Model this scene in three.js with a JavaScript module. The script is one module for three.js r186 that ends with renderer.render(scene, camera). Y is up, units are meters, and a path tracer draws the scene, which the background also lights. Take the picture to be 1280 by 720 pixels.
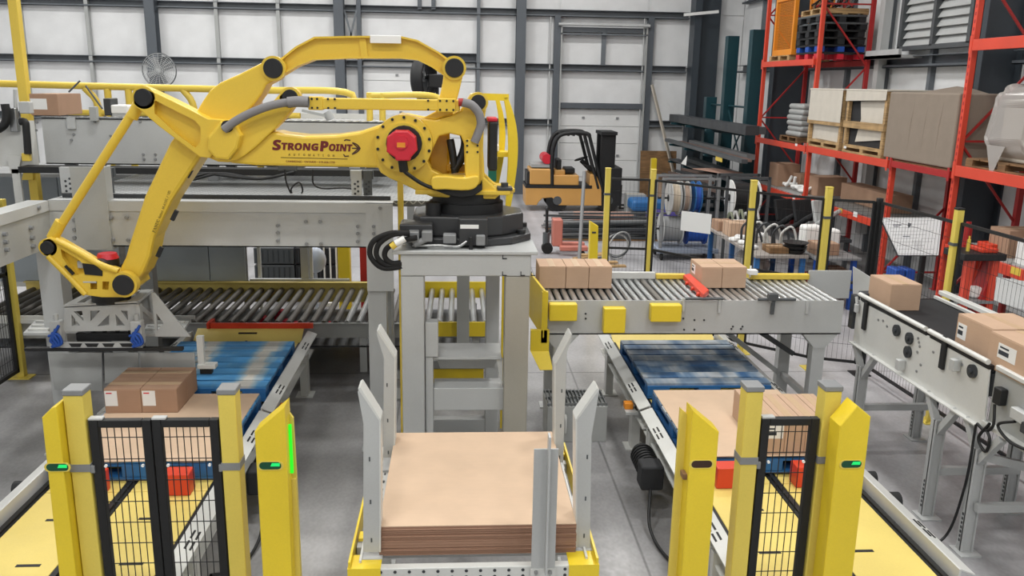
import * as THREE from 'three';
import { mergeGeometries, toCreasedNormals } from 'three/addons/utils/BufferGeometryUtils.js';
import { RoundedBoxGeometry } from 'three/addons/geometries/RoundedBoxGeometry.js';
import { ConvexGeometry } from 'three/addons/geometries/ConvexGeometry.js';
import { RectAreaLightUniformsLib } from 'three/addons/lights/RectAreaLightUniformsLib.js';

// ---------- camera, light levels, exposure ----------
const scene = new THREE.Scene();
const camera = new THREE.PerspectiveCamera(37.517, 1280 / 720, 0.05, 120);
camera.position.set(0, 3.3, 0);
camera.rotation.order = 'YXZ';
camera.rotation.set(-0.237693, -0.064543, 0.017453);
scene.background = new THREE.Color(0x0a0b0c);
const renderer = new THREE.WebGLRenderer({ antialias: true });
renderer.toneMapping = THREE.LinearToneMapping;
renderer.toneMappingExposure = 1.0;
renderer.shadowMap.enabled = true;
RectAreaLightUniformsLib.init();
const LAMP_POWER = 81, LAMP_Y = 8.6;
const LAMP_X = [-11, -6.2, -1.4, 3.4], LAMP_Z = [3.5, -1.5, -6.5, -11.5, -16.5, -21.5];

// ---------- small tools ----------
let seed = 7;
const rnd = () => { seed = (seed * 1664525 + 1013904223) >>> 0; return seed / 4294967296; };
const rr = (a, b) => a + (b - a) * rnd();
const V = (x, y, z) => new THREE.Vector3(x, y, z);
const used = {}, bases = new Map();
function numbered(n) { used[n] = (used[n] ?? -1) + 1; return used[n] ? `${n}_${String(used[n]).padStart(3, '0')}` : n; }
// geometry makers: everything is written in scene metres
const BB = (x0, x1, y0, y1, z0, z1) => new THREE.BoxGeometry(Math.abs(x1 - x0), Math.abs(y1 - y0), Math.abs(z1 - z0)).translate((x0 + x1) / 2, (y0 + y1) / 2, (z0 + z1) / 2);
const RB = (x0, x1, y0, y1, z0, z1, r = 0.01) => new RoundedBoxGeometry(Math.abs(x1 - x0), Math.abs(y1 - y0), Math.abs(z1 - z0), 2, r).translate((x0 + x1) / 2, (y0 + y1) / 2, (z0 + z1) / 2);
const move = (g, x, y, z) => g.translate(x, y, z);
const at = (g, x, y, z, ry = 0, rx = 0, rz = 0) => { g.applyMatrix4(new THREE.Matrix4().makeRotationFromEuler(new THREE.Euler(rx, ry, rz, 'YXZ')).setPosition(x, y, z)); return g; };
function bar(p, q, w, h, up = V(0, 1, 0)) {          // a rectangular bar from p to q, w across, h in the direction of up
  p = V(...p); q = V(...q);
  const d = q.clone().sub(p), L = d.length(); d.normalize();
  let u = up.clone(); if (Math.abs(u.dot(d)) > 0.98) u = V(0, 0, 1);
  const s = V().crossVectors(u, d).normalize(); u.crossVectors(d, s);
  const g = new THREE.BoxGeometry(w, h, L);
  g.applyMatrix4(new THREE.Matrix4().makeBasis(s, u, d).setPosition(p.add(q).multiplyScalar(0.5)));
  return g;
}
function rod(p, q, r, seg = 10, r2 = r) {
  p = V(...p); q = V(...q);
  const d = q.clone().sub(p), L = d.length();
  const g = new THREE.CylinderGeometry(r2, r, L, seg);
  g.applyMatrix4(new THREE.Matrix4().makeRotationFromQuaternion(new THREE.Quaternion().setFromUnitVectors(V(0, 1, 0), d.normalize())).setPosition(p.add(q).multiplyScalar(0.5)));
  return g;
}
const tube = (pts, r, n = 24, seg = 8, closed = false) => new THREE.TubeGeometry(new THREE.CatmullRomCurve3(pts.map(p => V(...p)), closed), n, r, seg, closed);
function shape(pts, holes = []) {
  const s = new THREE.Shape(pts.map(p => new THREE.Vector2(...p)));
  for (const h of holes) s.holes.push(h.isCircle ? new THREE.Path().absarc(h.x, h.y, h.r, 0, 6.2832) : new THREE.Path(h.map(p => new THREE.Vector2(...p))));
  return s;
}
const hole = (x, y, r) => ({ isCircle: true, x, y, r });
function smooth(pts, n = 4) {                        // round a closed outline
  const c = new THREE.CatmullRomCurve3(pts.map(p => V(p[0], p[1], 0)), true, 'centripetal');
  return c.getPoints(pts.length * n).slice(0, -1).map(p => [p.x, p.y]);
}
function ext(pts, zf, zb, bev = 0, holes = []) {     // outline in x,y; front face at zf, back at zb
  const t = Math.abs(zf - zb);
  const g = new THREE.ExtrudeGeometry(shape(pts, holes), { depth: t - 2 * bev, bevelEnabled: bev > 0, bevelSize: bev, bevelOffset: -bev, bevelThickness: bev, bevelSegments: 2, curveSegments: 10 });
  return g.translate(0, 0, Math.min(zf, zb) + bev);
}
function extX(pts, x0, x1, bev = 0, holes = []) {    // outline in z,y swept along x
  const g = ext(pts.map(p => [-p[0], p[1]]), Math.max(x0, x1), Math.min(x0, x1), bev, holes.map(h => h.isCircle ? hole(-h.x, h.y, h.r) : h.map(p => [-p[0], p[1]])));
  return g.rotateY(Math.PI / 2);
}
function extY(pts, y0, y1, bev = 0, holes = []) {    // outline in x,z swept along y
  const g = ext(pts.map(p => [p[0], -p[1]]), Math.max(y0, y1), Math.min(y0, y1), bev, holes.map(h => h.isCircle ? hole(h.x, -h.y, h.r) : h.map(p => [p[0], -p[1]])));
  return g.rotateX(-Math.PI / 2);
}
const dot = (pts) => pts.map(p => V(...p));
const hull = (pts) => new ConvexGeometry(dot(pts));
function metreUV(g) {                                // uv in metres from the dominant normal
  const p = g.attributes.position, n = g.attributes.normal, uv = new Float32Array(p.count * 2);
  for (let i = 0; i < p.count; i++) {
    const ax = Math.abs(n.getX(i)), ay = Math.abs(n.getY(i)), az = Math.abs(n.getZ(i));
    if (ay >= ax && ay >= az) { uv[2 * i] = p.getX(i); uv[2 * i + 1] = p.getZ(i); }
    else if (ax >= az) { uv[2 * i] = p.getZ(i); uv[2 * i + 1] = p.getY(i); }
    else { uv[2 * i] = p.getX(i); uv[2 * i + 1] = p.getY(i); }
  }
  g.setAttribute('uv', new THREE.BufferAttribute(uv, 2));
  return g;
}
function join(geos, keepUV) {
  geos = (Array.isArray(geos) ? geos.flat(3) : [geos]).map(g => {
    let c = g.index ? g.toNonIndexed() : g.clone();
    for (const k of Object.keys(c.attributes)) if (!['position', 'normal', 'uv'].includes(k)) c.deleteAttribute(k);
    if (!c.attributes.normal) c.computeVertexNormals();
    if (!keepUV || !c.attributes.uv) metreUV(c);
    c.clearGroups();
    return c;
  });
  return geos.length > 1 ? mergeGeometries(geos) : geos[0];
}
function dress(o, label, category, group) { if (label) o.userData.label = label; if (category) o.userData.category = category; if (group) o.userData.group = group; return o; }
function thing(name, label, category, base = [0, 0, 0], group) {
  const o = new THREE.Group(); o.name = numbered(name); o.position.set(...base); scene.add(o); bases.set(o, base);
  return dress(o, label, category, group);
}
function part(parent, name, geos, mat, { label, keepUV, kind } = {}) {
  const g = join(geos, keepUV), b = bases.get(parent) ?? [0, 0, 0];
  g.translate(-b[0], -b[1], -b[2]);
  const m = new THREE.Mesh(g, mat); m.name = name; m.castShadow = m.receiveShadow = true;
  if (label) m.userData.label = label; if (kind) m.userData.kind = kind;
  bases.set(m, b); parent.add(m); return m;
}
function solo(name, label, category, geos, mat, { base, group, keepUV, kind } = {}) {   // a thing of one mesh
  const g = join(geos, keepUV); g.computeBoundingBox();
  const c = g.boundingBox.getCenter(V()), b = base ?? [c.x, g.boundingBox.min.y, c.z];
  g.translate(-b[0], -b[1], -b[2]);
  const m = new THREE.Mesh(g, mat); m.name = numbered(name); m.position.set(...b); m.castShadow = m.receiveShadow = true;
  bases.set(m, b); scene.add(m); if (kind) m.userData.kind = kind;
  return dress(m, label, category, group);
}
function struct(name, geos, mat, opt = {}) { const m = solo(name, opt.label, undefined, geos, mat, { base: [0, 0, 0], ...opt }); m.userData.kind = 'structure'; return m; }
function dup(root, [x, y, z], turn, label, group) {
  const r = root.clone(); r.name = numbered(root.name.replace(/_\d{3}$/, '')); r.position.set(x, y, z); r.rotation.y = turn ?? root.rotation.y; scene.add(r);
  if (label) r.userData.label = label; if (group) r.userData.group = group;
  return r;
}
function piece(parent, name, geo, mat, x, y, z, ry = 0, rx = 0, rz = 0) {   // a shared geometry set in place (world position)
  const m = new THREE.Mesh(geo, mat), b = bases.get(parent) ?? [0, 0, 0];
  m.name = name; m.position.set(x - b[0], y - b[1], z - b[2]); m.rotation.set(rx, ry, rz, 'YXZ'); m.castShadow = m.receiveShadow = true;
  bases.set(m, b); parent.add(m); return m;
}

// ---------- textures and materials ----------
function hash2(x, y, s) { let h = (x * 374761393 + y * 668265263 + s * 974711) | 0; h = Math.imul(h ^ (h >>> 13), 1274126177); return ((h ^ (h >>> 16)) >>> 0) / 4294967296; }
function vnoise(x, y, per, s) {
  const xi = Math.floor(x), yi = Math.floor(y), fx = x - xi, fy = y - yi, u = fx * fx * (3 - 2 * fx), v = fy * fy * (3 - 2 * fy);
  const w = (a, b) => hash2(((a % per) + per) % per, ((b % per) + per) % per, s);
  return (w(xi, yi) * (1 - u) + w(xi + 1, yi) * u) * (1 - v) + (w(xi, yi + 1) * (1 - u) + w(xi + 1, yi + 1) * u) * v;
}
function fbm(u, v, f, oct, s) { let a = 0, k = 0.5, t = 0; for (let i = 0; i < oct; i++) { a += k * vnoise(u * f, v * f, f, s + i); t += k; k *= 0.55; f *= 2; } return a / t; }
function tex(n, fn, srgb, repeat = 1) {
  const d = new Uint8Array(n * n * 4);
  for (let j = 0; j < n; j++) for (let i = 0; i < n; i++) { const c = fn(i / n, j / n); for (let k = 0; k < 3; k++) d[(j * n + i) * 4 + k] = Math.max(0, Math.min(255, c[k] * 255)); d[(j * n + i) * 4 + 3] = 255; }
  const t = new THREE.DataTexture(d, n, n); t.wrapS = t.wrapT = THREE.RepeatWrapping; t.magFilter = THREE.LinearFilter; t.minFilter = THREE.LinearMipmapLinearFilter; t.generateMipmaps = true;
  if (srgb) t.colorSpace = THREE.SRGBColorSpace; t.repeat.set(repeat, repeat); t.needsUpdate = true; return t;
}
const grime = tex(256, (u, v) => { const n = 0.95 + 0.07 * (fbm(u, v, 3, 5, 3) - 0.5) + 0.02 * (hash2(u * 256 | 0, v * 256 | 0, 5) - 0.5); return [n, n, n]; }, true, 0.8);
const roughT = tex(256, (u, v) => { const n = 0.82 + 0.35 * (fbm(u, v, 6, 5, 13) - 0.5); return [n, n, n]; }, false, 0.9);
const cardT = tex(256, (u, v) => { const n = 0.96 + 0.06 * (fbm(u, v, 5, 4, 23) - 0.5) + 0.012 * (vnoise(u * 8, v * 128, 128, 9) - 0.5); return [n, n, n]; }, true, 1.5);
const woodT = tex(256, (u, v) => { const n = 0.8 + 0.3 * (fbm(u * 1, v, 4, 3, 31) - 0.5) + 0.22 * (vnoise(u * 4, v * 64, 64, 33) - 0.5); return [n, n * 0.97, n * 0.93]; }, true, 1);
const brushT = tex(256, (u, v) => { const n = 0.9 + 0.2 * (vnoise(u * 96, v * 3, 96, 37) - 0.5) + 0.1 * (fbm(u, v, 3, 3, 41) - 0.5); return [n, n, n]; }, true, 1);
const std = (color, rough = 0.6, metal = 0, o = {}) => new THREE.MeshStandardMaterial({ color, roughness: rough, metalness: metal, ...o });
const paint = (c, r = 0.5) => std(c, r, 0, { map: grime, roughnessMap: roughT });
const M = {
  gray: paint('#c3c5c5', 0.45), grayDark: paint('#8d8f91', 0.5), grayMid: paint('#b0b2b1', 0.5), whiteSteel: paint('#dcddda', 0.4),
  robot: paint('#f5d048', 0.4), robotDark: paint('#c8941a', 0.5), yellow: paint('#f8da36', 0.42), yellowPost: paint('#eed763', 0.5), yellowPlate: paint('#f4dc7c', 0.6), yellowRail: paint('#f1d255', 0.45),
  black: std('#17181a', 0.55), blackSoft: std('#26272a', 0.8), rubber: std('#1c1c1d', 0.85), dark: paint('#3b3e42', 0.55), darkSteel: paint('#55595c', 0.5), baseBlack: paint('#3a3b3d', 0.45),
  steel: std('#b9bbbc', 0.32, 0.9, { map: brushT }), roller: std('#c9cbcb', 0.33, 0.85, { map: brushT }), rollerDark: std('#736f69', 0.5, 0.3, { map: grime }), chrome: std('#d8dadb', 0.2, 1), stainless: std('#bdb9ae', 0.4, 0.35, { map: grime }),
  red: paint('#d8263a', 0.45), redOrange: paint('#e2452a', 0.5), rack: paint('#e54f38', 0.5), rackDark: paint('#b22a2a', 0.55), orange: paint('#f0962a', 0.55),
  green: paint('#17414a', 0.5), girt: paint('#6f757b', 0.55), girtDark: paint('#5a6067', 0.55), columnDark: paint('#3c444c', 0.55), panel: std('#eff0f1', 0.75, 0, { map: grime }), door: std('#eceded', 0.6, 0, { map: grime }),
  card: std('#c8a88e', 0.9, 0, { map: cardT }), cardDark: std('#ae8c74', 0.9, 0, { map: cardT }), kraft: std('#d8bca1', 0.92, 0, { map: cardT }), kraftEdge: std('#a9846e', 0.95, 0, { map: cardT }), tape: std('#c6a988', 0.35), label: std('#e9e9e8', 0.7), print: std('#30343c', 0.8),
  wood: std('#d9b98a', 0.85, 0, { map: woodT }), woodDark: std('#9c7b58', 0.85, 0, { map: woodT }), cover: std('#d5cec2', 0.9, 0, { map: cardT }), kraftGray: std('#94877a', 0.9, 0, { map: cardT }),
  blue: paint('#2f6fae', 0.6), blueDark: paint('#23568c', 0.6), blueDeep: std('#1f4fa8', 0.5), teal: paint('#1f7f70', 0.6), plastic: new THREE.MeshPhysicalMaterial({ color: '#d6d1cd', roughness: 0.2, transmission: 0.55, thickness: 0 }),
  white: std('#f2f2f0', 0.6), forklift: paint('#dba65c', 0.5), purple: paint('#4a3f8c', 0.6), sleeve: std('#8c8a8c', 0.75, 0, { map: grime }), belt: std('#1d1d20', 0.8), grate: std('#8d9091', 0.5, 0.6), paper: std('#e4e5e6', 0.85), concrete: null, pink: paint('#cf7f70', 0.6),
  greenGlow: std('#0a5a35', 0.3, 0, { emissive: '#1dff7a', emissiveIntensity: 0.8 }), lensGreen: std('#0b4a30', 0.25), greenStrip: std('#0c7a14', 0.3, 0, { emissive: '#2cff2c', emissiveIntensity: 0.9 }),
};
function canvasTex(w, h, draw) { const c = document.createElement('canvas'); c.width = w; c.height = h; const x = c.getContext('2d'); draw(x, w, h); const t = new THREE.CanvasTexture(c); t.colorSpace = THREE.SRGBColorSpace; return t; }

// ---------- the hall ----------
const floorTex = (() => {
  const n = 1536, W = 22.6, D = 34.2, d = new Uint8Array(n * n * 4);
  for (let j = 0; j < n; j++) for (let i = 0; i < n; i++) {
    const x = -14.1 + W * i / n, z = -26.1 + D * j / n;
    let c = 0.615 + 0.34 * (fbm(i / n, j / n, 7, 5, 51) - 0.5) + 0.16 * (fbm(i / n, j / n, 40, 4, 57) - 0.5) + 0.05 * (hash2(i, j, 3) - 0.5);
    c += 0.10 * (vnoise(i / n * 160, j / n * 5, 160, 61) - 0.5);              // tyre and trolley streaks along the hall
    const worn = Math.max(0, 1 - Math.hypot((x - 1.05) / 0.45, (z + 4.3) / 1.6)); c += 0.26 * worn * (0.4 + vnoise(x * 30 + 900, z * 30 + 900, 4096, 63));  // pale speckled concrete right of the magazine, with brighter floor light painted in
    const paintedLight = Math.max(0, 1 - Math.hypot((x + 1.0) / 0.42, (z + 4.6) / 2.4)); c += 0.13 * paintedLight;  // better lit strip left of the magazine, painted into the floor colour
    if (Math.abs(x + 0.62) < 0.008 || Math.abs(x - 1.32) < 0.014 || Math.abs(x + 5.9) < 0.02 || Math.abs(z + 15.2) < 0.012 || Math.abs(z + 9.4) < 0.012) c -= 0.18;
    const s = 0.93 + 0.05 * fbm(i / n, j / n, 4, 3, 71);
    const o = (j * n + i) * 4; d[o] = Math.max(0, Math.min(255, 255 * c * 0.99)); d[o + 1] = Math.max(0, Math.min(255, 255 * c * 0.985)); d[o + 2] = Math.max(0, Math.min(255, 255 * c * s * 1.045)); d[o + 3] = 255;
  }
  const t = new THREE.DataTexture(d, n, n); t.magFilter = THREE.LinearFilter; t.colorSpace = THREE.SRGBColorSpace; t.needsUpdate = true; return t;
})();
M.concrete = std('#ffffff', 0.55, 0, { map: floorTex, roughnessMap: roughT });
{
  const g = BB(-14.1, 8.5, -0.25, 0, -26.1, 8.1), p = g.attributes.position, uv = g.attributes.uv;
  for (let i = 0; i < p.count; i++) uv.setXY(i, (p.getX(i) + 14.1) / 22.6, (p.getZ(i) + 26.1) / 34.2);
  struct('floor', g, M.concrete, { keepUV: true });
}
const wallBack = struct('wall_back', BB(-14.1, 8.6, 0, 9.4, -26.35, -26.1), M.panel);
const wallRight = struct('wall_right', BB(8.5, 8.75, 0, 9.4, -26.1, 8.1), M.panel);
struct('wall_left', BB(-14.35, -14.1, 0, 9.4, -26.35, 8.35), M.panel);
struct('wall_front', BB(-14.1, 8.75, 0, 9.4, 8.1, 8.35), M.panel);
struct('ceiling', BB(-14.35, 8.75, 9.4, 9.6, -26.35, 8.35), M.panel);
// white insulation panels held between the girts of the back wall
const colX = [-8.75, -3.46, 1.8], studX = [-12.4, -10.55, -6.95, -5.2, 0.56];
const cuts = [-14.1, -12.4, -10.55, -8.75, -6.95, -5.2, -3.46, -2.9, 0.56, 1.8, 2.95, 5.62, 6.9, 8.5];
const rows = [0.05, 2.15, 3.76, 5.3, 7.2, 9.35];
for (let i = 0; i + 1 < cuts.length; i++) for (let k = 0; k + 1 < rows.length; k++) {
  if (cuts[i] === 2.95 && k === 0) continue;
  if (cuts[i] === -2.9 && k < 2) continue;
  part(wallBack, 'wall_panel', BB(cuts[i] + 0.03, cuts[i + 1] - 0.03, rows[k] + 0.06, rows[k + 1] - 0.06, -26.1, -26.06 + rr(0, 0.012)), M.panel);
}
const channel = (x0, x1, y, z, d = 0.2, h = 0.2) => [BB(x0, x1, y - h / 2, y + h / 2, z, z + 0.02), BB(x0, x1, y + h / 2 - 0.015, y + h / 2, z + 0.02, z + d), BB(x0, x1, y - h / 2, y - h / 2 + 0.015, z + 0.02, z + d), BB(x0, x1, y - h / 2, y - h / 2 + 0.05, z + d - 0.015, z + d)];
for (const y of [2.15, 3.76, 5.3, 7.2]) {
  const xs = [[-14.1, -8.9], [-8.6, -3.6], [-3.3, 1.66], [1.94, 6.8]];
  xs.forEach(([a, b], i) => { if (y < 3 && i === 2) { part(wallBack, 'girt', channel(0.66, b, y, -26.06), M.girt); return; } if (y < 3 && i === 3) { part(wallBack, 'girt', channel(a, 2.85, y, -26.06), M.girt); part(wallBack, 'girt', channel(5.72, b, y, -26.06), M.girt); return; } part(wallBack, 'girt', channel(a, b, y, -26.06), M.girt); });
}
part(wallBack, 'girt', channel(-2.8, 0.5, 3.98, -26.06, 0.22, 0.26), M.girtDark);
for (const x of studX) part(wallBack, 'stud', [BB(x - 0.035, x + 0.035, 0, 9.3, -26.06, -25.88), BB(x - 0.05, x + 0.05, 0, 9.3, -25.89, -25.87)], x === 0.56 ? M.girt : M.grayMid);
for (const x of colX) part(wallBack, 'column', [BB(x - 0.14, x + 0.14, 0, 9.3, -25.72, -25.69), BB(x - 0.14, x + 0.14, 0, 9.3, -26.06, -26.03), BB(x - 0.02, x + 0.02, 0, 9.3, -26.03, -25.72)], M.girtDark);
part(wallBack, 'door_post', [BB(-2.96, -2.84, 0, 9.3, -26.06, -25.8)], M.girtDark);
for (const [p, q] of [[[-3.3, 3.9, -25.8], [-2.95, 5.25, -25.8]], [[-3.3, 5.25, -25.8], [-2.95, 3.9, -25.8]]]) part(wallBack, 'cross_brace', bar(p, q, 0.03, 0.05), M.girt);
for (const x of [-1.15, -0.75]) part(wallBack, 'hanger_bracket', BB(x - 0.06, x + 0.06, 5.32, 5.9, -26.04, -25.9), M.girtDark);
// upper frame of the tall lifting door
for (const x of [2.88, 5.66]) {
  part(wallBack, 'door_post', [BB(x - 0.09, x + 0.09, 0, 5.25, -26.06, -25.84)], M.girtDark);
  part(wallBack, 'door_track', [BB(x + 0.12 * (x < 4 ? 1 : -1) - 0.02, x + 0.12 * (x < 4 ? 1 : -1) + 0.02, 0, 5.05, -25.9, -25.8)], M.grayMid);
  part(wallBack, 'conduit', rod([x - 0.2, 0.6, -25.9], [x - 0.2, 5.2, -25.9], 0.025), M.gray);
}
part(wallBack, 'door_shaft', rod([2.9, 4.98, -25.75], [5.6, 4.98, -25.75], 0.045), M.gray);
part(wallBack, 'lintel', [BB(2.97, 5.57, 4.78, 4.92, -26.06, -25.9), BB(2.97, 5.57, 4.7, 4.74, -26.06, -25.8)], M.girt);
part(wallBack, 'mullion', BB(4.22, 4.34, 3.86, 4.78, -26.06, -25.92), M.girt);
part(wallBack, 'lintel', [BB(2.97, 5.57, 2.58, 2.74, -26.06, -25.86)], M.girtDark, { label: 'dark lintel over the lifting door' });
for (const [nm, x0, x1, y1, n] of [['door_1', 2.97, 5.57, 2.56, 5], ['door_2', -2.84, 0.5, 3.84, 7]]) {
  const d = struct(nm, BB(x0, x1, 0, y1, -26.1, -26.04), M.door);
  for (let k = 0; k < n; k++) part(d, 'door_section', RB(x0 + 0.02, x1 - 0.02, y1 * k / n + 0.006, y1 * (k + 1) / n - 0.006, -26.04, -26.0, 0.008), M.door);
  for (const [fx, fy] of [[0.3, 0.9], [0.7, 0.9], [0.33, 0.62], [0.72, 0.46]]) part(d, 'roller_bracket', BB(x0 + (x1 - x0) * fx - 0.04, x0 + (x1 - x0) * fx + 0.04, y1 * fy - 0.03, y1 * fy + 0.03, -26.0, -25.97), M.grayDark);
}
// steel frames and girts on the right wall
const colR = (z, x0 = 7.45) => [BB(x0, 8.5, 0, 9.3, z - 0.012, z + 0.012), BB(x0, x0 + 0.02, 0, 9.3, z - 0.14, z + 0.14), BB(8.47, 8.5, 0, 9.3, z - 0.14, z + 0.14)];
part(wallRight, 'column', [BB(6.86, 7.06, 0, 9.3, -26.06, -25.5), BB(7.06, 7.7, 0, 9.3, -25.84, -25.8)], M.columnDark);
part(wallRight, 'column', colR(-20.9, 7.6), M.columnDark); part(wallRight, 'column', colR(-12.9, 7.85), M.columnDark); part(wallRight, 'column', colR(-4.4, 7.85), M.columnDark);
for (const y of [3.8, 5.75, 7.5]) for (const [a, b] of [[-25.7, -21.1], [-20.7, -13.1], [-12.7, -4.6]]) part(wallRight, 'girt', [BB(8.28, 8.5, y + 0.09, y + 0.105, a, b), BB(8.28, 8.5, y - 0.105, y - 0.09, a, b), BB(8.46, 8.5, y - 0.09, y + 0.09, a, b), BB(8.28, 8.295, y - 0.105, y - 0.05, a, b)], M.girtDark);
for (const z of [-24.2, -22.4, -18.6, -16.9, -15.2, -13.6, -10.4, -8.4, -6.4]) part(wallRight, 'stud', BB(8.4, 8.5, 0, 9.3, z - 0.05, z + 0.05), M.girt);
part(wallRight, 'corner_strut', bar([6.5, 5.29, -25.4], [7.5, 5.4, -25.4], 0.1, 0.08), M.white);
// exhaust louvre
{
  const L = thing('wall_louvre', 'grey louvred wall vent high on the right wall above the racks', 'vent', [8.3, 4.08, -15.0]);
  part(L, 'frame', [BB(8.26, 8.44, 4.06, 5.6, -16.2, -16.1), BB(8.26, 8.44, 4.06, 5.6, -13.95, -13.85), BB(8.26, 8.44, 4.06, 5.6, -15.07, -14.98), BB(8.26, 8.44, 4.0, 4.08, -16.2, -13.85), BB(8.26, 8.44, 5.58, 5.66, -16.2, -13.85)], M.darkSteel);
  for (const [a, b] of [[-16.1, -15.07], [-14.98, -13.95]]) for (let k = 0; k < 10; k++) part(L, 'slat', at(BB(-0.09, 0.09, -0.006, 0.006, 0, b - a), 8.36, 4.15 + k * 0.15, a, 0, 0, 1.05), M.gray);
}
part(wallRight, 'pipe_bracket', [BB(8.0, 8.46, 3.86, 3.92, -16.9, -15.6), BB(8.0, 8.06, 3.86, 4.02, -16.9, -15.6)], M.gray);
part(wallRight, 'pipe', [BB(8.2, 8.36, 0.4, 7.5, -16.9, -16.72)], M.gray);

// ---------- lamps: rows of high bay lights under the roof ----------
{
  const L = thing('high_bay_light', 'rectangular white high bay lamp hung high under the roof', 'lamp', [LAMP_X[0], LAMP_Y, LAMP_Z[0]], 'high bay lamps under the roof');
  const [x, y, z] = [LAMP_X[0], LAMP_Y, LAMP_Z[0]];
  part(L, 'housing', [RB(x - 0.65, x + 0.65, y, y + 0.09, z - 0.3, z + 0.3, 0.02), rod([x - 0.4, y + 0.09, z], [x - 0.4, 9.38, z], 0.008), rod([x + 0.4, y + 0.09, z], [x + 0.4, 9.38, z], 0.008)], M.white);
  part(L, 'lamp_diffuser', BB(x - 0.6, x + 0.6, y - 0.012, y, z - 0.26, z + 0.26), std('#ffffff', 0.6, 0, { emissive: '#fbfaf6', emissiveIntensity: 2 }));
  const a = new THREE.RectAreaLight('#fbfaf6', LAMP_POWER, 1.2, 0.52); a.name = 'lamp_light'; a.position.set(0, -0.03, 0); a.rotation.x = -Math.PI / 2; L.add(a);
  for (const lx of LAMP_X) for (const lz of LAMP_Z) if ((lx !== LAMP_X[0] || lz !== LAMP_Z[0]) && !(lx < -4 && lz > -10 && lz < 2)) dup(L, [lx, LAMP_Y, lz]);
}

// ---------- robot pedestal ----------
{
  const P = thing('robot_pedestal', 'tall grey welded steel stand carrying the yellow robot arm', 'pedestal', [0.05, 0, -6.8]);
  part(P, 'top_plate', RB(-0.5, 0.6, 2.03, 2.06, -7.45, -6.28, 0.008), M.gray);
  part(P, 'top_frame', [RB(-0.44, 0.55, 1.86, 2.03, -6.42, -6.3, 0.012), RB(-0.44, -0.32, 1.86, 2.03, -7.4, -6.42, 0.012), RB(0.43, 0.55, 1.86, 2.03, -7.4, -6.42, 0.012), RB(-0.44, 0.55, 1.86, 2.03, -7.42, -7.3, 0.012)], M.gray);
  const col = (x0, x1, z0, z1, m, l) => part(P, 'column', [RB(x0, x1, 0.02, 1.86, z0, z1, 0.012), BB(x0 - 0.06, x1 + 0.06, 0, 0.02, z0 - 0.06, z1 + 0.06)], m, { label: l });
  col(-0.44, -0.265, -6.48, -6.31, M.gray); col(0.355, 0.545, -6.48, -6.31, M.stainless, 'brushed front column'); col(-0.42, -0.3, -7.4, -7.25, M.gray); col(0.24, 0.36, -7.4, -7.25, M.gray);
  part(P, 'side_plate', RB(-0.26, -0.2, 0.5, 1.2, -6.5, -6.36, 0.006), M.gray);
  part(P, 'corner_plate', [RB(-0.26, -0.16, 1.2, 1.48, -6.47, -6.35, 0.006)], M.gray);
  part(P, 'cross_beam', [BB(-0.2, 0.34, 1.17, 1.19, -6.75, -6.38), ext([[-0.2, 1.17], [0.34, 1.17], [0.29, 1.02], [-0.15, 1.02]], -6.6, -6.75, 0)], M.gray);
  part(P, 'cross_beam', [RB(-0.2, 0.36, 0.74, 0.93, -6.62, -6.38, 0.008)], M.gray);
  part(P, 'gusset', [hull([[0.3, 1.17, -6.4], [0.35, 1.17, -6.4], [0.35, 0.9, -6.4], [0.3, 1.17, -6.42], [0.35, 1.17, -6.42], [0.35, 0.9, -6.42]])], M.whiteSteel);
  part(P, 'cross_beam', [RB(-0.32, 0.36, 0.16, 0.3, -7.36, -7.26, 0.008)], M.gray);
  for (const [x, y] of [[0.33, 2.0], [0.33, 1.87], [0.47, 1.87], [0.55, 1.87]]) part(P, 'weld_mark', [BB(x, x + 0.035, y - 0.004, y + 0.004, -6.3, -6.296), BB(x, x + 0.006, y, y + 0.03, -6.3, -6.296)], M.black);
  part(P, 'bottom_shelf', RB(-0.25, 0.5, 0.1, 0.14, -7.2, -6.6, 0.006), M.grayDark);
}

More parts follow.
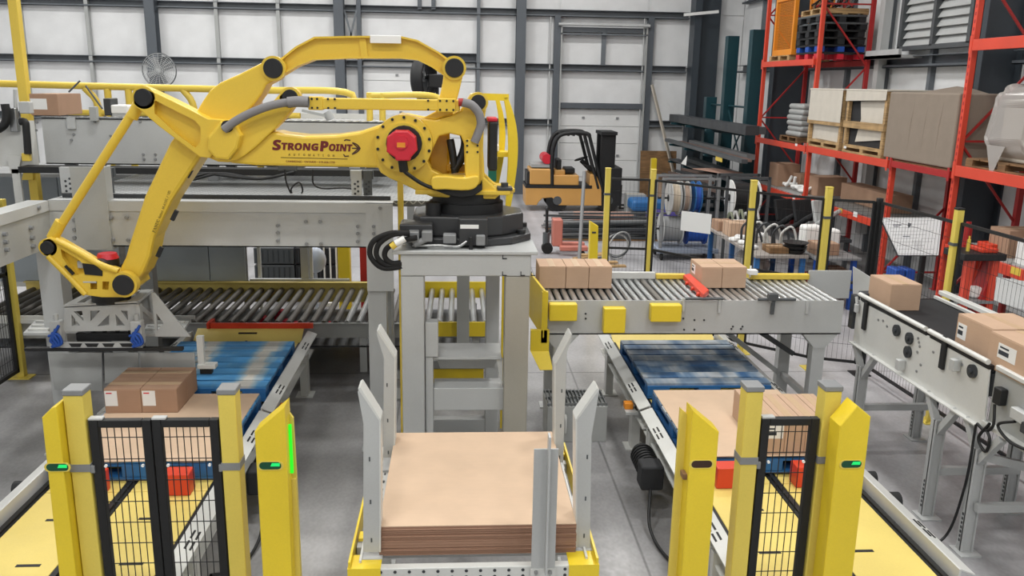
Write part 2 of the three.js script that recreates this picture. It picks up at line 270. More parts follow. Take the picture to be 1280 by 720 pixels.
// ---------- the yellow palletizing robot ----------
{
  const R = thing('palletizing_robot', 'large yellow palletizing robot arm reaching left over the pallets from the grey stand', 'robot', [0.05, 2.06, -6.9]);
  // black base
  const base = part(R, 'base', [extY([[-0.36, -6.5], [0.2, -6.45], [0.42, -6.55], [0.58, -6.75], [0.58, -7.1], [0.36, -7.36], [-0.24, -7.36], [-0.42, -7.1], [-0.42, -6.62]], 2.062, 2.12, 0.012), extY([[-0.3, -6.56], [0.14, -6.52], [0.34, -6.6], [0.52, -6.8], [0.52, -7.06], [0.32, -7.28], [-0.2, -7.28], [-0.36, -7.06], [-0.36, -6.68]], 2.12, 2.28, 0.015)], M.baseBlack);
  part(base, 'junction_box', [RB(0.0, 0.22, 2.08, 2.29, -6.53, -6.38, 0.012)], M.baseBlack);
  part(base, 'junction_box', [RB(-0.45, -0.2, 2.12, 2.24, -6.66, -6.4, 0.012)], M.baseBlack);
  part(base, 'nameplate', BB(0.01, 0.15, 2.215, 2.245, -6.379, -6.374), M.white);
  part(base, 'cable_connector', [RB(-0.38, -0.3, 2.12, 2.2, -6.42, -6.3, 0.01), rod([-0.36, 2.155, -6.33], [-0.45, 2.13, -6.3], 0.03)], M.grayDark);
  part(base, 'cable_connector', [RB(-0.28, -0.2, 2.12, 2.2, -6.44, -6.32, 0.01), rod([-0.24, 2.14, -6.36], [-0.34, 2.1, -6.32], 0.026)], M.grayDark);
  part(base, 'cable_connector', [RB(-0.12, -0.02, 2.1, 2.17, -6.46, -6.36, 0.01)], M.grayDark);
  part(base, 'cable_connector', [RB(0.13, 0.2, 2.09, 2.17, -6.4, -6.34, 0.01)], M.grayDark);
  part(base, 'cable_tray', tube([[-0.35, 2.085, -6.36], [-0.15, 2.09, -6.34], [0.0, 2.085, -6.34], [0.06, 2.12, -6.36]], 0.012, 20, 6), M.steel);
  part(base, 'lever', RB(0.075, 0.105, 2.02, 2.16, -6.355, -6.33, 0.008), M.black);
  for (const [x, z] of [[0.5, -6.72], [0.54, -7.08]]) part(base, 'bolt', rod([x, 2.12, z], [x, 2.15, z], 0.035, 8), M.black);
  const hz = -6.26;
  for (const pts of [[[-0.366,2.195],[-0.508,2.194],[-0.639,2.127],[-0.665,2.024],[-0.584,1.926],[-0.423,1.927]], [[-0.368,2.2],[-0.499,2.181],[-0.602,2.101],[-0.615,2.016],[-0.551,1.948],[-0.425,1.949]], [[-0.312,2.165],[-0.444,2.134],[-0.542,2.072],[-0.555,2.01],[-0.507,1.961],[-0.429,1.961]]]) part(base, 'power_cable', tube(pts.map((p, i) => [p[0], p[1], hz - 0.04 * i * 0.3]), 0.021, 40, 8), M.rubber);
  part(base, 'cable_tag', [tube([[-0.4, 2.16, -6.25], [-0.47, 2.12, -6.245]], 0.026, 4, 8)], M.white);
  part(base, 'cable_tag', [tube([[-0.47, 2.12, -6.245], [-0.5, 2.095, -6.245]], 0.0262, 4, 8)], M.yellowRail);
  part(R, 'turntable', [rod([0.06, 2.28, -6.9], [0.06, 2.36, -6.9], 0.3, 32), rod([0.06, 2.36, -6.9], [0.06, 2.44, -6.9], 0.275, 32)], M.black);
  part(R, 'cable_drum', [rod([-0.2, 2.28, -6.62], [-0.2, 2.38, -6.62], 0.06, 16)], M.black);
  // rotating body
  const bodyOut = [[-0.63,2.644],[-0.606,2.601],[-0.539,2.559],[-0.453,2.522],[-0.335,2.467],[-0.217,2.418],[0.059,2.402],[0.285,2.404],[0.342,2.455],[0.278,2.498],[0.202,2.573],[0.194,2.709],[0.187,2.79],[0.192,2.997],[0.215,3.143],[0.19,3.19],[0.141,3.219],[0.092,3.206],[0.055,3.152],[0.013,3.085],[-0.067,3.042],[-0.177,3.01],[-0.3,3.021],[-0.421,3.043],[-0.544,3.005],[-0.618,2.913],[-0.645,2.792]];
  const win = [[-0.153,2.889],[-0.073,2.909],[0.013,2.892],[0.038,2.831],[0.045,2.59],[-0.129,2.588],[-0.21,2.63],[-0.241,2.692],[-0.197,2.803]];
  const body = part(R, 'body', [ext(bodyOut, -6.66, -6.8, 0.012, [win]), ext(bodyOut, -7.02, -7.14, 0.01, [win]), extY([[-0.34, -6.62], [0.4, -6.62], [0.45, -6.8], [0.42, -7.1], [0.2, -7.22], [-0.3, -7.16]], 2.44, 2.475, 0.008)], M.robot);
  part(body, 'inner_casting', [ext([[-0.24,2.889],[-0.075,2.904],[-0.075,2.568],[-0.242,2.566]], -6.84, -7.02, 0.02), RB(-0.1, 0.05, 2.6, 2.66, -6.84, -6.8, 0.01)], M.robotDark);
  part(body, 'harness', [tube([[0.02, 2.95, -6.78], [0.05, 2.84, -6.76], [0.02, 2.72, -6.76], [-0.04, 2.62, -6.74]], 0.035, 20, 8), tube([[-0.07, 2.86, -6.75], [-0.05, 2.75, -6.74], [-0.03, 2.6, -6.74]], 0.03, 16, 8)], M.black);
  part(body, 'bracket', [ext([[0.05,2.874],[0.153,2.875],[0.156,2.589],[0.051,2.588]], -6.56, -6.62, 0.006)], M.robot);
  for (const p of [[0.062,2.863],[0.141,2.864],[0.062,2.826],[0.141,2.827],[0.062,2.778],[0.142,2.779]]) part(body, 'bolt', rod([p[0], p[1], -6.56], [p[0], p[1], -6.55], 0.009, 6), M.black);
  part(body, 'foot_bracket', [ext(smooth([[-0.206,2.584],[-0.108,2.597],[0.038,2.586],[0.148,2.6],[0.155,2.551],[0.125,2.507],[0.069,2.488],[-0.108,2.493],[-0.2,2.498]], 3), -6.52, -6.66, 0.012)], M.robot);
  part(body, 'cable_guard', ext([[-0.207,2.489],[0.162,2.524],[0.18,2.561],[0.181,2.487],[0.113,2.437],[0.008,2.423],[-0.097,2.447]], -6.56, -6.64, 0.01), M.black);
  part(body, 'motor_cable', tube([[-0.443,2.691],[-0.425,2.637],[-0.354,2.578],[-0.264,2.524],[-0.174,2.495],[-0.047,2.496]].map(p => [p[0], p[1], -6.55]), 0.016, 40, 6), M.black);
  part(body, 'axis_motor', [RB(0.23, 0.3, 2.62, 3.0, -7.0, -6.7, 0.015)], M.black);
  part(body, 'axis_motor_cap', [RB(0.22, 0.3, 3.0, 3.03, -6.98, -6.72, 0.01)], M.red);
  part(body, 'pendant_plate', [RB(0.3, 0.42, 2.475, 2.5, -6.75, -6.62, 0.006), rod([0.36, 2.5, -6.7], [0.36, 2.53, -6.7], 0.03)], M.dark);
  // shoulder disc with red motor
  const c0 = [-0.422,2.83], disc = part(R, 'shoulder_disc', [rod([c0[0], c0[1], -6.66], [c0[0], c0[1], -6.585], 0.222, 40, 0.218), rod([c0[0], c0[1], -6.585], [c0[0], c0[1], -6.57], 0.16, 32)], M.robot);
  for (let k = 0; k < 14; k++) { const a = k / 14 * 6.283 + 0.2; part(disc, 'bolt', rod([c0[0] + 0.2 * Math.cos(a), c0[1] + 0.2 * Math.sin(a), -6.59], [c0[0] + 0.2 * Math.cos(a), c0[1] + 0.2 * Math.sin(a), -6.572], 0.012, 6), M.black); }
  const c1 = [-0.425,2.837], mot = part(R, 'shoulder_motor', [rod([c1[0] + 0.01, c1[1], -6.57], [c1[0] + 0.01, c1[1], -6.5], 0.135, 20)], M.black);
  part(mot, 'motor_cover', [ext([-0.105, -0.045, 0.05, 0.105, 0.115, 0.07, 0.06, -0.04, -0.05, -0.11].map((x, i) => [c1[0] + x, c1[1] + [0.06, 0.105, 0.105, 0.06, -0.04, -0.09, -0.115, -0.115, -0.09, -0.05][i]]), -6.36, -6.5, 0.012), rod([c1[0], c1[1] + 0.02, -6.36], [c1[0], c1[1] + 0.02, -6.345], 0.05, 20)], M.red);
  part(mot, 'rating_plate', BB(c1[0] - 0.03, c1[0] + 0.03, c1[1] - 0.015, c1[1] + 0.02, -6.345, -6.341), M.orange);
  part(mot, 'motor_plug', [rod([c1[0], c1[1] - 0.11, -6.45], [c1[0] + 0.01, c1[1] - 0.2, -6.47], 0.035, 10)], M.black);
  // upper arm
  const ua = [[-1.901,2.894],[-1.817,2.985],[-1.668,2.975],[-1.541,2.893],[-1.395,2.901],[-1.348,2.889],[-1.185,2.873],[-0.947,2.882],[-0.769,2.909],[-0.621,2.96],[-0.454,3.053],[-0.271,3.007],[-0.21,2.855],[-0.242,2.67],[-0.43,2.599],[-0.646,2.634],[-0.893,2.638],[-1.2,2.64],[-1.566,2.642],[-1.747,2.659],[-1.913,2.706],[-1.943,2.803]];
  const arm = part(R, 'upper_arm', [ext(ua, -6.7, -7.0, 0.02)], M.robot);
  const logo = canvasTex(1024, 320, (x, w, h) => {
    x.clearRect(0, 0, w, h);
    x.fillStyle = '#6e1a1c'; x.save(); x.transform(1, 0, -0.12, 1, 20, 0);
    const big = (s, x0, x1) => { x.font = 'bold 150px sans-serif'; const k = (x1 - x0) / x.measureText(s).width; x.save(); x.translate(x0, 150); x.scale(k, 1); x.lineWidth = 10; x.strokeStyle = '#6e1a1c'; x.fillText(s, 0, 0); x.strokeText(s, 0, 0); x.restore(); }; big('S', 0, 96); big('P', 518, 618);
    const sp = (s, x0, x1) => { x.font = 'bold 104px sans-serif'; let tot = 0; for (const c of s) tot += x.measureText(c).width; const k = (x1 - x0) / tot; x.save(); x.translate(x0, 146); x.scale(k, 1); x.lineWidth = 7; x.strokeStyle = '#6e1a1c'; x.fillText(s, 0, 0); x.strokeText(s, 0, 0); x.restore(); };
    sp('TRONG', 98, 512); sp('OINT', 620, 880); x.restore();
    x.strokeStyle = '#4a2a1c'; x.lineWidth = 14; x.beginPath(); x.moveTo(800, 30); x.lineTo(820, 18); x.lineTo(870, 24); x.moveTo(890, 50); x.quadraticCurveTo(950, 60, 975, 112); x.quadraticCurveTo(950, 160, 885, 180); x.moveTo(885, 112); x.lineTo(975, 112); x.moveTo(890, 50); x.lineTo(960, 112); x.lineTo(886, 180); x.moveTo(790, 182); x.lineTo(806, 206); x.lineTo(850, 200); x.stroke();
    x.fillStyle = '#8a6a1c'; x.font = 'bold 34px sans-serif'; 'AUTOMATION'.split('').forEach((c, i) => x.fillText(c, 180 + i * 54, 212));
    x.fillStyle = '#4a3a1c'; x.fillRect(95, 232, 740, 6);
    x.fillStyle = '#8a4a1c'; x.font = 'bold 30px sans-serif'; x.fillText('CAMBRIDGE • ONTARIO • 519.658.1795', 150, 288, 640);
  });
  const l0 = [-1.439,2.864], l1 = [-0.732,2.646];
  { const g = new THREE.PlaneGeometry(l1[0] - l0[0], l0[1] - l1[1]); g.rotateZ(-0.012); g.translate((l0[0] + l1[0]) / 2, (l0[1] + l1[1]) / 2, -6.6965); part(arm, 'lettering', g, new THREE.MeshStandardMaterial({ map: logo, transparent: true, roughness: 0.5 }), { keepUV: true }); }
  // elbow castings
  part(R, 'elbow_lever', [ext(smooth([[-1.903,2.697],[-1.767,2.668],[-1.643,2.718],[-1.486,2.848],[-1.347,2.981],[-1.234,3.114],[-1.207,3.185],[-1.265,3.226],[-1.337,3.201],[-1.425,3.111],[-1.548,3.038],[-1.682,2.989],[-1.84,2.927],[-1.926,2.806]], 2), -6.66, -6.8, 0.012)], M.robot);
  part(R, 'elbow_fin', [ext([[-2.031,2.999],[-1.998,3.041],[-1.952,3.113],[-1.886,3.203],[-1.805,3.263],[-1.653,3.331],[-1.47,3.422],[-1.403,3.446],[-1.345,3.412],[-1.337,3.348],[-1.381,3.294],[-1.461,3.252],[-1.5,3.18],[-1.558,3.108],[-1.659,3.01],[-1.764,2.973],[-1.902,2.971]], -6.72, -6.95, 0.015)], M.robot);
  part(R, 'elbow_boss', [ext([[-1.888,2.861],[-1.786,2.98],[-1.682,2.958],[-1.64,2.876],[-1.669,2.78],[-1.745,2.69],[-1.839,2.701],[-1.894,2.766]], -6.58, -6.68, 0.02)], M.robot);
  part(R, 'elbow_opening', [rod([...[-1.734,2.944], -6.6], [...[-1.734,2.944], -6.572], 0.045, 16)], M.black);
  const la = [[-2.423,3.16],[-2.402,3.201],[-2.36,3.219],[-2.309,3.208],[-2.151,3.135],[-1.98,3.049],[-1.883,2.998],[-1.705,2.988],[-1.799,2.819],[-1.89,2.703],[-1.962,2.709],[-2.115,2.827],[-2.254,2.939],[-2.374,3.049],[-2.424,3.09]];
  const laHole = [[-2.273,3.139],[-2.115,3.059],[-1.978,2.99],[-1.935,2.937],[-1.943,2.818],[-1.994,2.769],[-2.129,2.875],[-2.282,3.027]];
  part(R, 'elbow_link', [ext(la, -6.62, -6.7, 0.008, [laHole]), ext(la, -6.69, -6.78, 0)], M.robot);
  // forearm
  const fa = part(R, 'forearm', [ext([[-2.212,2.81],[-2.153,2.883],[-2.044,2.824],[-1.953,2.74],[-2.005,2.679],[-2.059,2.604],[-2.235,2.354],[-2.392,2.063],[-2.435,1.909],[-2.502,1.773],[-2.591,1.675],[-2.68,1.714],[-2.67,1.83],[-2.626,1.908],[-2.594,1.998],[-2.439,2.39]], -6.72, -7.02, 0.03)], M.robot);
  for (const [p, q] of [[[-2.065,2.598], [-2.1,2.542]], [[-2.198,2.279], [-2.24,2.203]], [[-2.337,1.986], [-2.374,1.909]]]) part(fa, 'slot_plate', bar([p[0] - 0.012, p[1], -6.76], [q[0] - 0.012, q[1], -6.76], 0.03, 0.03, V(1, 0, 0)), M.black);
  {
    const t = canvasTex(512, 64, (x, w, h) => { x.clearRect(0, 0, w, h); x.fillStyle = '#5a4a18'; x.font = 'bold 46px serif'; x.fillText('FANUC', 4, 48, 150); x.font = '34px sans-serif'; x.fillText('Robot  M-410iC / 185', 170, 46, 330); });
    const a = [-2.233,2.455], b = [-2.388,2.108], L = Math.hypot(b[0] - a[0], b[1] - a[1]), g = new THREE.PlaneGeometry(L, L / 8);
    g.rotateZ(Math.atan2(a[1] - b[1], a[0] - b[0])); g.translate((a[0] + b[0]) / 2, (a[1] + b[1]) / 2, -6.7165); part(fa, 'lettering', g, new THREE.MeshStandardMaterial({ map: t, transparent: true, roughness: 0.5 }), { keepUV: true });
  }
  // upper bent link with its label, rear lever, lower straight link
  const tl = part(R, 'bent_link', [ext([[-1.465,3.305],[-1.486,3.364],[-1.453,3.423],[-1.386,3.448],[-1.338,3.455],[-1.226,3.539],[-1.085,3.612],[-0.814,3.623],[-0.452,3.63],[-0.318,3.604],[-0.16,3.518],[-0.074,3.46],[-0,3.456],[0.037,3.397],[-0.012,3.33],[-0.099,3.34],[-0.21,3.404],[-0.32,3.456],[-0.454,3.465],[-0.819,3.459],[-1.104,3.441],[-1.232,3.392],[-1.356,3.313],[-1.406,3.288]], -6.78, -6.86, 0.008), ...[[348, 78, 372, 59], [372, 59, 395, 47.5], [395, 47.5, 500, 46.5], [500, 46.5, 522, 51], [522, 51, 548, 66]].map(() => [])], M.robot);
  const flange = [[-1.367,3.425],[-1.23,3.531],[-1.089,3.604],[-0.817,3.615],[-0.453,3.623],[-0.319,3.596],[-0.16,3.513],[-0.087,3.461]];
  part(tl, 'flange', flange.slice(1).map((p, i) => bar([...flange[i], -6.82], [...p, -6.82], 0.17, 0.014)), M.robot);
  const fl2 = [[-1.36,3.322],[-1.235,3.398],[-1.107,3.448],[-0.821,3.465],[-0.455,3.472],[-0.32,3.462],[-0.21,3.411],[-0.112,3.346]];
  part(tl, 'flange', fl2.slice(1).map((p, i) => bar([...fl2[i], -6.82], [...p, -6.82], 0.17, 0.014)), M.robot);
  part(tl, 'rib', [bar([...[-0.735,3.607], -6.772], [...[-0.72,3.472], -6.772], 0.05, 0.02, V(0, 0, 1))], M.robot);
  part(tl, 'data_plate', [RB([-0.673,3.628][0], [-0.44,3.632][0], [-0.567,3.572][1], [-0.566,3.63][1], -6.74, -6.72, 0.004)], M.white);
  part(R, 'rear_lever', [ext([[-0.116,3.381],[-0.098,3.446],[-0.037,3.471],[0.024,3.443],[0.036,3.384],[0.018,3.3],[-0.012,3.18],[-0.049,3.053],[-0.178,3.008],[-0.283,3.019],[-0.178,3.075],[-0.153,3.178],[-0.128,3.286]], -6.7, -6.84, 0.012)], M.robot);
  const ll = [[-1.133,3.123],[0.006,3.138]], st = part(R, 'straight_link', [RB(ll[0][0], ll[1][0], ll[0][1] - 0.042, ll[0][1] + 0.042, -6.68, -6.6, 0.01), RB(ll[1][0] - 0.17, ll[1][0] - 0.03, ll[0][1] - 0.052, ll[0][1] + 0.052, -6.69, -6.592, 0.008), RB(ll[0][0], ll[0][0] + 0.11, ll[0][1] - 0.05, ll[0][1] + 0.05, -6.69, -6.592, 0.008)], M.robot);
  for (const x of [ll[0][0] + 0.03, ll[0][0] + 0.07, ll[0][0] + 0.15, ll[0][0] + 0.2, ll[1][0] - 0.15, ll[1][0] - 0.1, ll[1][0] - 0.05, ll[1][0] - 0.24]) for (const y of [-0.033, 0.033]) part(st, 'bolt', rod([x, ll[0][1] + y, -6.6], [x, ll[0][1] + y, -6.586], 0.009, 6), M.black);
  // thin levelling rod and wrist
  const r0 = [-2.395,3.142], r1 = [-3.212,1.997];
  part(R, 'levelling_rod', [rod([...r0, -6.74], [...r1, -6.74], 0.034, 14), rod([r1[0] + 0.04, r1[1] + 0.06, -6.74], [r1[0] + 0.12, r1[1] + 0.19, -6.74], 0.045, 14), rod([r0[0] - 0.03, r0[1] - 0.05, -6.74], [r0[0] - 0.09, r0[1] - 0.15, -6.74], 0.044, 14)], M.robot);
  const wb = [[-3.239,1.996],[-3.208,2.059],[-3.152,2.078],[-3.095,2.047],[-2.947,1.953],[-2.799,1.858],[-2.669,1.807],[-2.571,1.736],[-2.572,1.658],[-2.645,1.599],[-2.811,1.599],[-2.944,1.619],[-3.019,1.722],[-3.157,1.914],[-3.215,1.933]];
  const w1 = [[-3.088,1.997],[-2.963,1.921],[-2.913,1.87],[-2.909,1.793],[-2.997,1.767],[-3.085,1.914]], w2 = [[-2.89,1.735],[-2.823,1.736],[-2.83,1.658],[-2.897,1.658]], w3 = [[-2.798,1.736],[-2.731,1.736],[-2.745,1.651],[-2.805,1.658]];
  const wr = part(R, 'wrist', [ext(wb, -6.66, -6.74, 0.008, [w1, w2, w3]), ext(wb, -6.73, -6.79, 0.008), ext([[-2.955,1.718],[-2.607,1.757],[-2.579,1.653],[-2.653,1.594],[-2.819,1.594],[-2.953,1.613]], -6.78, -7.1, 0.01)], M.robot);
  part(wr, 'rim', [tube([[-3.109,2.057],[-2.95,1.963],[-2.802,1.869],[-2.661,1.811]].map(p => [...p, -6.66]), 0.026, 24, 8)], M.robot);
  part(wr, 'rim', [tube([[-3.182,1.93],[-3.01,1.727],[-2.929,1.624]].map(p => [...p, -6.66]), 0.024, 16, 8)], M.robot);
  part(wr, 'slot', [bar([...[-3.058,1.855], -6.66], [...[-3.004,1.785], -6.66], 0.02, 0.02)], M.black);
  part(wr, 'cavity_plate', [ext([[-2.927,1.875],[-2.837,1.863],[-2.781,1.812],[-2.785,1.774],[-2.917,1.786]], -6.652, -6.662, 0)], M.black);
  const wm = [-2.799,1.823], mo = part(R, 'wrist_motor', [rod([wm[0], wm[1] - 0.09, -6.82], [wm[0], wm[1] + 0.06, -6.82], 0.085, 16), rod([wm[0] - 0.02, wm[1], -6.74], [wm[0] - 0.02, wm[1], -6.68], 0.075, 20)], M.black);
  part(mo, 'motor_cap', [rod([wm[0], wm[1] + 0.06, -6.82], [wm[0], wm[1] + 0.1, -6.82], 0.085, 16, 0.07)], M.red);
  part(mo, 'connector', [RB(wm[0] - 0.19, wm[0] - 0.12, wm[1] + 0.0, wm[1] + 0.06, -6.76, -6.7, 0.008)], M.gray);
  part(mo, 'connector', [rod([wm[0] - 0.14, wm[1] - 0.1, -6.67], [wm[0] - 0.04, wm[1] - 0.1, -6.67], 0.012)], M.gray);
  part(mo, 'motor_cable', tube([[wm[0] + 0.05, wm[1] - 0.05, -6.8], [wm[0] + 0.2, wm[1] + 0.04, -6.85], [wm[0] + 0.35, wm[1] + 0.16, -6.95]], 0.026, 20, 8), M.black);
  const ft = [-2.865,1.535]; part(R, 'tool_flange', [rod([ft[0], ft[1] - 0.045, -6.98], [ft[0], ft[1] + 0.06, -6.98], 0.15, 24)], M.black);
  for (const [p, r, z] of [[[-2.345,3.145], 0.066, -6.6], [[-1.401,3.373], 0.074, -6.68], [[-0.037,3.4], 0.072, -6.66], [[0.146,3.149], 0.058, -6.6], [[-3.178,1.997], 0.052, -6.64], [[-2.617,1.71], 0.083, -6.6], [[-1.276,3.161], 0.06, -6.64]]) {
    const b = part(R, 'pivot_collar', [rod([...p, z - 0.1], [...p, z - 0.02], r + 0.018, 24)], M.robot);
    part(b, 'pivot_cap', [rod([...p, z - 0.02], [...p, z], r, 28, r * 0.94)], M.blackSoft);
  }
  // wrapped hoses
  part(R, 'hose_sleeve', [tube([...[[-1.755,2.921],[-1.681,2.975],[-1.572,3.036],[-1.422,3.096],[-1.274,3.128],[-1.126,3.133]]].map(p => [...p, -6.56]), 0.032, 40, 10), tube([[-1.272,3.128],[-1.201,3.135],[-1.119,3.133]].map(p => [...p, -6.55]), 0.042, 12, 10)], M.sleeve);
  part(R, 'hose_sleeve', [tube([[0.024,3.148],[0.091,3.131],[0.146,3.073],[0.165,2.99],[0.141,2.911],[0.117,2.851]].map(p => [...p, -6.56]), 0.034, 40, 10)], M.sleeve);
  part(R, 'hose_coupling', [rod([...[-0.006,3.147], -6.58], [...[0.037,3.148], -6.58], 0.03, 12)], M.rackDark);
}

// ---------- gripper under the wrist ----------
{
  const zf = -6.85, zb = -7.2, G = thing('gripper', 'grey truss framed box gripper with flat wings bolted under the robot wrist', 'gripper', [-2.95, 0.75, -7.0]);
  part(G, 'truss_frame', ext([[-3.193,1.475],[-2.608,1.509],[-2.628,1.272],[-3.222,1.259]], zf, zf - 0.03, 0.004, [[[-3.128,1.435],[-3.051,1.442],[-3.048,1.347]], [[-3.142,1.415],[-3.077,1.313],[-3.153,1.306]], [[-2.994,1.442],[-2.906,1.442],[-2.997,1.347]], [[-2.839,1.415],[-2.848,1.313],[-2.95,1.306]], [[-2.794,1.415],[-2.721,1.313],[-2.798,1.306]], [[-2.754,1.442],[-2.69,1.442],[-2.698,1.354]]]), M.gray);
  part(G, 'truss_frame', ext([[-3.16,1.488],[-2.613,1.517],[-2.623,1.226],[-3.188,1.205]], zb, zb - 0.03, 0.004, [[[-3.085,1.446],[-2.951,1.453],[-3.084,1.318]], [[-2.885,1.453],[-2.719,1.453],[-2.73,1.319]]]), M.gray);
  const a = [-3.193,1.475], b = [-2.608,1.509], c = [-3.16,1.488], d = [-2.613,1.517];
  for (const [p, q, w] of [[[a[0] + 0.03, a[1], zf - 0.02], [c[0] + 0.03, c[1], zb], 0.07], [[b[0] - 0.04, b[1], zf - 0.02], [d[0] - 0.04, d[1], zb], 0.08], [[a[0], a[1], zf - 0.03], [b[0], b[1], zf - 0.03], 0.06], [[c[0], c[1], zb], [d[0], d[1], zb], 0.06], [[(a[0] + b[0]) / 2, a[1] + 0.012, zf - 0.03], [(c[0] + d[0]) / 2, c[1], zb], 0.3]]) part(G, 'top_frame', bar(p, q, w, 0.022), M.gray);
  part(G, 'side_frame', bar([b[0], b[1] - 0.02, zf - 0.02], [b[0], b[1] - 0.27, zf - 0.02], 0.03, 0.06, V(0, 0, 1)), M.gray);
  part(G, 'side_frame', bar([d[0], d[1] - 0.02, zb], [d[0], d[1] - 0.28, zb], 0.03, 0.06, V(0, 0, 1)), M.gray);
  part(G, 'side_frame', bar([b[0], b[1] - 0.05, zf - 0.04], [d[0], d[1] - 0.25, zb], 0.02, 0.04), M.gray);
  part(G, 'side_gusset', ext([[-2.548,1.553],[-2.522,1.553],[-2.257,1.171],[-2.546,1.171]], -7.0, -7.02, 0.003, [[[-2.523,1.381],[-2.465,1.29],[-2.529,1.22]]]), M.gray);
  const fy = [-2.958,1.165][1], dk = part(G, 'deck', [extY([[-3.506,-7.186],[-3.554,-7.568],[-2.806,-7.565],[-2.727,-7.181]], fy - 0.02, fy, 0.002), ext([[-3.32,1.132],[-2.584,1.13],[-2.58,1.185],[-3.314,1.186]], -6.8, -6.82, 0)], M.gray);
  for (const [u, v] of [[86, 103], [106, 124], [128, 144], [150, 168]]) part(dk, 'slot', ext([[u, 429.5], [v, 429.5], [v - 3, 434], [u + 3, 434]].map(p => [[-3.704,1.167][0] + p[0] * ([-3.076,1.166][0] - [-3.704,1.167][0]) / 100, fy + 0.012 - (p[1] - 429.5) * 0.0066]), -6.797, -6.801, 0), M.black);
  for (const p of [[[-3.691,-7.142],[-3.78,-7.544],[-3.557,-7.543],[-3.459,-7.141]], [[-2.69,-7.113],[-2.797,-7.54],[-2.421,-7.513],[-2.374,-7.11]]]) {
    const w = part(G, 'wing', extY(p, fy - 0.025, fy, 0.003), M.gray);
    const l = (k, o) => [p[0][0] + (p[1][0] - p[0][0]) * k + o, p[0][1] + (p[1][1] - p[0][1]) * k], r = (k, o) => [p[3][0] + (p[2][0] - p[3][0]) * k - o, p[3][1] + (p[2][1] - p[3][1]) * k];
    for (const k of [0.2, 0.5, 0.82]) part(w, 'rail', bar([l(k, 0.03)[0], fy + 0.008, l(k, 0)[1]], [r(k, 0.03)[0], fy + 0.008, r(k, 0)[1]], 0.04, 0.016), M.whiteSteel);
  }
  part(G, 'edge_bar', BB([-3.516,1.125][0], [-2.264,1.122][0], fy - 0.052, fy - 0.026, -6.84, -6.79), M.black);
  part(G, 'valve_bank', [RB([-3.15,1.194][0], [-2.716,1.194][0], fy, fy + 0.07, -6.96, -6.9, 0.01), ...[108, 122, 137, 152].map(u => { const x = [-3.767,1.201][0] + u * 0.0069; return rod([x, fy + 0.07, -6.93], [x, fy + 0.09, -6.93], 0.018); })], M.black);
  for (const x of [[-3.257,1.225][0], [-2.62,1.224][0]]) {
    const cl = part(G, 'clamp_cylinder', [RB(x - 0.045, x + 0.045, fy, fy + 0.2, -6.87, -6.79, 0.01), rod([x, fy + 0.2, -6.83], [x, fy + 0.25, -6.83], 0.02)], M.gray);
    for (const k of [0, 1, 2, 3]) part(cl, 'air_line', tube([[x - 0.05 + k * 0.03, fy + 0.08 + 0.03 * k, -6.78], [x + 0.03 - k * 0.02, fy + 0.1 - 0.02 * k, -6.765], [x + 0.05 - 0.02 * k, fy + 0.02, -6.77], [x - 0.03, fy - 0.01, -6.775]], 0.012, 16, 6), M.blueDeep);
  }
  for (const q of [[[-3.508,0.984],[-3.062,0.983],[-3.088,0.633],[-3.491,0.65]], [[-3.042,0.983],[-2.754,0.982],[-2.772,0.771],[-3.062,0.699]], [[-2.74,0.982],[-2.282,0.981],[-2.285,0.828],[-2.746,0.83]]]) { const lim = q[0][0] < -3.1 ? 0.45 : 0.7; part(G, 'pusher_plate', ext(q.map(p => [p[0], Math.max(p[1], lim)]), -7.15, -7.165, 0.003), M.grayMid); }
  part(G, 'guide_post', [BB([-2.264,1.205][0], [-2.211,1.205][0], 0.84, 1.12, -7.22, -7.17), RB([-2.269,0.947][0], [-2.114,0.946][0], 0.83, 0.87, -7.24, -7.15, 0.006)], M.whiteSteel);
  part(G, 'guide_foot', RB([-2.251,0.918][0], [-2.15,0.917][0], 0.78, 0.83, -7.22, -7.16, 0.006), M.black);
}

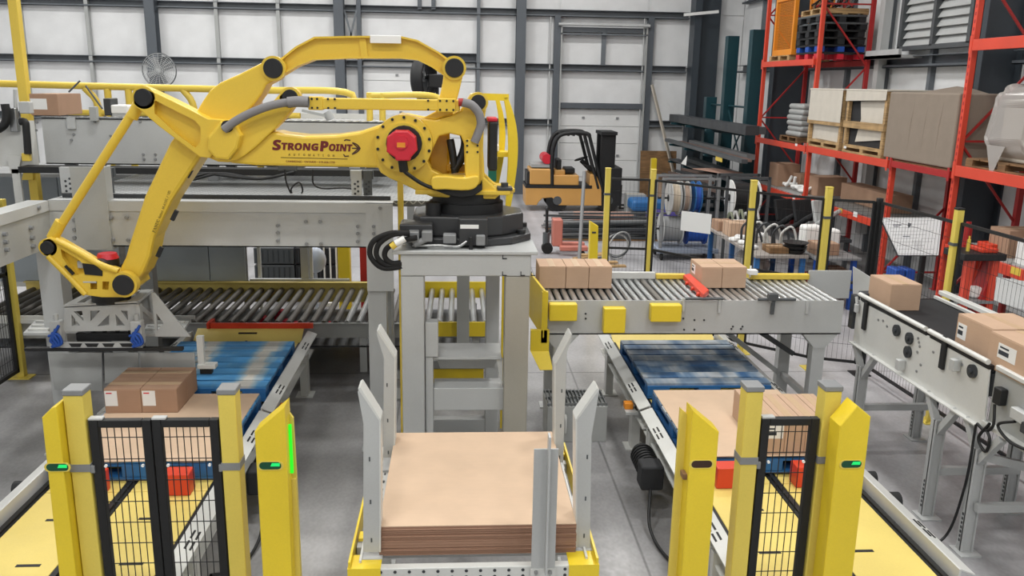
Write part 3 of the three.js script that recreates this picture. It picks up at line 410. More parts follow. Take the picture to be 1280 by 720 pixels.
// ---------- pallet chain conveyors, left and right ----------
function palletConveyor(s, label) {                   // s = -1 left, 1 right: mirrored about the sheet magazine
  const C = thing('pallet_conveyor', label, 'conveyor', [s * 2.28, 0, -6.7]);
  const X = x => s * x;
  const prof = (x, o, z0, z1) => [BB(X(x), X(x + o * 0.012), 0.36, 0.585, z0, z1), BB(X(x - o * 0.05), X(x), 0.36, 0.372, z0, z1), hull([[X(x), 0.585, z0], [X(x - o * 0.09), 0.55, z0], [X(x - o * 0.09), 0.542, z0], [X(x), 0.577, z0], [X(x), 0.585, z1], [X(x - o * 0.09), 0.55, z1], [X(x - o * 0.09), 0.542, z1], [X(x), 0.577, z1]])];
  for (const [z0, z1] of [[-9.15, -6.85], [-6.8, -4.25]]) {
    const slots = (rail, x, o) => { for (const zc of [z0 + 0.5, z1 - 0.5]) for (const k of [0, 1]) for (const dz of [-0.06, 0.06]) part(rail, 'slot', BB(X(x - o * (0.035 + 0.03 * k)) - 0.006, X(x - o * (0.035 + 0.03 * k)) + 0.006, 0.556 + 0.013 * (1 - k), 0.5735 + 0.002 - 0.012 * k, zc + dz - 0.045, zc + dz + 0.045), M.black); };
    const a = part(C, 'side_rail', prof(1.66, 1, z0, z1), M.whiteSteel); slots(a, 1.66, 1);
    const b = part(C, 'side_rail', prof(2.93, -1, z0, z1), M.whiteSteel); slots(b, 2.93, -1);
    for (const x of [1.71, 2.31, 2.87]) part(C, 'chain', [BB(X(x - 0.035), X(x + 0.035), 0.46, 0.5, z0, z1), BB(X(x - 0.012), X(x + 0.012), 0.5, 0.515, z0 + 0.02, z1 - 0.02)], M.black);
    for (const x of [1.74, 2.34]) { const w = x < 2 ? 0.53 : 0.5; const n = 2, L = (z1 - z0) / n; for (let k = 0; k < n; k++) { const pl = part(C, 'cover_plate', RB(X(x + 0.01), X(x + w), 0.49, 0.5, z0 + k * L + 0.004, z0 + (k + 1) * L - 0.004, 0.004), M.yellowPlate); for (const [fx, fz] of [[0.5, 0.3], [0.35, 0.72]]) part(pl, 'hand_slot', RB(X(x + w * fx - 0.07), X(x + w * fx + 0.07), 0.498, 0.502, z0 + (k + fz) * L - 0.014, z0 + (k + fz) * L + 0.014, 0.0015), M.black); } }
    part(C, 'cross_member', BB(X(1.66), X(2.93), 0.36, 0.42, z0 + 0.3, z0 + 0.36), M.gray); part(C, 'cross_member', BB(X(1.66), X(2.93), 0.36, 0.42, z1 - 0.36, z1 - 0.3), M.gray);
  }
  for (const z of [-8.7, -7.3, -6.6, -4.75]) for (const x of [1.64, 2.95]) part(C, 'leg', [BB(X(x - 0.04), X(x + 0.04), 0.012, 0.45, z - 0.008, z + 0.06), BB(X(x - 0.04), X(x - 0.032), 0.012, 0.45, z - 0.06, z), BB(X(x - 0.09), X(x + 0.09), 0, 0.012, z - 0.09, z + 0.09)], M.whiteSteel);
  for (const x of [1.84, 2.42]) part(C, 'stop_block', [RB(X(x), X(x + 0.18), 0.502, 0.66, -5.58, -5.45, 0.008)], M.redOrange);
  for (const [z, r] of [[-5.6, 0.05], [-5.25, 0.06]]) part(C, 'guide_wheel', rod([X(3.02), 0.5, z], [X(3.08), 0.5, z], r, 16), M.black);
  part(C, 'wheel_bracket', BB(X(2.94), X(3.03), 0.48, 0.52, -5.7, -5.15), M.darkSteel);
  const ep = part(C, 'end_plate', hull([[X(1.72), 0.5, -8.98], [X(2.88), 0.5, -8.98], [X(1.72), 0.6, -9.2], [X(2.88), 0.6, -9.2], [X(1.72), 0.49, -8.98], [X(2.88), 0.49, -8.98], [X(1.72), 0.59, -9.2], [X(2.88), 0.59, -9.2]]), M.yellowPlate);
  part(ep, 'hand_slot', bar([X(2.22), 0.567, -9.12], [X(2.42), 0.567, -9.12], 0.022, 0.006, V(0, 0.9, 0.4)), M.black);
  const m = part(C, 'gear_motor', [rod([X(1.52), 0.32, -6.45], [X(1.52), 0.32, -6.15], 0.09, 18), RB(X(1.42), X(1.6), 0.22, 0.42, -6.16, -5.98, 0.02), rod([X(1.52), 0.32, -6.5], [X(1.52), 0.32, -6.45], 0.07, 14)], M.blackSoft);
  for (let k = 0; k < 6; k++) part(m, 'cooling_fin', rod([X(1.52), 0.32, -6.42 + k * 0.045], [X(1.52), 0.32, -6.405 + k * 0.045], 0.1, 18), M.black);
  part(C, 'motor_cable', tube([[X(1.5), 0.24, -6.0], [X(1.44), 0.06, -5.7], [X(1.5), 0.03, -5.3], [X(1.58), 0.2, -4.95]], 0.012, 30, 6), M.black);
  part(C, 'photo_eye', [RB(X(1.5), X(1.58), 0.44, 0.5, -7.2, -7.12, 0.008)], M.orange);
  part(C, 'photo_eye_bracket', [RB(X(1.5), X(1.62), 0.41, 0.44, -7.22, -7.06, 0.004), BB(X(1.6), X(1.66), 0.36, 0.44, -7.2, -7.1)], M.gray);
  return C;
}
palletConveyor(-1, 'pallet conveyor on the left with yellow plates and white side rails');
palletConveyor(1, 'pallet conveyor on the right with yellow plates and white side rails');

// ---------- blue pallets ----------
const boardTex = (() => { const c = [0.36, 0.68, 0.93]; return tex(256, (u, v) => { const w = 0.9 * Math.max(0, 1 - Math.abs(u - 0.3) / 0.16) + 1.0 * Math.max(0, 1 - Math.abs(u - 0.82) / 0.14); const n = fbm(u, v, 8, 4, 81); const k = Math.min(1, Math.max(0, w * 1.5 + (n - 0.62) * 1.6)); const s = 0.85 + 0.3 * (vnoise(u * 6, v * 60, 60, 83) - 0.5); return [(c[0] * (1 - k) + 0.95 * k) * s, (c[1] * (1 - k) + 0.94 * k) * s, (c[2] * (1 - k) + 0.91 * k) * s]; }, true, 1); })();
const boardTexGray = (() => { const c = [0.26, 0.42, 0.6]; return tex(256, (u, v) => { const n = fbm(u, v, 6, 4, 91); const k = Math.min(1, Math.max(0, (n - 0.28) * 3)); const s = 0.85 + 0.3 * (vnoise(u * 6, v * 60, 60, 93) - 0.5); return [(c[0] * (1 - k) + 0.78 * k) * s, (c[1] * (1 - k) + 0.81 * k) * s, (c[2] * (1 - k) + 0.84 * k) * s]; }, true, 1); })();
M.boardWorn = std('#ffffff', 0.7, 0, { map: boardTex }); M.boardGray = std('#ffffff', 0.65, 0, { map: boardTexGray });
function pallet(x0, x1, z0, z1, y, label, bm) {       // z0 far, z1 near
  const P = thing('pallet', label, 'pallet', [(x0 + x1) / 2, y, (z0 + z1) / 2]);
  const n = 8, L = (z1 - z0) / n;
  for (let k = 0; k < n; k++) {
    const g = BB(x0, x1, y + 0.117, y + 0.139, z0 + k * L + 0.016, z0 + (k + 1) * L - 0.016), p = g.attributes.position, uv = g.attributes.uv;
    const o = rnd(); for (let i = 0; i < p.count; i++) uv.setXY(i, (p.getX(i) - x0) / (x1 - x0), o + 0.15 * (p.getZ(i) - z0));
    part(P, 'deck_board', g, bm, { keepUV: true });
  }
  for (const [x, m] of [[z0, 0], [z1 - 0.14, 1]]) { part(P, 'lead_board', BB(x0, x1, y + 0.0995, y + 0.1165, x, x + 0.14), M.blue); part(P, 'bottom_board', BB(x0, x1, y, y + 0.0175, x, x + 0.14), M.blue); }
  for (const u of [0, 0.41, 0.82]) for (const v of [0, 0.45, 0.9]) part(P, 'block', RB(x0 + u * (x1 - x0), x0 + (u + 0.18) * (x1 - x0), y + 0.018, y + 0.1, z0 + v * (z1 - z0), z0 + (v + 0.1) * (z1 - z0), 0.006), M.blue);
  for (const u of [0, 0.44, 0.88]) { part(P, 'stringer_board', BB(x0 + u * (x1 - x0), x0 + (u + 0.12) * (x1 - x0), y + 0.1, y + 0.117, z0 + 0.14, z1 - 0.14), M.blueDark); part(P, 'bottom_board', BB(x0 + u * (x1 - x0), x0 + (u + 0.12) * (x1 - x0), y, y + 0.018, z0 + 0.14, z1 - 0.14), M.blueDark); }
  return P;
}
const PY = 0.516;
pallet(1.72, 2.87, -8.57, -7.2, PY, 'worn blue pallet with grey boards, empty, on the right conveyor', M.boardGray);
pallet(1.72, 2.87, -7.02, -5.66, PY, 'blue pallet under a tan sheet on the right conveyor', M.boardGray);
pallet(-2.85, -1.7, -8.55, -7.18, PY, 'bright blue pallet with pale worn stripes, empty, on the left conveyor', M.boardWorn);
pallet(-2.85, -1.7, -7.0, -5.68, PY, 'blue pallet under a tan sheet on the left conveyor', M.boardWorn);
const SY = PY + 0.1395;
solo('slip_sheet', 'tan cardboard sheet lying on the nearer right blue pallet', 'sheet', RB(1.73, 2.86, SY, SY + 0.006, -7.03, -5.65, 0.002), M.kraft);
solo('slip_sheet', 'tan cardboard sheet lying on the nearer left blue pallet', 'sheet', RB(-2.84, -1.71, SY, SY + 0.006, -7.0, -5.67, 0.002), M.kraft);

// ---------- cardboard boxes ----------
function carton(x0, x1, y0, y1, z0, z1, label, { group, seam = 'x', sticker, name = 'cardboard_box', mat = M.card, side } = {}) {
  const B = thing(name, label, 'box', [(x0 + x1) / 2, y0, (z0 + z1) / 2], group);
  part(B, 'carton', RB(x0, x1, y0, y1 - 0.004, z0, z1, 0.006), mat);
  const zc = (z0 + z1) / 2, xc = (x0 + x1) / 2;
  if (seam === 'x') { part(B, 'flap', BB(x0 + 0.002, x1 - 0.002, y1 - 0.004, y1, z0 + 0.003, zc - 0.002), mat); part(B, 'flap', BB(x0 + 0.002, x1 - 0.002, y1 - 0.004, y1, zc + 0.002, z1 - 0.003), mat); part(B, 'tape', BB(x0 + 0.001, x1 - 0.001, y1, y1 + 0.0012, zc - 0.03, zc + 0.03), M.tape); }
  else { part(B, 'flap', BB(x0 + 0.002, xc - 0.002, y1 - 0.004, y1, z0 + 0.003, z1 - 0.003), mat); part(B, 'flap', BB(xc + 0.002, x1 - 0.002, y1 - 0.004, y1, z0 + 0.003, z1 - 0.003), mat); part(B, 'tape', BB(xc - 0.03, xc + 0.03, y1, y1 + 0.0012, z0 + 0.001, z1 - 0.001), M.tape); }
  if (sticker) {
    const [face, u0, u1, v0, v1] = sticker, ly = v => y0 + (y1 - y0) * v;
    let st, bars = [];
    if (face === 'f') { const lx = u => x0 + (x1 - x0) * u; st = part(B, 'sticker', BB(lx(u0), lx(u1), ly(v0), ly(v1), z1, z1 + 0.0015), M.label); for (const [a, b, c, d] of [[0.1, 0.5, 0.7, 0.82], [0.1, 0.62, 0.25, 0.5]]) bars.push(BB(lx(u0 + (u1 - u0) * a), lx(u0 + (u1 - u0) * b), ly(v0 + (v1 - v0) * c), ly(v0 + (v1 - v0) * d), z1 + 0.0015, z1 + 0.0022)); }
    else { const lz = u => z1 - (z1 - z0) * u; st = part(B, 'sticker', BB(x0 - 0.0015, x0, ly(v0), ly(v1), lz(u0), lz(u1)), M.label); for (const [a, b, c, d] of [[0.4, 0.9, 0.7, 0.82], [0.38, 0.95, 0.25, 0.55]]) bars.push(BB(x0 - 0.0022, x0 - 0.0015, ly(v0 + (v1 - v0) * c), ly(v0 + (v1 - v0) * d), lz(u0 + (u1 - u0) * a), lz(u0 + (u1 - u0) * b))); }
    if (sticker[5] === 1) { const [f, u0, u1, v0, v1] = sticker; part(st, 'print_line', BB(x0 + (x1 - x0) * (u0 + 0.04), x0 + (x1 - x0) * (u0 + 0.2), y0 + (y1 - y0) * (v1 - 0.12), y0 + (y1 - y0) * (v1 - 0.07), z1 + 0.0015, z1 + 0.002), M.red); }
    for (const g of sticker[5] ? [] : bars) part(st, 'print_bar', g, M.print);
  }
  return B;
}
const TY = SY + 0.0065;
// two rows being placed on the left pallet
carton(-2.83, -2.545, TY, TY + 0.205, -6.83, -6.57, 'front left labelled cardboard box on the left pallet', { sticker: ['f', 0.02, 0.36, 0.3, 0.92, 1], mat: M.cardDark });
carton(-2.543, -2.26, TY, TY + 0.205, -6.83, -6.57, 'front right labelled cardboard box on the left pallet', { sticker: ['f', 0.04, 0.4, 0.3, 0.92, 1], mat: M.cardDark });
carton(-2.83, -2.545, TY, TY + 0.205, -7.1, -6.835, 'rear left cardboard box on the left pallet below the gripper plates', { mat: M.cardDark });
carton(-2.543, -2.26, TY, TY + 0.205, -7.1, -6.835, 'rear right cardboard box on the left pallet below the gripper plates', { mat: M.cardDark });
// row of four on the right pallet
['first', 'second', 'third', 'last'].forEach((w, i) => carton(2.25 + i * 0.154, 2.402 + i * 0.154, TY, TY + 0.235, i ? -6.3 : -6.42, -5.68, `${w} box from the left in the row on the right pallet`, { seam: 'z', sticker: i ? null : ['f', 0.02, 0.9, 0.52, 0.95] }));

// ---------- infeed roller conveyor on the right ----------
{
  const C = thing('roller_conveyor', 'grey roller conveyor with yellow boxes on its side plate, right of the robot', 'conveyor', [2.2, 0, -7.95]);
  const x0 = 0.815, x1 = 3.61, z1 = -7.5, z0 = -8.42, yb = 1.036, yt = 1.362;
  const sp = part(C, 'side_plate', [BB(x0, x1, yb, yt, z1 - 0.012, z1), BB(x0, x1, yb, yb + 0.012, z1 - 0.05, z1)], M.gray);
  for (const px of [[1.058,1.237],[1.06,1.191],[1.17,1.237],[1.172,1.191],[2.088,1.191],[2.195,1.176],[2.286,1.176],[2.103,1.083],[2.201,1.083],[2.552,1.09],[2.565,1.113],[2.643,1.09],[2.657,1.113]]) part(sp, 'bolt', rod([px[0], px[1], z1], [px[0], px[1], z1 + 0.006], 0.01, 6), M.dark);
  part(C, 'side_plate', [BB(x0, x1, yb, 1.37, z0, z0 + 0.012)], M.gray);
  const rg = metreUV(new THREE.CylinderGeometry(0.028, 0.028, 0.89, 14).toNonIndexed()).rotateX(Math.PI / 2), n = 38;
  for (let k = 0; k < n; k++) piece(C, 'roller', rg, k > 13 && k < 15 ? M.rollerDark : M.roller, x0 + 0.05 + k * (x1 - x0 - 0.1) / (n - 1), 1.335, -7.96);
  part(C, 'under_pan', BB(x0, x1, 1.2, 1.22, z0 + 0.012, z1 - 0.012), M.dark);
  const g0 = [1.613,1.394], g1 = [2.014,1.378], g2 = [2.332,1.379];
  part(C, 'back_guard', RB(g0[0] - 0.6, g1[0], 1.36, 1.43, z0 - 0.02, z0 + 0.03, 0.006), M.whiteSteel);
  part(C, 'back_rail', RB(g1[0] + 0.01, g2[0], 1.36, 1.415, z0 - 0.02, z0 + 0.04, 0.012), M.yellowRail);
  part(C, 'back_rail', RB([2.998,1.381][0], [3.636,1.383][0], 1.36, 1.42, z0 - 0.02, z0 + 0.05, 0.012), M.yellowRail);
  part(C, 'corner_plate', RB([3.643,1.392][0], 4.1, 1.15, 1.45, z0 - 0.02, z0, 0.004), M.gray);
  part(C, 'sensor', [RB([2.957,1.484][0], [3.049,1.484][0], 1.43, 1.48, -8.36, -8.28, 0.006), rod([[2.982,1.484][0], 1.4, -8.32], [[2.982,1.484][0], 1.52, -8.32], 0.008)], M.white);
  for (const [q, lab] of [[[[0.825,1.35],[1.079,1.191]]], [[[1.325,1.312],[1.528,1.076]]], [[[1.76,1.343],[2.045,1.183]]]]) part(C, 'guard_box', [RB(q[0][0], q[1][0], q[1][1], q[0][1], z1, z1 + 0.1, 0.01)], M.yellow);
  for (const q of [[2.088,1.386],[2.776,1.38]]) part(C, 'side_rail', [rod([q[0], q[1], z1 + 0.02], [q[0] + 0.36, q[1], z1 + 0.02], 0.014)], M.darkSteel);
  for (const q of [[2.077,1.353],[2.417,1.338],[2.916,1.339],[3.253,1.331]]) part(C, 'rail_clip', [RB(q[0] - 0.012, q[0] + 0.012, q[1] - 0.09, q[1] + 0.04, z1, z1 + 0.03, 0.004)], M.gray);
  part(C, 'sensor_head', [RB([2.865,1.413][0], [2.955,1.413][0], 1.375, 1.44, z1, z1 + 0.06, 0.006), bar([[2.92,1.39][0], 1.38, z1 + 0.03], [[2.916,1.267][0], 1.24, z1 + 0.03], 0.03, 0.03)], M.darkSteel);
  part(C, 'red_stop', extY([[2.28,-8.291],[2.366,-8.366],[2.359,-7.651],[2.253,-7.467]], 1.38, 1.43, 0.006), M.redOrange);
  part(C, 'red_stop_face', [0, 1, 2].map(k => { const a = [2.282,-8.198], b = [2.261,-7.515]; return rod([a[0] + (b[0] - a[0]) * (k + 0.5) / 3 - 0.03, 1.39, a[1] + (b[1] - a[1]) * (k + 0.5) / 3], [a[0] + (b[0] - a[0]) * (k + 0.5) / 3, 1.39, a[1] + (b[1] - a[1]) * (k + 0.5) / 3], 0.02, 8); }), M.redOrange, { kind: 'stuff' });
  // yellow end guard at the robot end
  part(C, 'end_guard', [bar([0.7, 1.25, -8.3], [0.78, 1.25, -7.42], 0.02, 0.44), BB(0.755, 0.81, 0.98, 1.46, -7.48, -7.42)], M.yellow);
  part(C, 'end_bracket', [BB(0.66, 0.83, 0.9, 1.1, -7.47, -7.42), hull([[0.66, 0.9, -7.42], [0.83, 0.9, -7.42], [0.74, 0.76, -7.3], [0.86, 0.76, -7.3], [0.66, 0.9, -7.44], [0.83, 0.9, -7.44], [0.74, 0.75, -7.32], [0.86, 0.75, -7.32]])], M.yellow);
  for (const x of [0.95, 3.42]) for (const z of [-7.56, -8.36]) part(C, 'leg', [BB(x - 0.06, x + 0.06, 0.012, yb, z - 0.05, z + 0.05), hull([-0.056, 0.056].flatMap(d => [[x - 0.17, yb, z + d], [x + 0.17, yb, z + d], [x - 0.05, yb - 0.14, z + d], [x + 0.05, yb - 0.14, z + d]])), BB(x - 0.1, x + 0.1, 0, 0.012, z - 0.09, z + 0.09)], M.gray);
  part(C, 'leg_brace', [bar([3.42, 0.35, -7.56], [3.42, 0.35, -8.36], 0.05, 0.06), ], M.gray);
  part(C, 'leg_brace', [bar([2.6, 0.95, -8.34], [3.4, 0.35, -8.34], 0.05, 0.05)], M.gray); part(C, 'leg_brace', [bar([2.9, 0.98, -8.1], [3.42, 0.65, -8.1], 0.05, 0.05)], M.darkSteel);
}
{
  const q = [[0.757,1.584],[1.036,1.586],[1.261,1.586],[1.488,1.587],[0.762,1.363]];
  ['left', 'middle', 'right'].forEach((w, i) => carton(i ? q[i][0] : 0.775, q[i + 1][0] - 0.004, 1.366, q[0][1], -8.33, -7.95, `${w} box of the three boxes on the roller conveyor beside the robot stand`, { seam: 'z' }));
  const p = [[2.346,1.576],[2.585,1.577],[2.825,1.578]];
  carton(p[0][0] + 0.03, p[1][0] - 0.003, 1.366, p[0][1], -8.4, -7.98, 'left box of the pair past the red stop on the roller conveyor', { seam: 'x', sticker: ['s', 0.55, 0.85, 0.4, 0.85] });
  carton(p[1][0], p[2][0], 1.366, p[0][1], -8.4, -7.98, 'right box of the pair past the red stop on the roller conveyor', { seam: 'x' });
}
// ---------- belt conveyor coming in from the right ----------
{
  const C = thing('belt_conveyor', 'white sided belt conveyor with a black belt running towards the lower right', 'conveyor', [4.0, 0, -6.0]);
  const X = 3.72, XF = 4.5, z0 = -7.45, z1 = -5.43;
  const sp = part(C, 'side_plate', extX([[z0, 0.98], [z1 + 0.06, 0.98], [z1 + 0.03, 1.06], [z1, 1.4], [z1 - 0.4, 1.41], [z0, 1.385]], X - 0.006, X + 0.006), M.whiteSteel);
  part(C, 'side_lip', BB(X - 0.05, X, 0.975, 0.985, z0, z1), M.whiteSteel);
  for (const [u, v] of [[1123, 413], [1139, 423], [1137, 440], [1218, 464]]) { const w = { 1123: [-6.688,1.314], 1139: [-6.477,1.308], 1137: [-6.474,1.192], 1218: [-5.599,1.33] }[u]; part(sp, 'bearing', [at(new THREE.CylinderGeometry(0.05, 0.05, 0.025, 18), X - 0.016, w[1], w[0], 0, 0, Math.PI / 2), at(new THREE.CylinderGeometry(0.022, 0.022, 0.04, 12), X - 0.024, w[1], w[0], 0, 0, Math.PI / 2)], M.dark); }
  for (const w of [[-7.026,1.31],[-6.943,1.326],[-6.864,1.298],[-6.361,1.344],[-6.322,1.288],[-6.346,1.233],[-6.275,1.148],[-6.32,1.078],[-6.125,1.305],[-5.783,1.341],[-5.74,1.33],[-6.341,1.316]]) part(sp, 'bolt', rod([X - 0.014, w[1], w[0]], [X, w[1], w[0]], 0.011, 6), M.grayDark);
  for (const w of [[-6.522,1.071], [-5.779,1.323]]) part(sp, 'sensor', [RB(X - 0.07, X - 0.006, w[1] - 0.05, w[1] + 0.04, w[0] - 0.03, w[0] + 0.03, 0.008)], M.gray);
  for (const w of [[-7.253,1.284], [-5.976,1.347]]) part(C, 'rail_bracket', [RB(X - 0.03, X - 0.007, w[1] - 0.13, w[1] + 0.13, w[0] - 0.03, w[0] + 0.03, 0.006)], M.black);
  for (const [a, b] of [[z0 + 0.06, -6.25], [-6.2, z1]]) { part(C, 'guide_rail', [rod([X - 0.02, 1.455, a], [X - 0.02, 1.455, b], 0.02, 12)], M.whiteSteel); part(C, 'rail_bed', BB(X - 0.01, X + 0.03, 1.4, 1.43, a, b), M.black); }
  part(C, 'belt', [BB(X + 0.02, XF - 0.02, 1.38, 1.395, z0 + 0.02, z1)], M.belt);
  part(C, 'bed', [BB(X + 0.02, XF - 0.02, 1.2, 1.37, z0 + 0.05, z1)], M.dark);
  part(C, 'side_plate', BB(XF, XF + 0.012, 1.0, 1.41, z0, -4.3), M.whiteSteel);
  part(C, 'guide_rail', [RB(XF - 0.02, XF + 0.05, 1.44, 1.48, z0, -4.3, 0.008)], M.whiteSteel); part(C, 'guide_rail', [RB(XF - 0.06, XF - 0.03, 1.4, 1.43, z0, -4.3, 0.006)], M.whiteSteel);
  part(C, 'end_plate', [BB(X - 0.03, X + 0.02, 1.1, 1.42, z0 - 0.09, z0 - 0.01), RB(X + 0.02, X + 0.13, 1.4, 1.46, z0 - 0.06, z0 + 0.06, 0.01)], M.dark);
  part(C, 'clip', [RB(X - 0.05, X - 0.02, 1.28, 1.36, z0 + 0.03, z0 + 0.08, 0.008), rod([X - 0.03, 1.36, z0 + 0.05], [X - 0.03, 1.42, z0 + 0.02], 0.015)], M.gray);
  part(C, 'side_shield', extX([[-9.275,1.313],[-8.8,1.281],[-8.62,1.287],[-8.537,0.953],[-9.171,0.893]], XF + 0.02, XF + 0.03), M.gray);
  // second section nearer the viewer
  part(C, 'side_plate', extX([[z1 + 0.02, 1.02], [-4.2, 1.02], [-4.2, 1.4], [z1 + 0.02, 1.4]], X + 0.03, X + 0.04), M.grayMid);
  part(C, 'guide_rail', [RB(X, X + 0.05, 1.42, 1.455, z1 + 0.05, -4.2, 0.008)], M.whiteSteel);
  part(C, 'belt', [BB(X + 0.05, XF - 0.02, 1.38, 1.395, z1 + 0.02, -4.2)], M.belt);
  part(C, 'side_lip', BB(X - 0.02, X + 0.03, 1.0, 1.03, z1 + 0.02, -4.2), M.whiteSteel);
  part(C, 'junction_box', [RB(X - 0.03, X + 0.028, 1.2, 1.32, -5.32, -5.24, 0.01)], M.black); part(C, 'junction_box', [RB(X - 0.03, X + 0.028, 1.17, 1.25, -5.12, -4.98, 0.008)], M.gray); part(C, 'junction_box', [RB(X - 0.03, X + 0.028, 1.12, 1.2, -5.0, -4.85, 0.008)], M.dark);
  const cb = [[[-5.28, 1.2], [-5.25, 1.05], [-5.35, 0.98], [-5.42, 1.0]], [[-5.05, 1.17], [-5.2, 1.08], [-5.1, 1.02], [-4.8, 1.05]], [[-5.3, 1.05], [-5.38, 0.9], [-5.3, 0.84], [-5.26, 0.95], [-5.33, 1.0]]];
  for (const c of cb) part(C, 'cable', tube(c.map(([z, y], i) => [X - 0.03 - 0.01 * (i % 2), y, z]), 0.011, 30, 6), M.black);
  part(C, 'photo_eye', [RB(X + 0.2, X + 0.28, 0.85, 1.0, -6.3, -6.2, 0.008)], M.red);
  // Y-topped legs
  for (const [x, zs] of [[X, [-7.2, -5.92, -5.39]], [XF - 0.06, [-7.43, -6.0, -5.3]]]) for (const z of zs) {
    const lg = part(C, 'leg', [BB(x - 0.045, x + 0.045, 0.012, 0.82, z - 0.006, z + 0.006), BB(x - 0.045, x - 0.033, 0.012, 0.82, z - 0.05, z + 0.02), BB(x + 0.033, x + 0.045, 0.012, 0.82, z - 0.05, z + 0.02), bar([x, 0.72, z], [x, 0.98, z - 0.2], 0.05, 0.05), bar([x, 0.72, z], [x, 0.98, z + 0.2], 0.05, 0.05), BB(x - 0.08, x + 0.08, 0, 0.012, z - 0.08, z + 0.08)], M.gray);
    for (let k = 0; k < 7; k++) part(lg, 'slot', BB(x - 0.0465, x - 0.045, 0.08 + k * 0.035, 0.1 + k * 0.035, z - 0.03, z - 0.012), M.dark);
  }
  for (const z of [-7.3, -5.95, -5.35]) part(C, 'cross_brace', [bar([X, 0.38, z], [XF - 0.06, 0.38, z], 0.05, 0.06)], M.gray);
  part(C, 'cross_brace', [bar([X, 0.78, -5.35], [XF, 0.6, -5.3], 0.04, 0.06)], M.gray);
  part(C, 'power_cable', tube([[3.66, 1.0, -5.4], [3.66, 0.5, -5.42], [3.62, 0.06, -5.5], [3.45, 0.015, -5.45], [3.55, 0.015, -5.75], [3.3, 0.014, -5.85]], 0.01, 60, 6), M.black);
}
{
  const b = [[-7.749,1.561],[-7.297,1.567],[-7.265,1.318]];
  carton(3.79, 4.07, 1.396, 1.635, -7.42, -7.02, 'single box at the far end of the black belt', { seam: 'z' });
  carton(3.79, 4.22, 1.396, 1.655, -6.0, -5.56, 'labelled box on the belt behind the nearest right box', { seam: 'z', sticker: ['s', 0.7, 0.95, 0.3, 0.75] });
  carton(3.75, 4.16, 1.396, 1.655, -5.53, -5.1, 'labelled box on the belt cut by the right edge', { seam: 'z', sticker: ['s', 0.3, 0.75, 0.4, 0.8] });
}

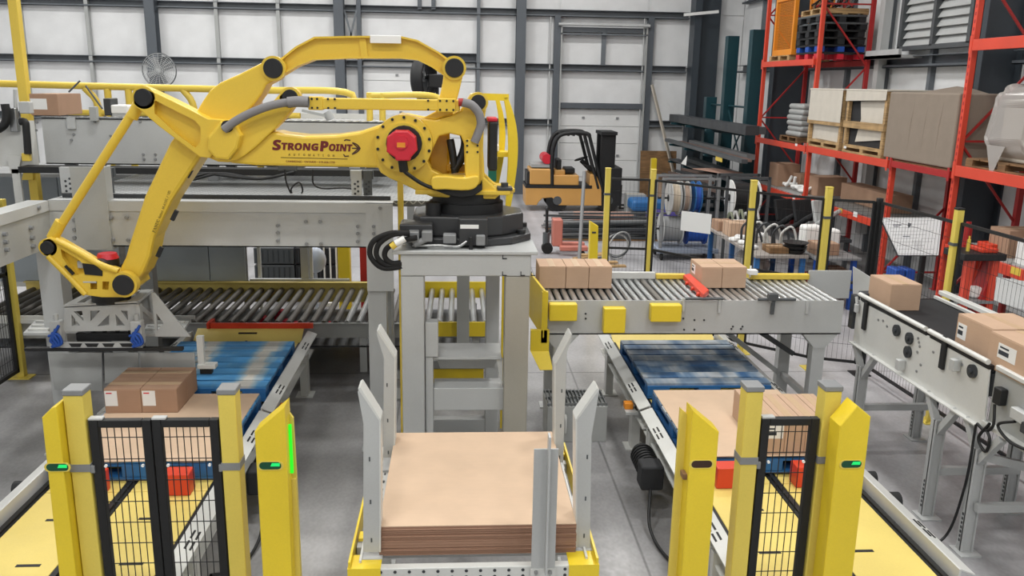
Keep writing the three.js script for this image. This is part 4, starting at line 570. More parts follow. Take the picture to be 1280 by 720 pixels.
// ---------- sheet magazine in the middle ----------
{
  const C = thing('sheet_magazine', 'grey and yellow open frame with upright guides holding the stacked cardboard sheets', 'rack', [0.1, 0, -4.7]);
  const y1 = 0.845, y0 = 0.77;
  const holes = (rail, x0, x1, z) => { const n = Math.round((x1 - x0) / 0.075); for (let k = 0; k <= n; k++) for (const y of [y0 + 0.02, y1 - 0.02]) part(rail, 'bolt_hole', rod([x0 + (x1 - x0) * k / n, y, z], [x0 + (x1 - x0) * k / n, y, z + 0.002], 0.009, 8), M.dark); };
  const fr = part(C, 'front_rail', RB(-0.43, 0.62, y0, y1, -4.0, -3.95, 0.006), M.whiteSteel); holes(fr, -0.4, 0.56, -3.95);
  part(C, 'corner_plate', [BB(-0.57, -0.4, y0 - 0.01, y1, -3.95, -3.945), BB(-0.57, -0.4, y1, y1 + 0.005, -4.08, -3.945)], M.yellow);
  part(C, 'corner_plate', [BB(0.58, 0.74, y0 - 0.01, y1, -3.95, -3.945), BB(0.58, 0.74, y1, y1 + 0.005, -4.08, -3.945)], M.yellow);
  for (const [x, n] of [[-0.56, 0], [0.73, 1]]) { part(C, 'side_rail', [BB(x - 0.006, x + 0.006, y0 - 0.01, y1 + 0.04, -5.42, -3.95)], M.yellow); part(C, 'side_rail', [BB(x - (n ? 0.05 : -0.05) - 0.006, x - (n ? 0.05 : -0.05) + 0.006, y0, y1 + 0.02, -5.42, -4.0)], M.whiteSteel); }
  for (const x of [-0.47, 0.65]) { const r = part(C, 'slotted_rail', BB(x - 0.03, x + 0.03, y1 - 0.02, y1 - 0.005, -5.4, -4.05), M.whiteSteel); for (let k = 0; k < 9; k++) part(r, 'bolt_hole', BB(x - 0.006, x + 0.006, y1 - 0.005, y1 - 0.003, -4.3 - k * 0.11, -4.27 - k * 0.11), M.dark); }
  part(C, 'rear_rail', RB(-0.56, 0.73, y0, y1, -5.42, -5.37, 0.006), M.whiteSteel);
  for (const z of [-4.2, -4.7, -5.2]) part(C, 'deck_bar', RB(-0.55, 0.72, y0, y1 - 0.003, z - 0.03, z + 0.03, 0.006), M.gray);
  for (const x of [-0.5, 0.67]) for (const z of [-4.05, -5.35]) part(C, 'leg', [BB(x - 0.03, x + 0.03, 0.01, y0, z - 0.03, z + 0.03), BB(x - 0.06, x + 0.06, 0, 0.01, z - 0.06, z + 0.06)], M.gray);
  for (const z of [-4.0, -5.05]) for (const x of [-0.3, 0.45]) part(C, 'yellow_clip', RB(x > 0 ? 0.68 : -0.545, x > 0 ? 0.72 : -0.505, y1, y1 + 0.02, z - 0.3, z - 0.22, 0.004), M.yellow);
  // upright guides: a gusset facing the viewer and a side plate with a flared top
  const guides = [
    [[[-0.499,0.884],[-0.48,1.606],[-0.505,1.778],[-0.497,1.795],[-0.395,1.623],[-0.409,0.883]], [[-0.415,0.883],[-0.401,1.623],[-0.503,1.795]], -4.05, -4.17, 0],
    [[[-0.484,0.933],[-0.467,1.611],[-0.511,1.768],[-0.503,1.778],[-0.399,1.606],[-0.417,0.933]], [[-0.417,0.933],[-0.402,1.606],[-0.508,1.784]], -5.1, -5.24, 0],
    [[[0.643,0.861],[0.617,1.594],[0.718,1.761],[0.726,1.756],[0.696,1.508],[0.713,0.85]], [[0.643,0.861],[0.617,1.598],[0.726,1.765]], -4.1, -4.22, 1],
    [[[0.636,0.887],[0.616,1.554],[0.704,1.751],[0.715,1.745],[0.683,1.629],[0.686,0.886]], [[0.636,0.887],[0.616,1.56],[0.714,1.761]], -5.1, -5.22, 1],
  ];
  for (const [g, s, z, zb, r] of guides) {
    const u = part(C, 'upright_guide', ext(g, z, z - 0.006), M.gray, r ? {} : {});
    const t = 0.008 * (r ? 1 : -1);
    part(u, 'flared_plate', [ext([s[0], s[1], [s[1][0] - t, s[1][1]], [s[0][0] - t, s[0][1]]].map(p => p), z + 0.002, zb), ext([s[1], s[2], [s[2][0] + (r ? -0.012 : 0.012), s[2][1] + 0.008], [s[1][0] - t, s[1][1] + 0.004]], z + 0.002, zb)], M.whiteSteel);
    const ys = (s[0][1] + s[1][1]) / 2; for (const k of [-0.3, -0.08, 0.16]) part(u, 'slot', BB(g[0][0] + (g[5][0] - g[0][0]) * 0.5 - 0.004, g[0][0] + (g[5][0] - g[0][0]) * 0.5 + 0.004, ys + k - 0.012, ys + k + 0.012, z, z + 0.0015), M.darkSteel);
    part(u, 'foot_plate', BB(g[0][0] - 0.01, g[5][0] + 0.01, y1 - 0.01, y1 + 0.008, zb - 0.04, z + 0.02), M.gray);
  }
  const m = [[0.38,0.881],[0.452,0.879],[0.504,0.878],[0.431,1.692],[0.365,1.593]], mp = part(C, 'upright_guide', [BB(m[0][0], m[2][0], y0 - 0.005, 1.51, -3.945, -3.937), BB(m[1][0] - 0.005, m[1][0] + 0.005, y0 + 0.06, 1.6, -3.937, -3.87)], M.gray, { label: 'single front guide with a raised centre rib' });
  part(mp, 'base_plate', BB(m[0][0] - 0.004, m[2][0] + 0.004, y0 + 0.004, y1 - 0.006, -3.937, -3.93), M.whiteSteel);
  for (const x of [m[0][0] + 0.025, m[2][0] - 0.025]) for (const y of [y0 + 0.02, y1 - 0.022]) part(mp, 'bolt', rod([x, y, -3.93], [x, y, -3.918], 0.011, 6), M.steel);
}
// the stack: individual sheets, slightly out of line
{
  const S = thing('sheet_stack', 'thick stack of tan cardboard sheets lying in the grey and yellow magazine', 'cardboard', [0.1, 0.848, -4.68]);
  const n = 30, t = 0.0057;
  for (let k = 0; k < n; k++) { const o = k % 7 === 5 ? 0.006 : 0, dx = rr(-0.003, 0.003), dz = rr(-0.004, 0.004) + o, top = k === n - 1; part(S, 'sheet', BB(-0.418 + dx, 0.63 + dx, 0.848 + k * t, 0.848 + (k + 1) * t - (k % 8 === 5 ? 0.002 : 0.0006), -5.3 + dz, -4.072 + dz), top ? M.kraft : M.kraftEdge); }
}
// grey step box behind the magazine
{
  const B = thing('floor_box', 'low grey steel box with a grated top on the floor behind the magazine', 'box', [1.05, 0, -7.6]);
  part(B, 'body', RB(0.83, 1.4, 0, 0.36, -7.8, -7.41, 0.008), M.grayMid);
  for (let k = 0; k < 16; k++) part(B, 'grate_bar', BB(0.84 + k * 0.036, 0.848 + k * 0.036, 0.36, 0.39, -7.8, -7.41), M.grate);
  for (const z of [-7.78, -7.6, -7.43]) part(B, 'grate_bar', BB(0.83, 1.4, 0.362, 0.385, z - 0.005, z + 0.005), M.grate);
  part(B, 'handle', tube([[1.0, 0.1, -7.4], [1.0, 0.12, -7.36], [1.0, 0.26, -7.36], [1.0, 0.28, -7.4]], 0.012, 16, 6), M.whiteSteel);
}
// ---------- gates and light curtain posts in the foreground ----------
function gatePost(x0, x1, zf, label) {
  const P = thing('gate_post', label, 'post', [(x0 + x1) / 2, 0, zf - 0.05]);
  part(P, 'tube', [RB(x0, x1, 0.012, 1.765, zf - 0.1, zf, 0.006)], M.yellowPost);
  part(P, 'cap', RB(x0 - 0.004, x1 + 0.004, 1.765, 1.795, zf - 0.104, zf + 0.004, 0.006), M.grayDark);
  part(P, 'strap', [BB(x0 - 0.003, x1 + 0.003, 1.36, 1.4, zf - 0.103, zf + 0.003)], M.grayDark);
  part(P, 'foot', BB(x0 - 0.05, x1 + 0.05, 0, 0.012, zf - 0.16, zf + 0.06), M.yellowPost);
}
gatePost(-1.943, -1.848, -4.05, 'yellow gate post left of the double mesh gate');
gatePost(-1.197, -1.11, -4.05, 'yellow gate post right of the double mesh gate');
gatePost(1.487, 1.577, -4.05, 'yellow gate post left of the single mesh gate');
gatePost(1.905, 1.995, -4.05, 'yellow gate post right of the single mesh gate');
function gateLeaf(x0, x1, y1, label) {
  const z = -4.08, G = thing('mesh_gate', label, 'gate', [(x0 + x1) / 2, 0.15, z]);
  for (const [a, b] of [[x0, x0 + 0.045], [x1 - 0.045, x1]]) part(G, 'stile', RB(a, b, 0.15, y1, z - 0.02, z + 0.02, 0.005), M.black);
  for (const y of [0.15, y1 - 0.04]) part(G, 'frame_rail', RB(x0 + 0.045, x1 - 0.045, y, y + 0.04, z - 0.02, z + 0.02, 0.005), M.black);
  const wires = []; const n = Math.round((x1 - x0 - 0.09) / 0.034);
  for (let k = 1; k < n; k++) { const x = x0 + 0.045 + (x1 - x0 - 0.09) * k / n; wires.push(BB(x - 0.002, x + 0.002, 0.19, y1 - 0.04, z - 0.002, z + 0.002)); }
  for (let y = 0.35; y < y1 - 0.08; y += 0.118) wires.push(BB(x0 + 0.045, x1 - 0.045, y - 0.0018, y + 0.0018, z - 0.006, z - 0.002));
  part(G, 'wire_mesh', wires, M.black, { kind: 'stuff' });
  for (const y of [0.4, y1 - 0.26]) part(G, 'hinge', RB(x0 < -1.6 || x0 > 0 ? x0 - 0.01 : x1 - 0.01, x0 < -1.6 || x0 > 0 ? x0 + 0.012 : x1 + 0.008, y - 0.02, y + 0.02, z - 0.025, z + 0.03, 0.004), M.grayDark);
  part(G, 'top_cap', RB(x0, x0 + 0.07, y1, y1 + 0.012, z - 0.02, z + 0.02, 0.004), M.gray);
  for (const x of [x0 + 0.06, x1 - 0.06]) part(G, 'clip', rod([x, y1 - 0.25, z + 0.002], [x, y1 - 0.25, z + 0.012], 0.008, 8), M.white);
}
gateLeaf(-1.84, -1.537, 1.63, 'left leaf of the black wire mesh double gate');
gateLeaf(-1.532, -1.205, 1.63, 'right leaf of the black wire mesh double gate');
gateLeaf(1.586, 1.897, 1.612, 'single black wire mesh gate leaf between yellow posts on the right');
function lightCurtain(x0, x1, top, lens, lit, label, strip, zf = -3.9) {   // outline points from x0 side to x1 side
  const C = thing('light_curtain_post', label, 'post', [(x0 + x1) / 2, 0, zf - 0.08]);
  const body = part(C, 'housing', ext([[x0, 0.02], [x1, 0.02], ...top], zf, zf - 0.125, 0.006), M.yellow);
  const [lx, ly] = lens, w = 0.052, oval = s => { const o = []; for (let k = 0; k <= 8; k++) { const a = -Math.PI / 2 + Math.PI * k / 8; o.push([lx + w * 0.65 * s + 0.02 * s * Math.cos(a), ly + 0.02 * s * Math.sin(a)]); } for (let k = 0; k <= 8; k++) { const a = Math.PI / 2 + Math.PI * k / 8; o.push([lx - w * 0.65 * s + 0.02 * s * Math.cos(a), ly + 0.02 * s * Math.sin(a)]); } return o; };
  const ln = part(C, 'indicator_lens', ext(oval(1), zf + 0.002, zf - 0.004), lit ? M.lensGreen : std('#3a2418', 0.5));
  part(ln, 'lens_rim', ext(oval(1.18), zf + 0.003, zf - 0.001, 0, [oval(1)]), M.yellowPost);
  if (lit) part(ln, 'signal_lamp', ext([[lx + 0.0, ly - 0.003], [lx + 0.045, ly - 0.003], [lx + 0.047, ly + 0.014], [lx + 0.008, ly + 0.014]], zf + 0.0035, zf + 0.002), M.greenGlow);
  if (strip) { part(C, 'curtain_channel', BB(strip, strip + (strip > 0 ? -0.012 : 0.012), 0.1, 1.6, zf - 0.1, zf - 0.03), strip > 0 ? M.yellowPost : M.yellowPost); }
  part(C, 'foot', BB(x0 - 0.04, x1 + 0.04, 0, 0.02, zf - 0.18, zf + 0.03), M.yellow);
  return C;
}
{
  const zf = -3.9;
lightCurtain([-2.041,1.518][0], -1.948, [[-1.948, [-1.92,1.735][1]], [[-1.973,1.731][0], [-1.973,1.727][1]], [[-2.024,1.677][0], [-2.024,1.677][1]]], [-1.976,1.415], true, 'yellow light curtain post at far left with green indicator', 0, -3.99);
  const c2 = lightCurtain([-0.989,1.611][0], [-0.847,1.609][0], [[[-0.837,1.759][0], [-0.836,1.763][1]], [[-0.988,1.631][0], [-0.988,1.631][1]]], [-0.92,1.454], true, 'yellow slant topped light curtain post beside the left conveyor, green strip lit');
  const x2 = [-0.846,1.546][0];
  part(c2, 'curtain_flange', BB(x2, x2 + 0.03, 0.02, 1.34, -4.02, -3.98), M.yellowPost); part(c2, 'curtain_flange', ext([[x2, 1.34], [x2 + 0.03, 1.34], [x2 + 0.026, 1.66], [x2, 1.7]], -4.0, -4.02), M.yellowPost);
  part(c2, 'signal_strip', BB(x2, x2 + 0.022, 1.38, 1.64, -3.975, -3.965), M.greenStrip);
  const c3 = lightCurtain([1.171,1.59][0], [1.31,1.589][0], [[[1.308,1.611][0], [1.308,1.611][1]], [[1.166,1.723][0], [1.165,1.728][1]]], [1.231,1.437], false, 'yellow slant topped light curtain post with dark indicator, left of single gate');
  const x3 = [1.175,1.525][0];
  part(c3, 'curtain_flange', ext([[x3 - 0.05, 0.02], [x3, 0.02], [x3, 1.66], [x3 - 0.045, 1.7]], -4.0, -4.02), M.yellowPost);
  part(c3, 'end_bracket', RB(x3 - 0.03, x3, 1.34, 1.37, -3.98, -3.92, 0.004), M.woodDark);
  lightCurtain([1.935,1.583][0], [2.098,1.582][0], [[[2.085,1.686][0], [2.085,1.686][1]], [[2.008,1.743][0], [2.008,1.747][1]], [[1.929,1.636][0], [1.929,1.636][1]]], [2.011,1.428], true, 'yellow light curtain post at right of single gate with green indicator');
}

// ---------- raised steel frame, upper conveyor and platform behind the robot ----------
const meshTex = tex(128, (u, v) => { const a = Math.abs(Math.sin((u + v) * 3.1416 * 8)), b = Math.abs(Math.sin((u - v) * 3.1416 * 8)); const n = Math.min(a, b) < 0.35 ? 0.95 : 0.55; return [n, n, n]; }, true, 1.7);
{
  const F = thing('support_frame', 'grey bolted steel girder frame behind the robot carrying the upper conveyor platform', 'frame', [-2.0, 0, -8.0]);
  const z = -7.3;
  const girder = (nm, a, b) => part(F, nm, [bar([a[0], 2.08, a[1]], [b[0], 2.08, b[1]], 0.02, 0.39)], M.gray);
  const front = part(F, 'girder', [BB(-3.45, -0.57, 1.885, 2.275, z - 0.02, z), BB(-3.45, -0.57, 2.265, 2.275, z - 0.14, z), BB(-3.45, -0.57, 1.885, 1.895, z - 0.14, z)], M.gray);
  part(front, 'upper_band', BB(-3.45, -0.8, 2.19, 2.275, z, z + 0.012), M.gray);
  part(F, 'girder', [BB(-3.46, -3.44, 1.885, 2.275, z, -4.6), BB(-3.6, -3.46, 2.265, 2.275, z, -4.6), BB(-3.6, -3.46, 1.885, 1.895, z, -4.6)], M.grayMid);
  part(F, 'upper_band', BB(-3.44, -3.428, 2.19, 2.275, z + 0.02, -4.6), M.gray);
  part(F, 'splice_plate', BB(-3.4, -3.2, 1.9, 2.18, z, z + 0.015), M.gray); part(F, 'splice_plate', BB(-0.8, -0.57, 1.5, 2.27, z, z + 0.014), M.gray);
  for (const p of [[-3.3,1.873],[-3.23,2.113],[-3.238,2.031],[-3.245,1.963],[-2.926,2.136],[-2.801,2.137],[-2.931,1.944],[-2.805,1.945],[-1.309,2.113],[-1.188,2.114],[-1.31,1.918],[-1.188,1.919],[-0.869,2.075],[-0.871,2.012],[-0.873,1.942],[-1.547,2.077],[-1.55,2.015],[-1.553,1.945],[-0.733,2.076],[-0.734,2.013],[-0.675,2.236]]) part(front, 'bolt', rod([p[0], p[1], z + 0.01], [p[0], p[1], z + 0.03], 0.016, 6), M.grayDark);
  for (const [zz, y] of [[-6.95, 2.1], [-6.95, 2.02], [-6.95, 1.95], [-6.55, 2.0], [-6.55, 2.06], [-6.55, 2.12], [-7.1, 2.24]]) part(F, 'bolt', rod([-3.44, y, zz], [-3.41, y, zz], 0.018, 6), M.grayDark);
  const col = (x, zz, w, y1, m) => part(F, 'column', [BB(x - w / 2, x + w / 2, 0.015, y1, zz - w / 2, zz + w / 2), BB(x - w, x + w, 0, 0.015, zz - w, zz + w)], m);
  col(-0.72, -7.4, 0.16, 1.885, M.gray); col(-0.78, -8.7, 0.16, 1.885, M.grayMid); col(-3.5, -7.4, 0.18, 1.885, M.gray); col(-3.5, -8.7, 0.16, 1.885, M.grayMid); col(-3.56, -4.7, 0.16, 1.885, M.gray); col(-3.4, -9.3, 0.14, 2.22, M.grayMid); col(0.05, -9.3, 0.14, 2.22, M.grayMid); col(-0.8, -9.3, 0.14, 2.22, M.grayMid);
  part(F, 'knee_plate', hull([[-0.57, 1.9, -7.34], [-0.57, 1.9, -7.46], [-0.8, 1.9, -7.34], [-0.8, 1.9, -7.46], [-0.64, 1.66, -7.34], [-0.64, 1.66, -7.46], [-0.8, 1.66, -7.34], [-0.8, 1.66, -7.46]]), M.gray);
  for (const zz of [-8.7, -9.3]) part(F, 'cross_girder', [BB(-3.5, 0.1, 2.05, 2.24, zz - 0.03, zz + 0.03)], M.grayMid);
  const pl = part(F, 'platform', [BB(-3.45, 0.1, 2.245, 2.275, -9.95, -7.46)], std('#d4d7d8', 0.45, 0.35, { map: meshTex }));
  part(F, 'toe_board', [BB(-3.4, -0.6, 2.275, 2.31, -7.5, -7.48)], M.dark);
  // uprights of the upper conveyor
  part(F, 'stand_plate', [BB(-3.22, -2.96, 1.86, 2.56, -7.285, -7.265), BB(-2.96, -2.94, 1.86, 2.56, -7.4, -7.265)], M.grayMid);
  for (const [x0, x1, m] of [[[-3.546,2.352][0], [-3.421,2.353][0], M.gray], [[-3.183,2.344][0], [-3.091,2.345][0], M.darkSteel], [[-0.979,2.377][0], [-0.885,2.378][0], M.gray], [[-0.871,2.378][0], [-0.791,2.379][0], M.darkSteel]]) { const u = part(F, 'slotted_post', [BB(x0, x1, 2.275, 2.5, -7.82, -7.8), BB(x0 - 0.01, x1 + 0.01, 2.42, 2.5, -7.86, -7.82)], m); for (let k = 0; k < 6; k++) part(u, 'slot', rod([x0 + (x1 - x0) * (k % 2 ? 0.65 : 0.35), 2.29 + k * 0.022, -7.8], [x0 + (x1 - x0) * (k % 2 ? 0.65 : 0.35), 2.29 + k * 0.022, -7.797], 0.011, 8), M.dark); }
  part(F, 'cable_tray', [BB(-4.2, -0.7, 2.38, 2.44, -8.6, -8.4)], M.black);
  for (let k = 0; k < 3; k++) part(F, 'cable', tube([[-2.9 + k * 0.2, 2.4, -8.38], [-2.6, 2.34 + k * 0.02, -8.3], [-2.3 - k * 0.1, 2.4, -8.36], [-1.9, 2.36, -8.3], [-1.6, 2.42, -8.38]], 0.014, 30, 6), M.black);
  part(F, 'cable', tube([[-1.589,2.491],[-1.58,2.374],[-1.514,2.242],[-1.439,2.287],[-1.464,2.376],[-1.539,2.316],[-1.528,2.242]].map(p => [...p, -7.9]), 0.008, 40, 6), M.black);
  part(F, 'cable', tube([[-1.337,2.494],[-1.334,2.362],[-1.278,2.326],[-1.059,2.328],[-0.986,2.321]].map(p => [...p, -7.9]), 0.008, 40, 6), M.black);
  part(F, 'valve_block', [RB([-1.654,2.505][0], [-1.481,2.507][0], 2.48, 2.6, -7.95, -7.9, 0.01)], M.darkSteel);
}
{
  const C = thing('upper_conveyor', 'raised grey conveyor with a plain side plate behind the robot arm', 'conveyor', [-2.4, 2.28, -9.0]);
  const sp = part(C, 'side_plate', [BB(-4.12, -0.55, 2.43, 2.885, -8.815, -8.8), BB(-4.12, -0.55, 2.43, 2.442, -8.86, -8.8), BB(-4.12, -0.55, 2.873, 2.885, -8.84, -8.8)], M.gray);
  for (const p of [[-4.162,2.838],[-4.178,2.76],[-4.216,2.626],[-4.215,2.5],[-3.841,2.827],[-3.82,2.726],[-3.849,2.67],[-3.607,2.853],[-3.466,2.715],[-3.162,2.537],[-3.044,2.538],[-3.158,2.489],[-3.048,2.49],[-3.166,2.86]]) part(sp, 'bolt', rod([p[0], p[1], -8.8], [p[0], p[1], -8.785], 0.013, 6), M.grayDark);
  part(C, 'side_plate', BB(-4.12, -0.55, 2.43, 2.86, -9.62, -9.6), M.grayMid);
  const rg = metreUV(new THREE.CylinderGeometry(0.03, 0.03, 0.76, 12).toNonIndexed()).rotateX(Math.PI / 2);
  for (let k = 0; k < 40; k++) piece(C, 'roller', rg, M.roller, -4.06 + k * 0.089, 2.84, -9.21);
  part(C, 'top_lip', BB(-4.12, -1.95, 2.885, 2.9, -8.84, -8.79), M.steel);
  for (const x of [-3.9, -2.5, -0.9]) part(C, 'leg', [BB(x - 0.05, x + 0.05, 2.278, 2.43, -8.9, -8.82), BB(x - 0.05, x + 0.05, 2.278, 2.43, -9.6, -9.52)], M.grayDark);
  part(C, 'bracket', [RB([-3.63,3.002][0], [-3.561,3.003][0], 2.86, 3.0, -8.8, -8.74, 0.006)], M.grayMid);
  part(C, 'bracket', [BB([-3.866,2.79][0], [-3.789,2.791][0], 2.78, 2.89, -8.8, -8.77)], M.gray);
  // left end with its clamp and strap
  part(C, 'end_section', [BB([-4.71,2.861][0], [-4.144,2.87][0], 2.42, 2.86, -8.7, -8.6)], M.whiteSteel);
  part(C, 'end_plate', [hull([[-4.369,2.527],[-4.234,2.528],[-4.283,2.358],[-4.359,2.357]].map(p => [p[0], p[1], -8.56]).concat([[-4.369,2.527],[-4.234,2.528],[-4.283,2.358],[-4.359,2.357]].map(p => [p[0], p[1], -8.59]))), BB([-4.343,2.488][0], [-4.268,2.489][0], 2.0, 2.4, -8.59, -8.56)], M.whiteSteel);
  part(C, 'black_strap', [tube([[-4.188,2.856],[-4.144,2.857],[-4.14,2.758],[-4.149,2.552]].map(p => [...p, -8.52]), 0.035, 24, 8)], M.black); part(C, 'strap_end', RB([-4.204,2.529][0], [-4.136,2.529][0], [-4.209,2.482][1], [-4.2,2.559][1], -8.56, -8.5, 0.006), M.yellowRail);
  part(C, 'hook', tube([[-4.299,3.021],[-4.295,2.931],[-4.322,2.834],[-4.394,2.78]].map(p => [...p, -8.5]), 0.04, 24, 8), M.black);
  part(C, 'sensor', [RB([-4.216,3.019][0], [-4.112,3.021][0], [-4.182,2.929][1], [-4.169,3.043][1], -8.66, -8.58, 0.01), rod([...[-4.238,3.154], -8.6], [...[-4.264,2.868], -8.6], 0.018)], M.gray);
  part(C, 'clamp', [RB([-4.303,2.832][0], [-4.228,2.833][0], [-4.282,2.756][1], [-4.255,2.983][1], -8.6, -8.54, 0.01)], M.steel);
  for (const [p, q] of [[[-3.916,3.132], [-3.795,3.243]], [[-3.745,3.197], [-3.602,2.971]]]) part(C, 'wire', rod([...p, -9.0], [...q, -9.0], 0.009, 6), M.darkSteel);
}
{
  const T = thing('roller_table', 'wide silver roller table with low guard at conveyor height behind the robot arm', 'conveyor', [-1.4, 0, -10.6]);
  part(T, 'top', [BB(-2.2, -0.55, 2.74, 2.79, -11.6, -9.65)], std('#ffffff', 0.4, 0.4, { map: meshTex }));
  part(T, 'guard', [BB(-2.2, -0.55, 2.79, 2.86, -11.62, -11.58)], M.whiteSteel);
  for (const x of [-2.1, -0.65]) for (const z of [-9.75, -11.5]) part(T, 'leg', BB(x - 0.05, x + 0.05, z > -10 ? 2.278 : 0, 2.74, z - 0.05, z + 0.05), M.gray);
  part(T, 'arm', [bar([...[-1.784,2.951], -10], [...[-1.461,2.884], -10], 0.08, 0.03), rod([...[-1.514,2.937], -10], [...[-1.462,2.848], -10], 0.05)], M.grayMid);
}
carton(-4.24, -3.97, 2.902, 3.112, -9.4, -8.86, 'box with a pale sticker riding on the upper left conveyor', { seam: 'z', sticker: ['f', 0.02, 0.6, 0.28, 0.78, 2], mat: M.cardDark });
carton(-2.52, -2.1, 2.875, 3.07, -9.45, -9.0, 'box on the upper conveyor half hidden behind the robot elbow', { seam: 'x' });
// yellow handrail of the platform
{
  const H = thing('handrail', 'yellow tube handrail along the platform behind the upper conveyor', 'railing', [-3.2, 2.2, -10.5]);
  const z = -10.5, a = [-4.125,3.157], e = [-1.279,3.157];
  part(H, 'top_rail', tube([[-6.6, 3.2, z], [-4.2, 3.175, z], [-2.4, 3.16, z], [-1.35, 3.15, z], [-1.25, 3.1, z], [-1.25, 2.95, z]], 0.042, 60, 10), M.yellowRail);
  part(H, 'top_rail', tube([[-1.1, 3.12, z], [-0.3, 3.12, z], [-0.2, 3.06, z], [-0.2, 2.9, z]], 0.04, 30, 10), M.yellowRail);
  part(H, 'middle_rail', tube([[-4.6, 2.87, z], [-3.2, 2.87, z], [-1.9, 2.87, z]], 0.035, 20, 10), M.yellowRail);
  for (const [x, t] of [[[-4.262,3.063][0], 0.12], [[-4.125,3.065][0], 0], [[-3.886,3.069][0], 0], [[-3.156,3.081][0], 0.1], [-5.6, 0], [[-1.073,3.02][0], 0], [[-0.921,3.023][0], 0], [-2.4, 0]]) part(H, 'post', tube([[x - t, 3.15, z], [x, 3.0, z], [x, x > -2.2 ? 2.795 : 2.2, z]], 0.04, 16, 10), M.yellowRail);
  part(H, 'platform_edge', [BB(-6.6, -2.25, 2.16, 2.2, -11.25, -10.0)], M.grayDark);
  for (const x of [-6.5, -5.0]) part(H, 'platform_leg', BB(x - 0.05, x + 0.05, 0, 2.16, -11.2, -11.1), M.gray);
}
{
  const L = thing('motor_unit', 'white and grey motor unit behind the yellow handrail', 'motor', [-3.4, 2.2, -10.2]);
  part(L, 'housing', [RB([-3.917,2.984][0], [-3.72,2.987][0], 2.88, 2.98, -10.2, -10.0, 0.02)], M.white);
  part(L, 'cowl', [RB([-3.988,2.983][0], [-3.908,2.984][0], 2.86, 3.05, -10.22, -10.0, 0.01)], M.dark);
  part(L, 'stand', [BB(-3.95, -3.9, 2.2, 2.88, -10.16, -10.08), BB(-3.9, -3.7, 2.85, 2.88, -10.2, -10.0)], M.gray);
}
{
  const P = thing('yellow_pole', 'tall square yellow column at the far left edge', 'pole', [-4.13, 0, -8.9]);
  part(P, 'shaft', [RB(-4.55, -4.46, 0, 5.2, -9.37, -9.28, 0.006)], M.yellowRail);
  part(P, 'foot_gusset', [hull([[-4.601,2.214],[-4.487,2.215],[-4.459,2.466],[-4.515,2.466]].map(p => [p[0], p[1], -9.25]).concat([[-4.601,2.214],[-4.487,2.215],[-4.459,2.466],[-4.515,2.466]].map(p => [p[0], p[1], -9.3])))], M.yellowRail);
}
// curved guard bars behind the robot
{
  const G = thing('curved_guard', 'pair of curved yellow guard bars rising behind the robot body', 'guard', [0.42, 0, -7.75]);
  const z = -7.75, bow = (p, z, w0, w1, nm) => { const pts = p, L = [], R2 = []; pts.forEach((q, i) => { const t = i / (pts.length - 1), w = w0 + (w1 - w0) * Math.sin(t * 3.1416); L.push([q[0] - w, q[1]]); R2.unshift([q[0] + w, q[1]]); }); part(G, nm, ext([...smoothOpen(L), ...smoothOpen(R2)], z, z - 0.06, 0.006), M.yellow); };
  function smoothOpen(p) { return new THREE.CatmullRomCurve3(p.map(q => V(q[0], q[1], 0))).getPoints(20).map(q => [q.x, q.y]); }
  bow([[0.414,3.175],[0.46,3.008],[0.484,2.831],[0.488,2.616],[0.47,2.361],[0.445,2.117]], z, 0.02, 0.045, 'curved_bar');
  bow([[0.35,3.16],[0.388,3.007],[0.405,2.83],[0.393,2.615],[0.36,2.396],[0.326,2.161]], z - 0.3, 0.018, 0.03, 'curved_bar');
  part(G, 'top_bar', [bar([...[0.214,3.172], z - 0.03], [...[0.443,3.169], z - 0.03], 0.06, 0.06)], M.yellow);
  part(G, 'shelf', [BB([0.276,2.685][0], [0.479,2.688][0], [0.335,2.636][1], [0.334,2.679][1], z - 0.3, z - 0.07)], M.yellow);
  part(G, 'base_post', [BB([0.408,2.102][0], [0.46,2.102][0], 0, [0.407,2.161][1], z - 0.06, z), BB([0.297,2.101][0], [0.341,2.101][0], 0, [0.407,2.191][1], z - 0.36, z - 0.3)], M.yellow);
  part(G, 'bin', [RB([0.273,2.5][0], [0.346,2.5][0], [0.303,2.405][1], [0.3,2.624][1], z - 0.28, z - 0.1, 0.01)], M.teal);
  part(G, 'tray', [RB([0.28,2.5][0], [0.368,2.501][0], [0.3,2.682][1], [0.299,2.739][1], z - 0.28, z - 0.1, 0.01)], M.white);
}
{
  const P = thing('yellow_post', 'slim yellow post standing between the robot stand and the grey frame column', 'post', [-0.5, 0, -7.41]);
  part(P, 'shaft', [RB([-0.532,1.934][0], [-0.483,1.934][0], 0.01, 2.6, -7.44, -7.38, 0.006)], M.yellowRail);
  part(P, 'foot', BB([-0.532,1.934][0] - 0.06, [-0.483,1.934][0] + 0.06, 0, 0.012, -7.47, -7.34), M.yellowRail);
}
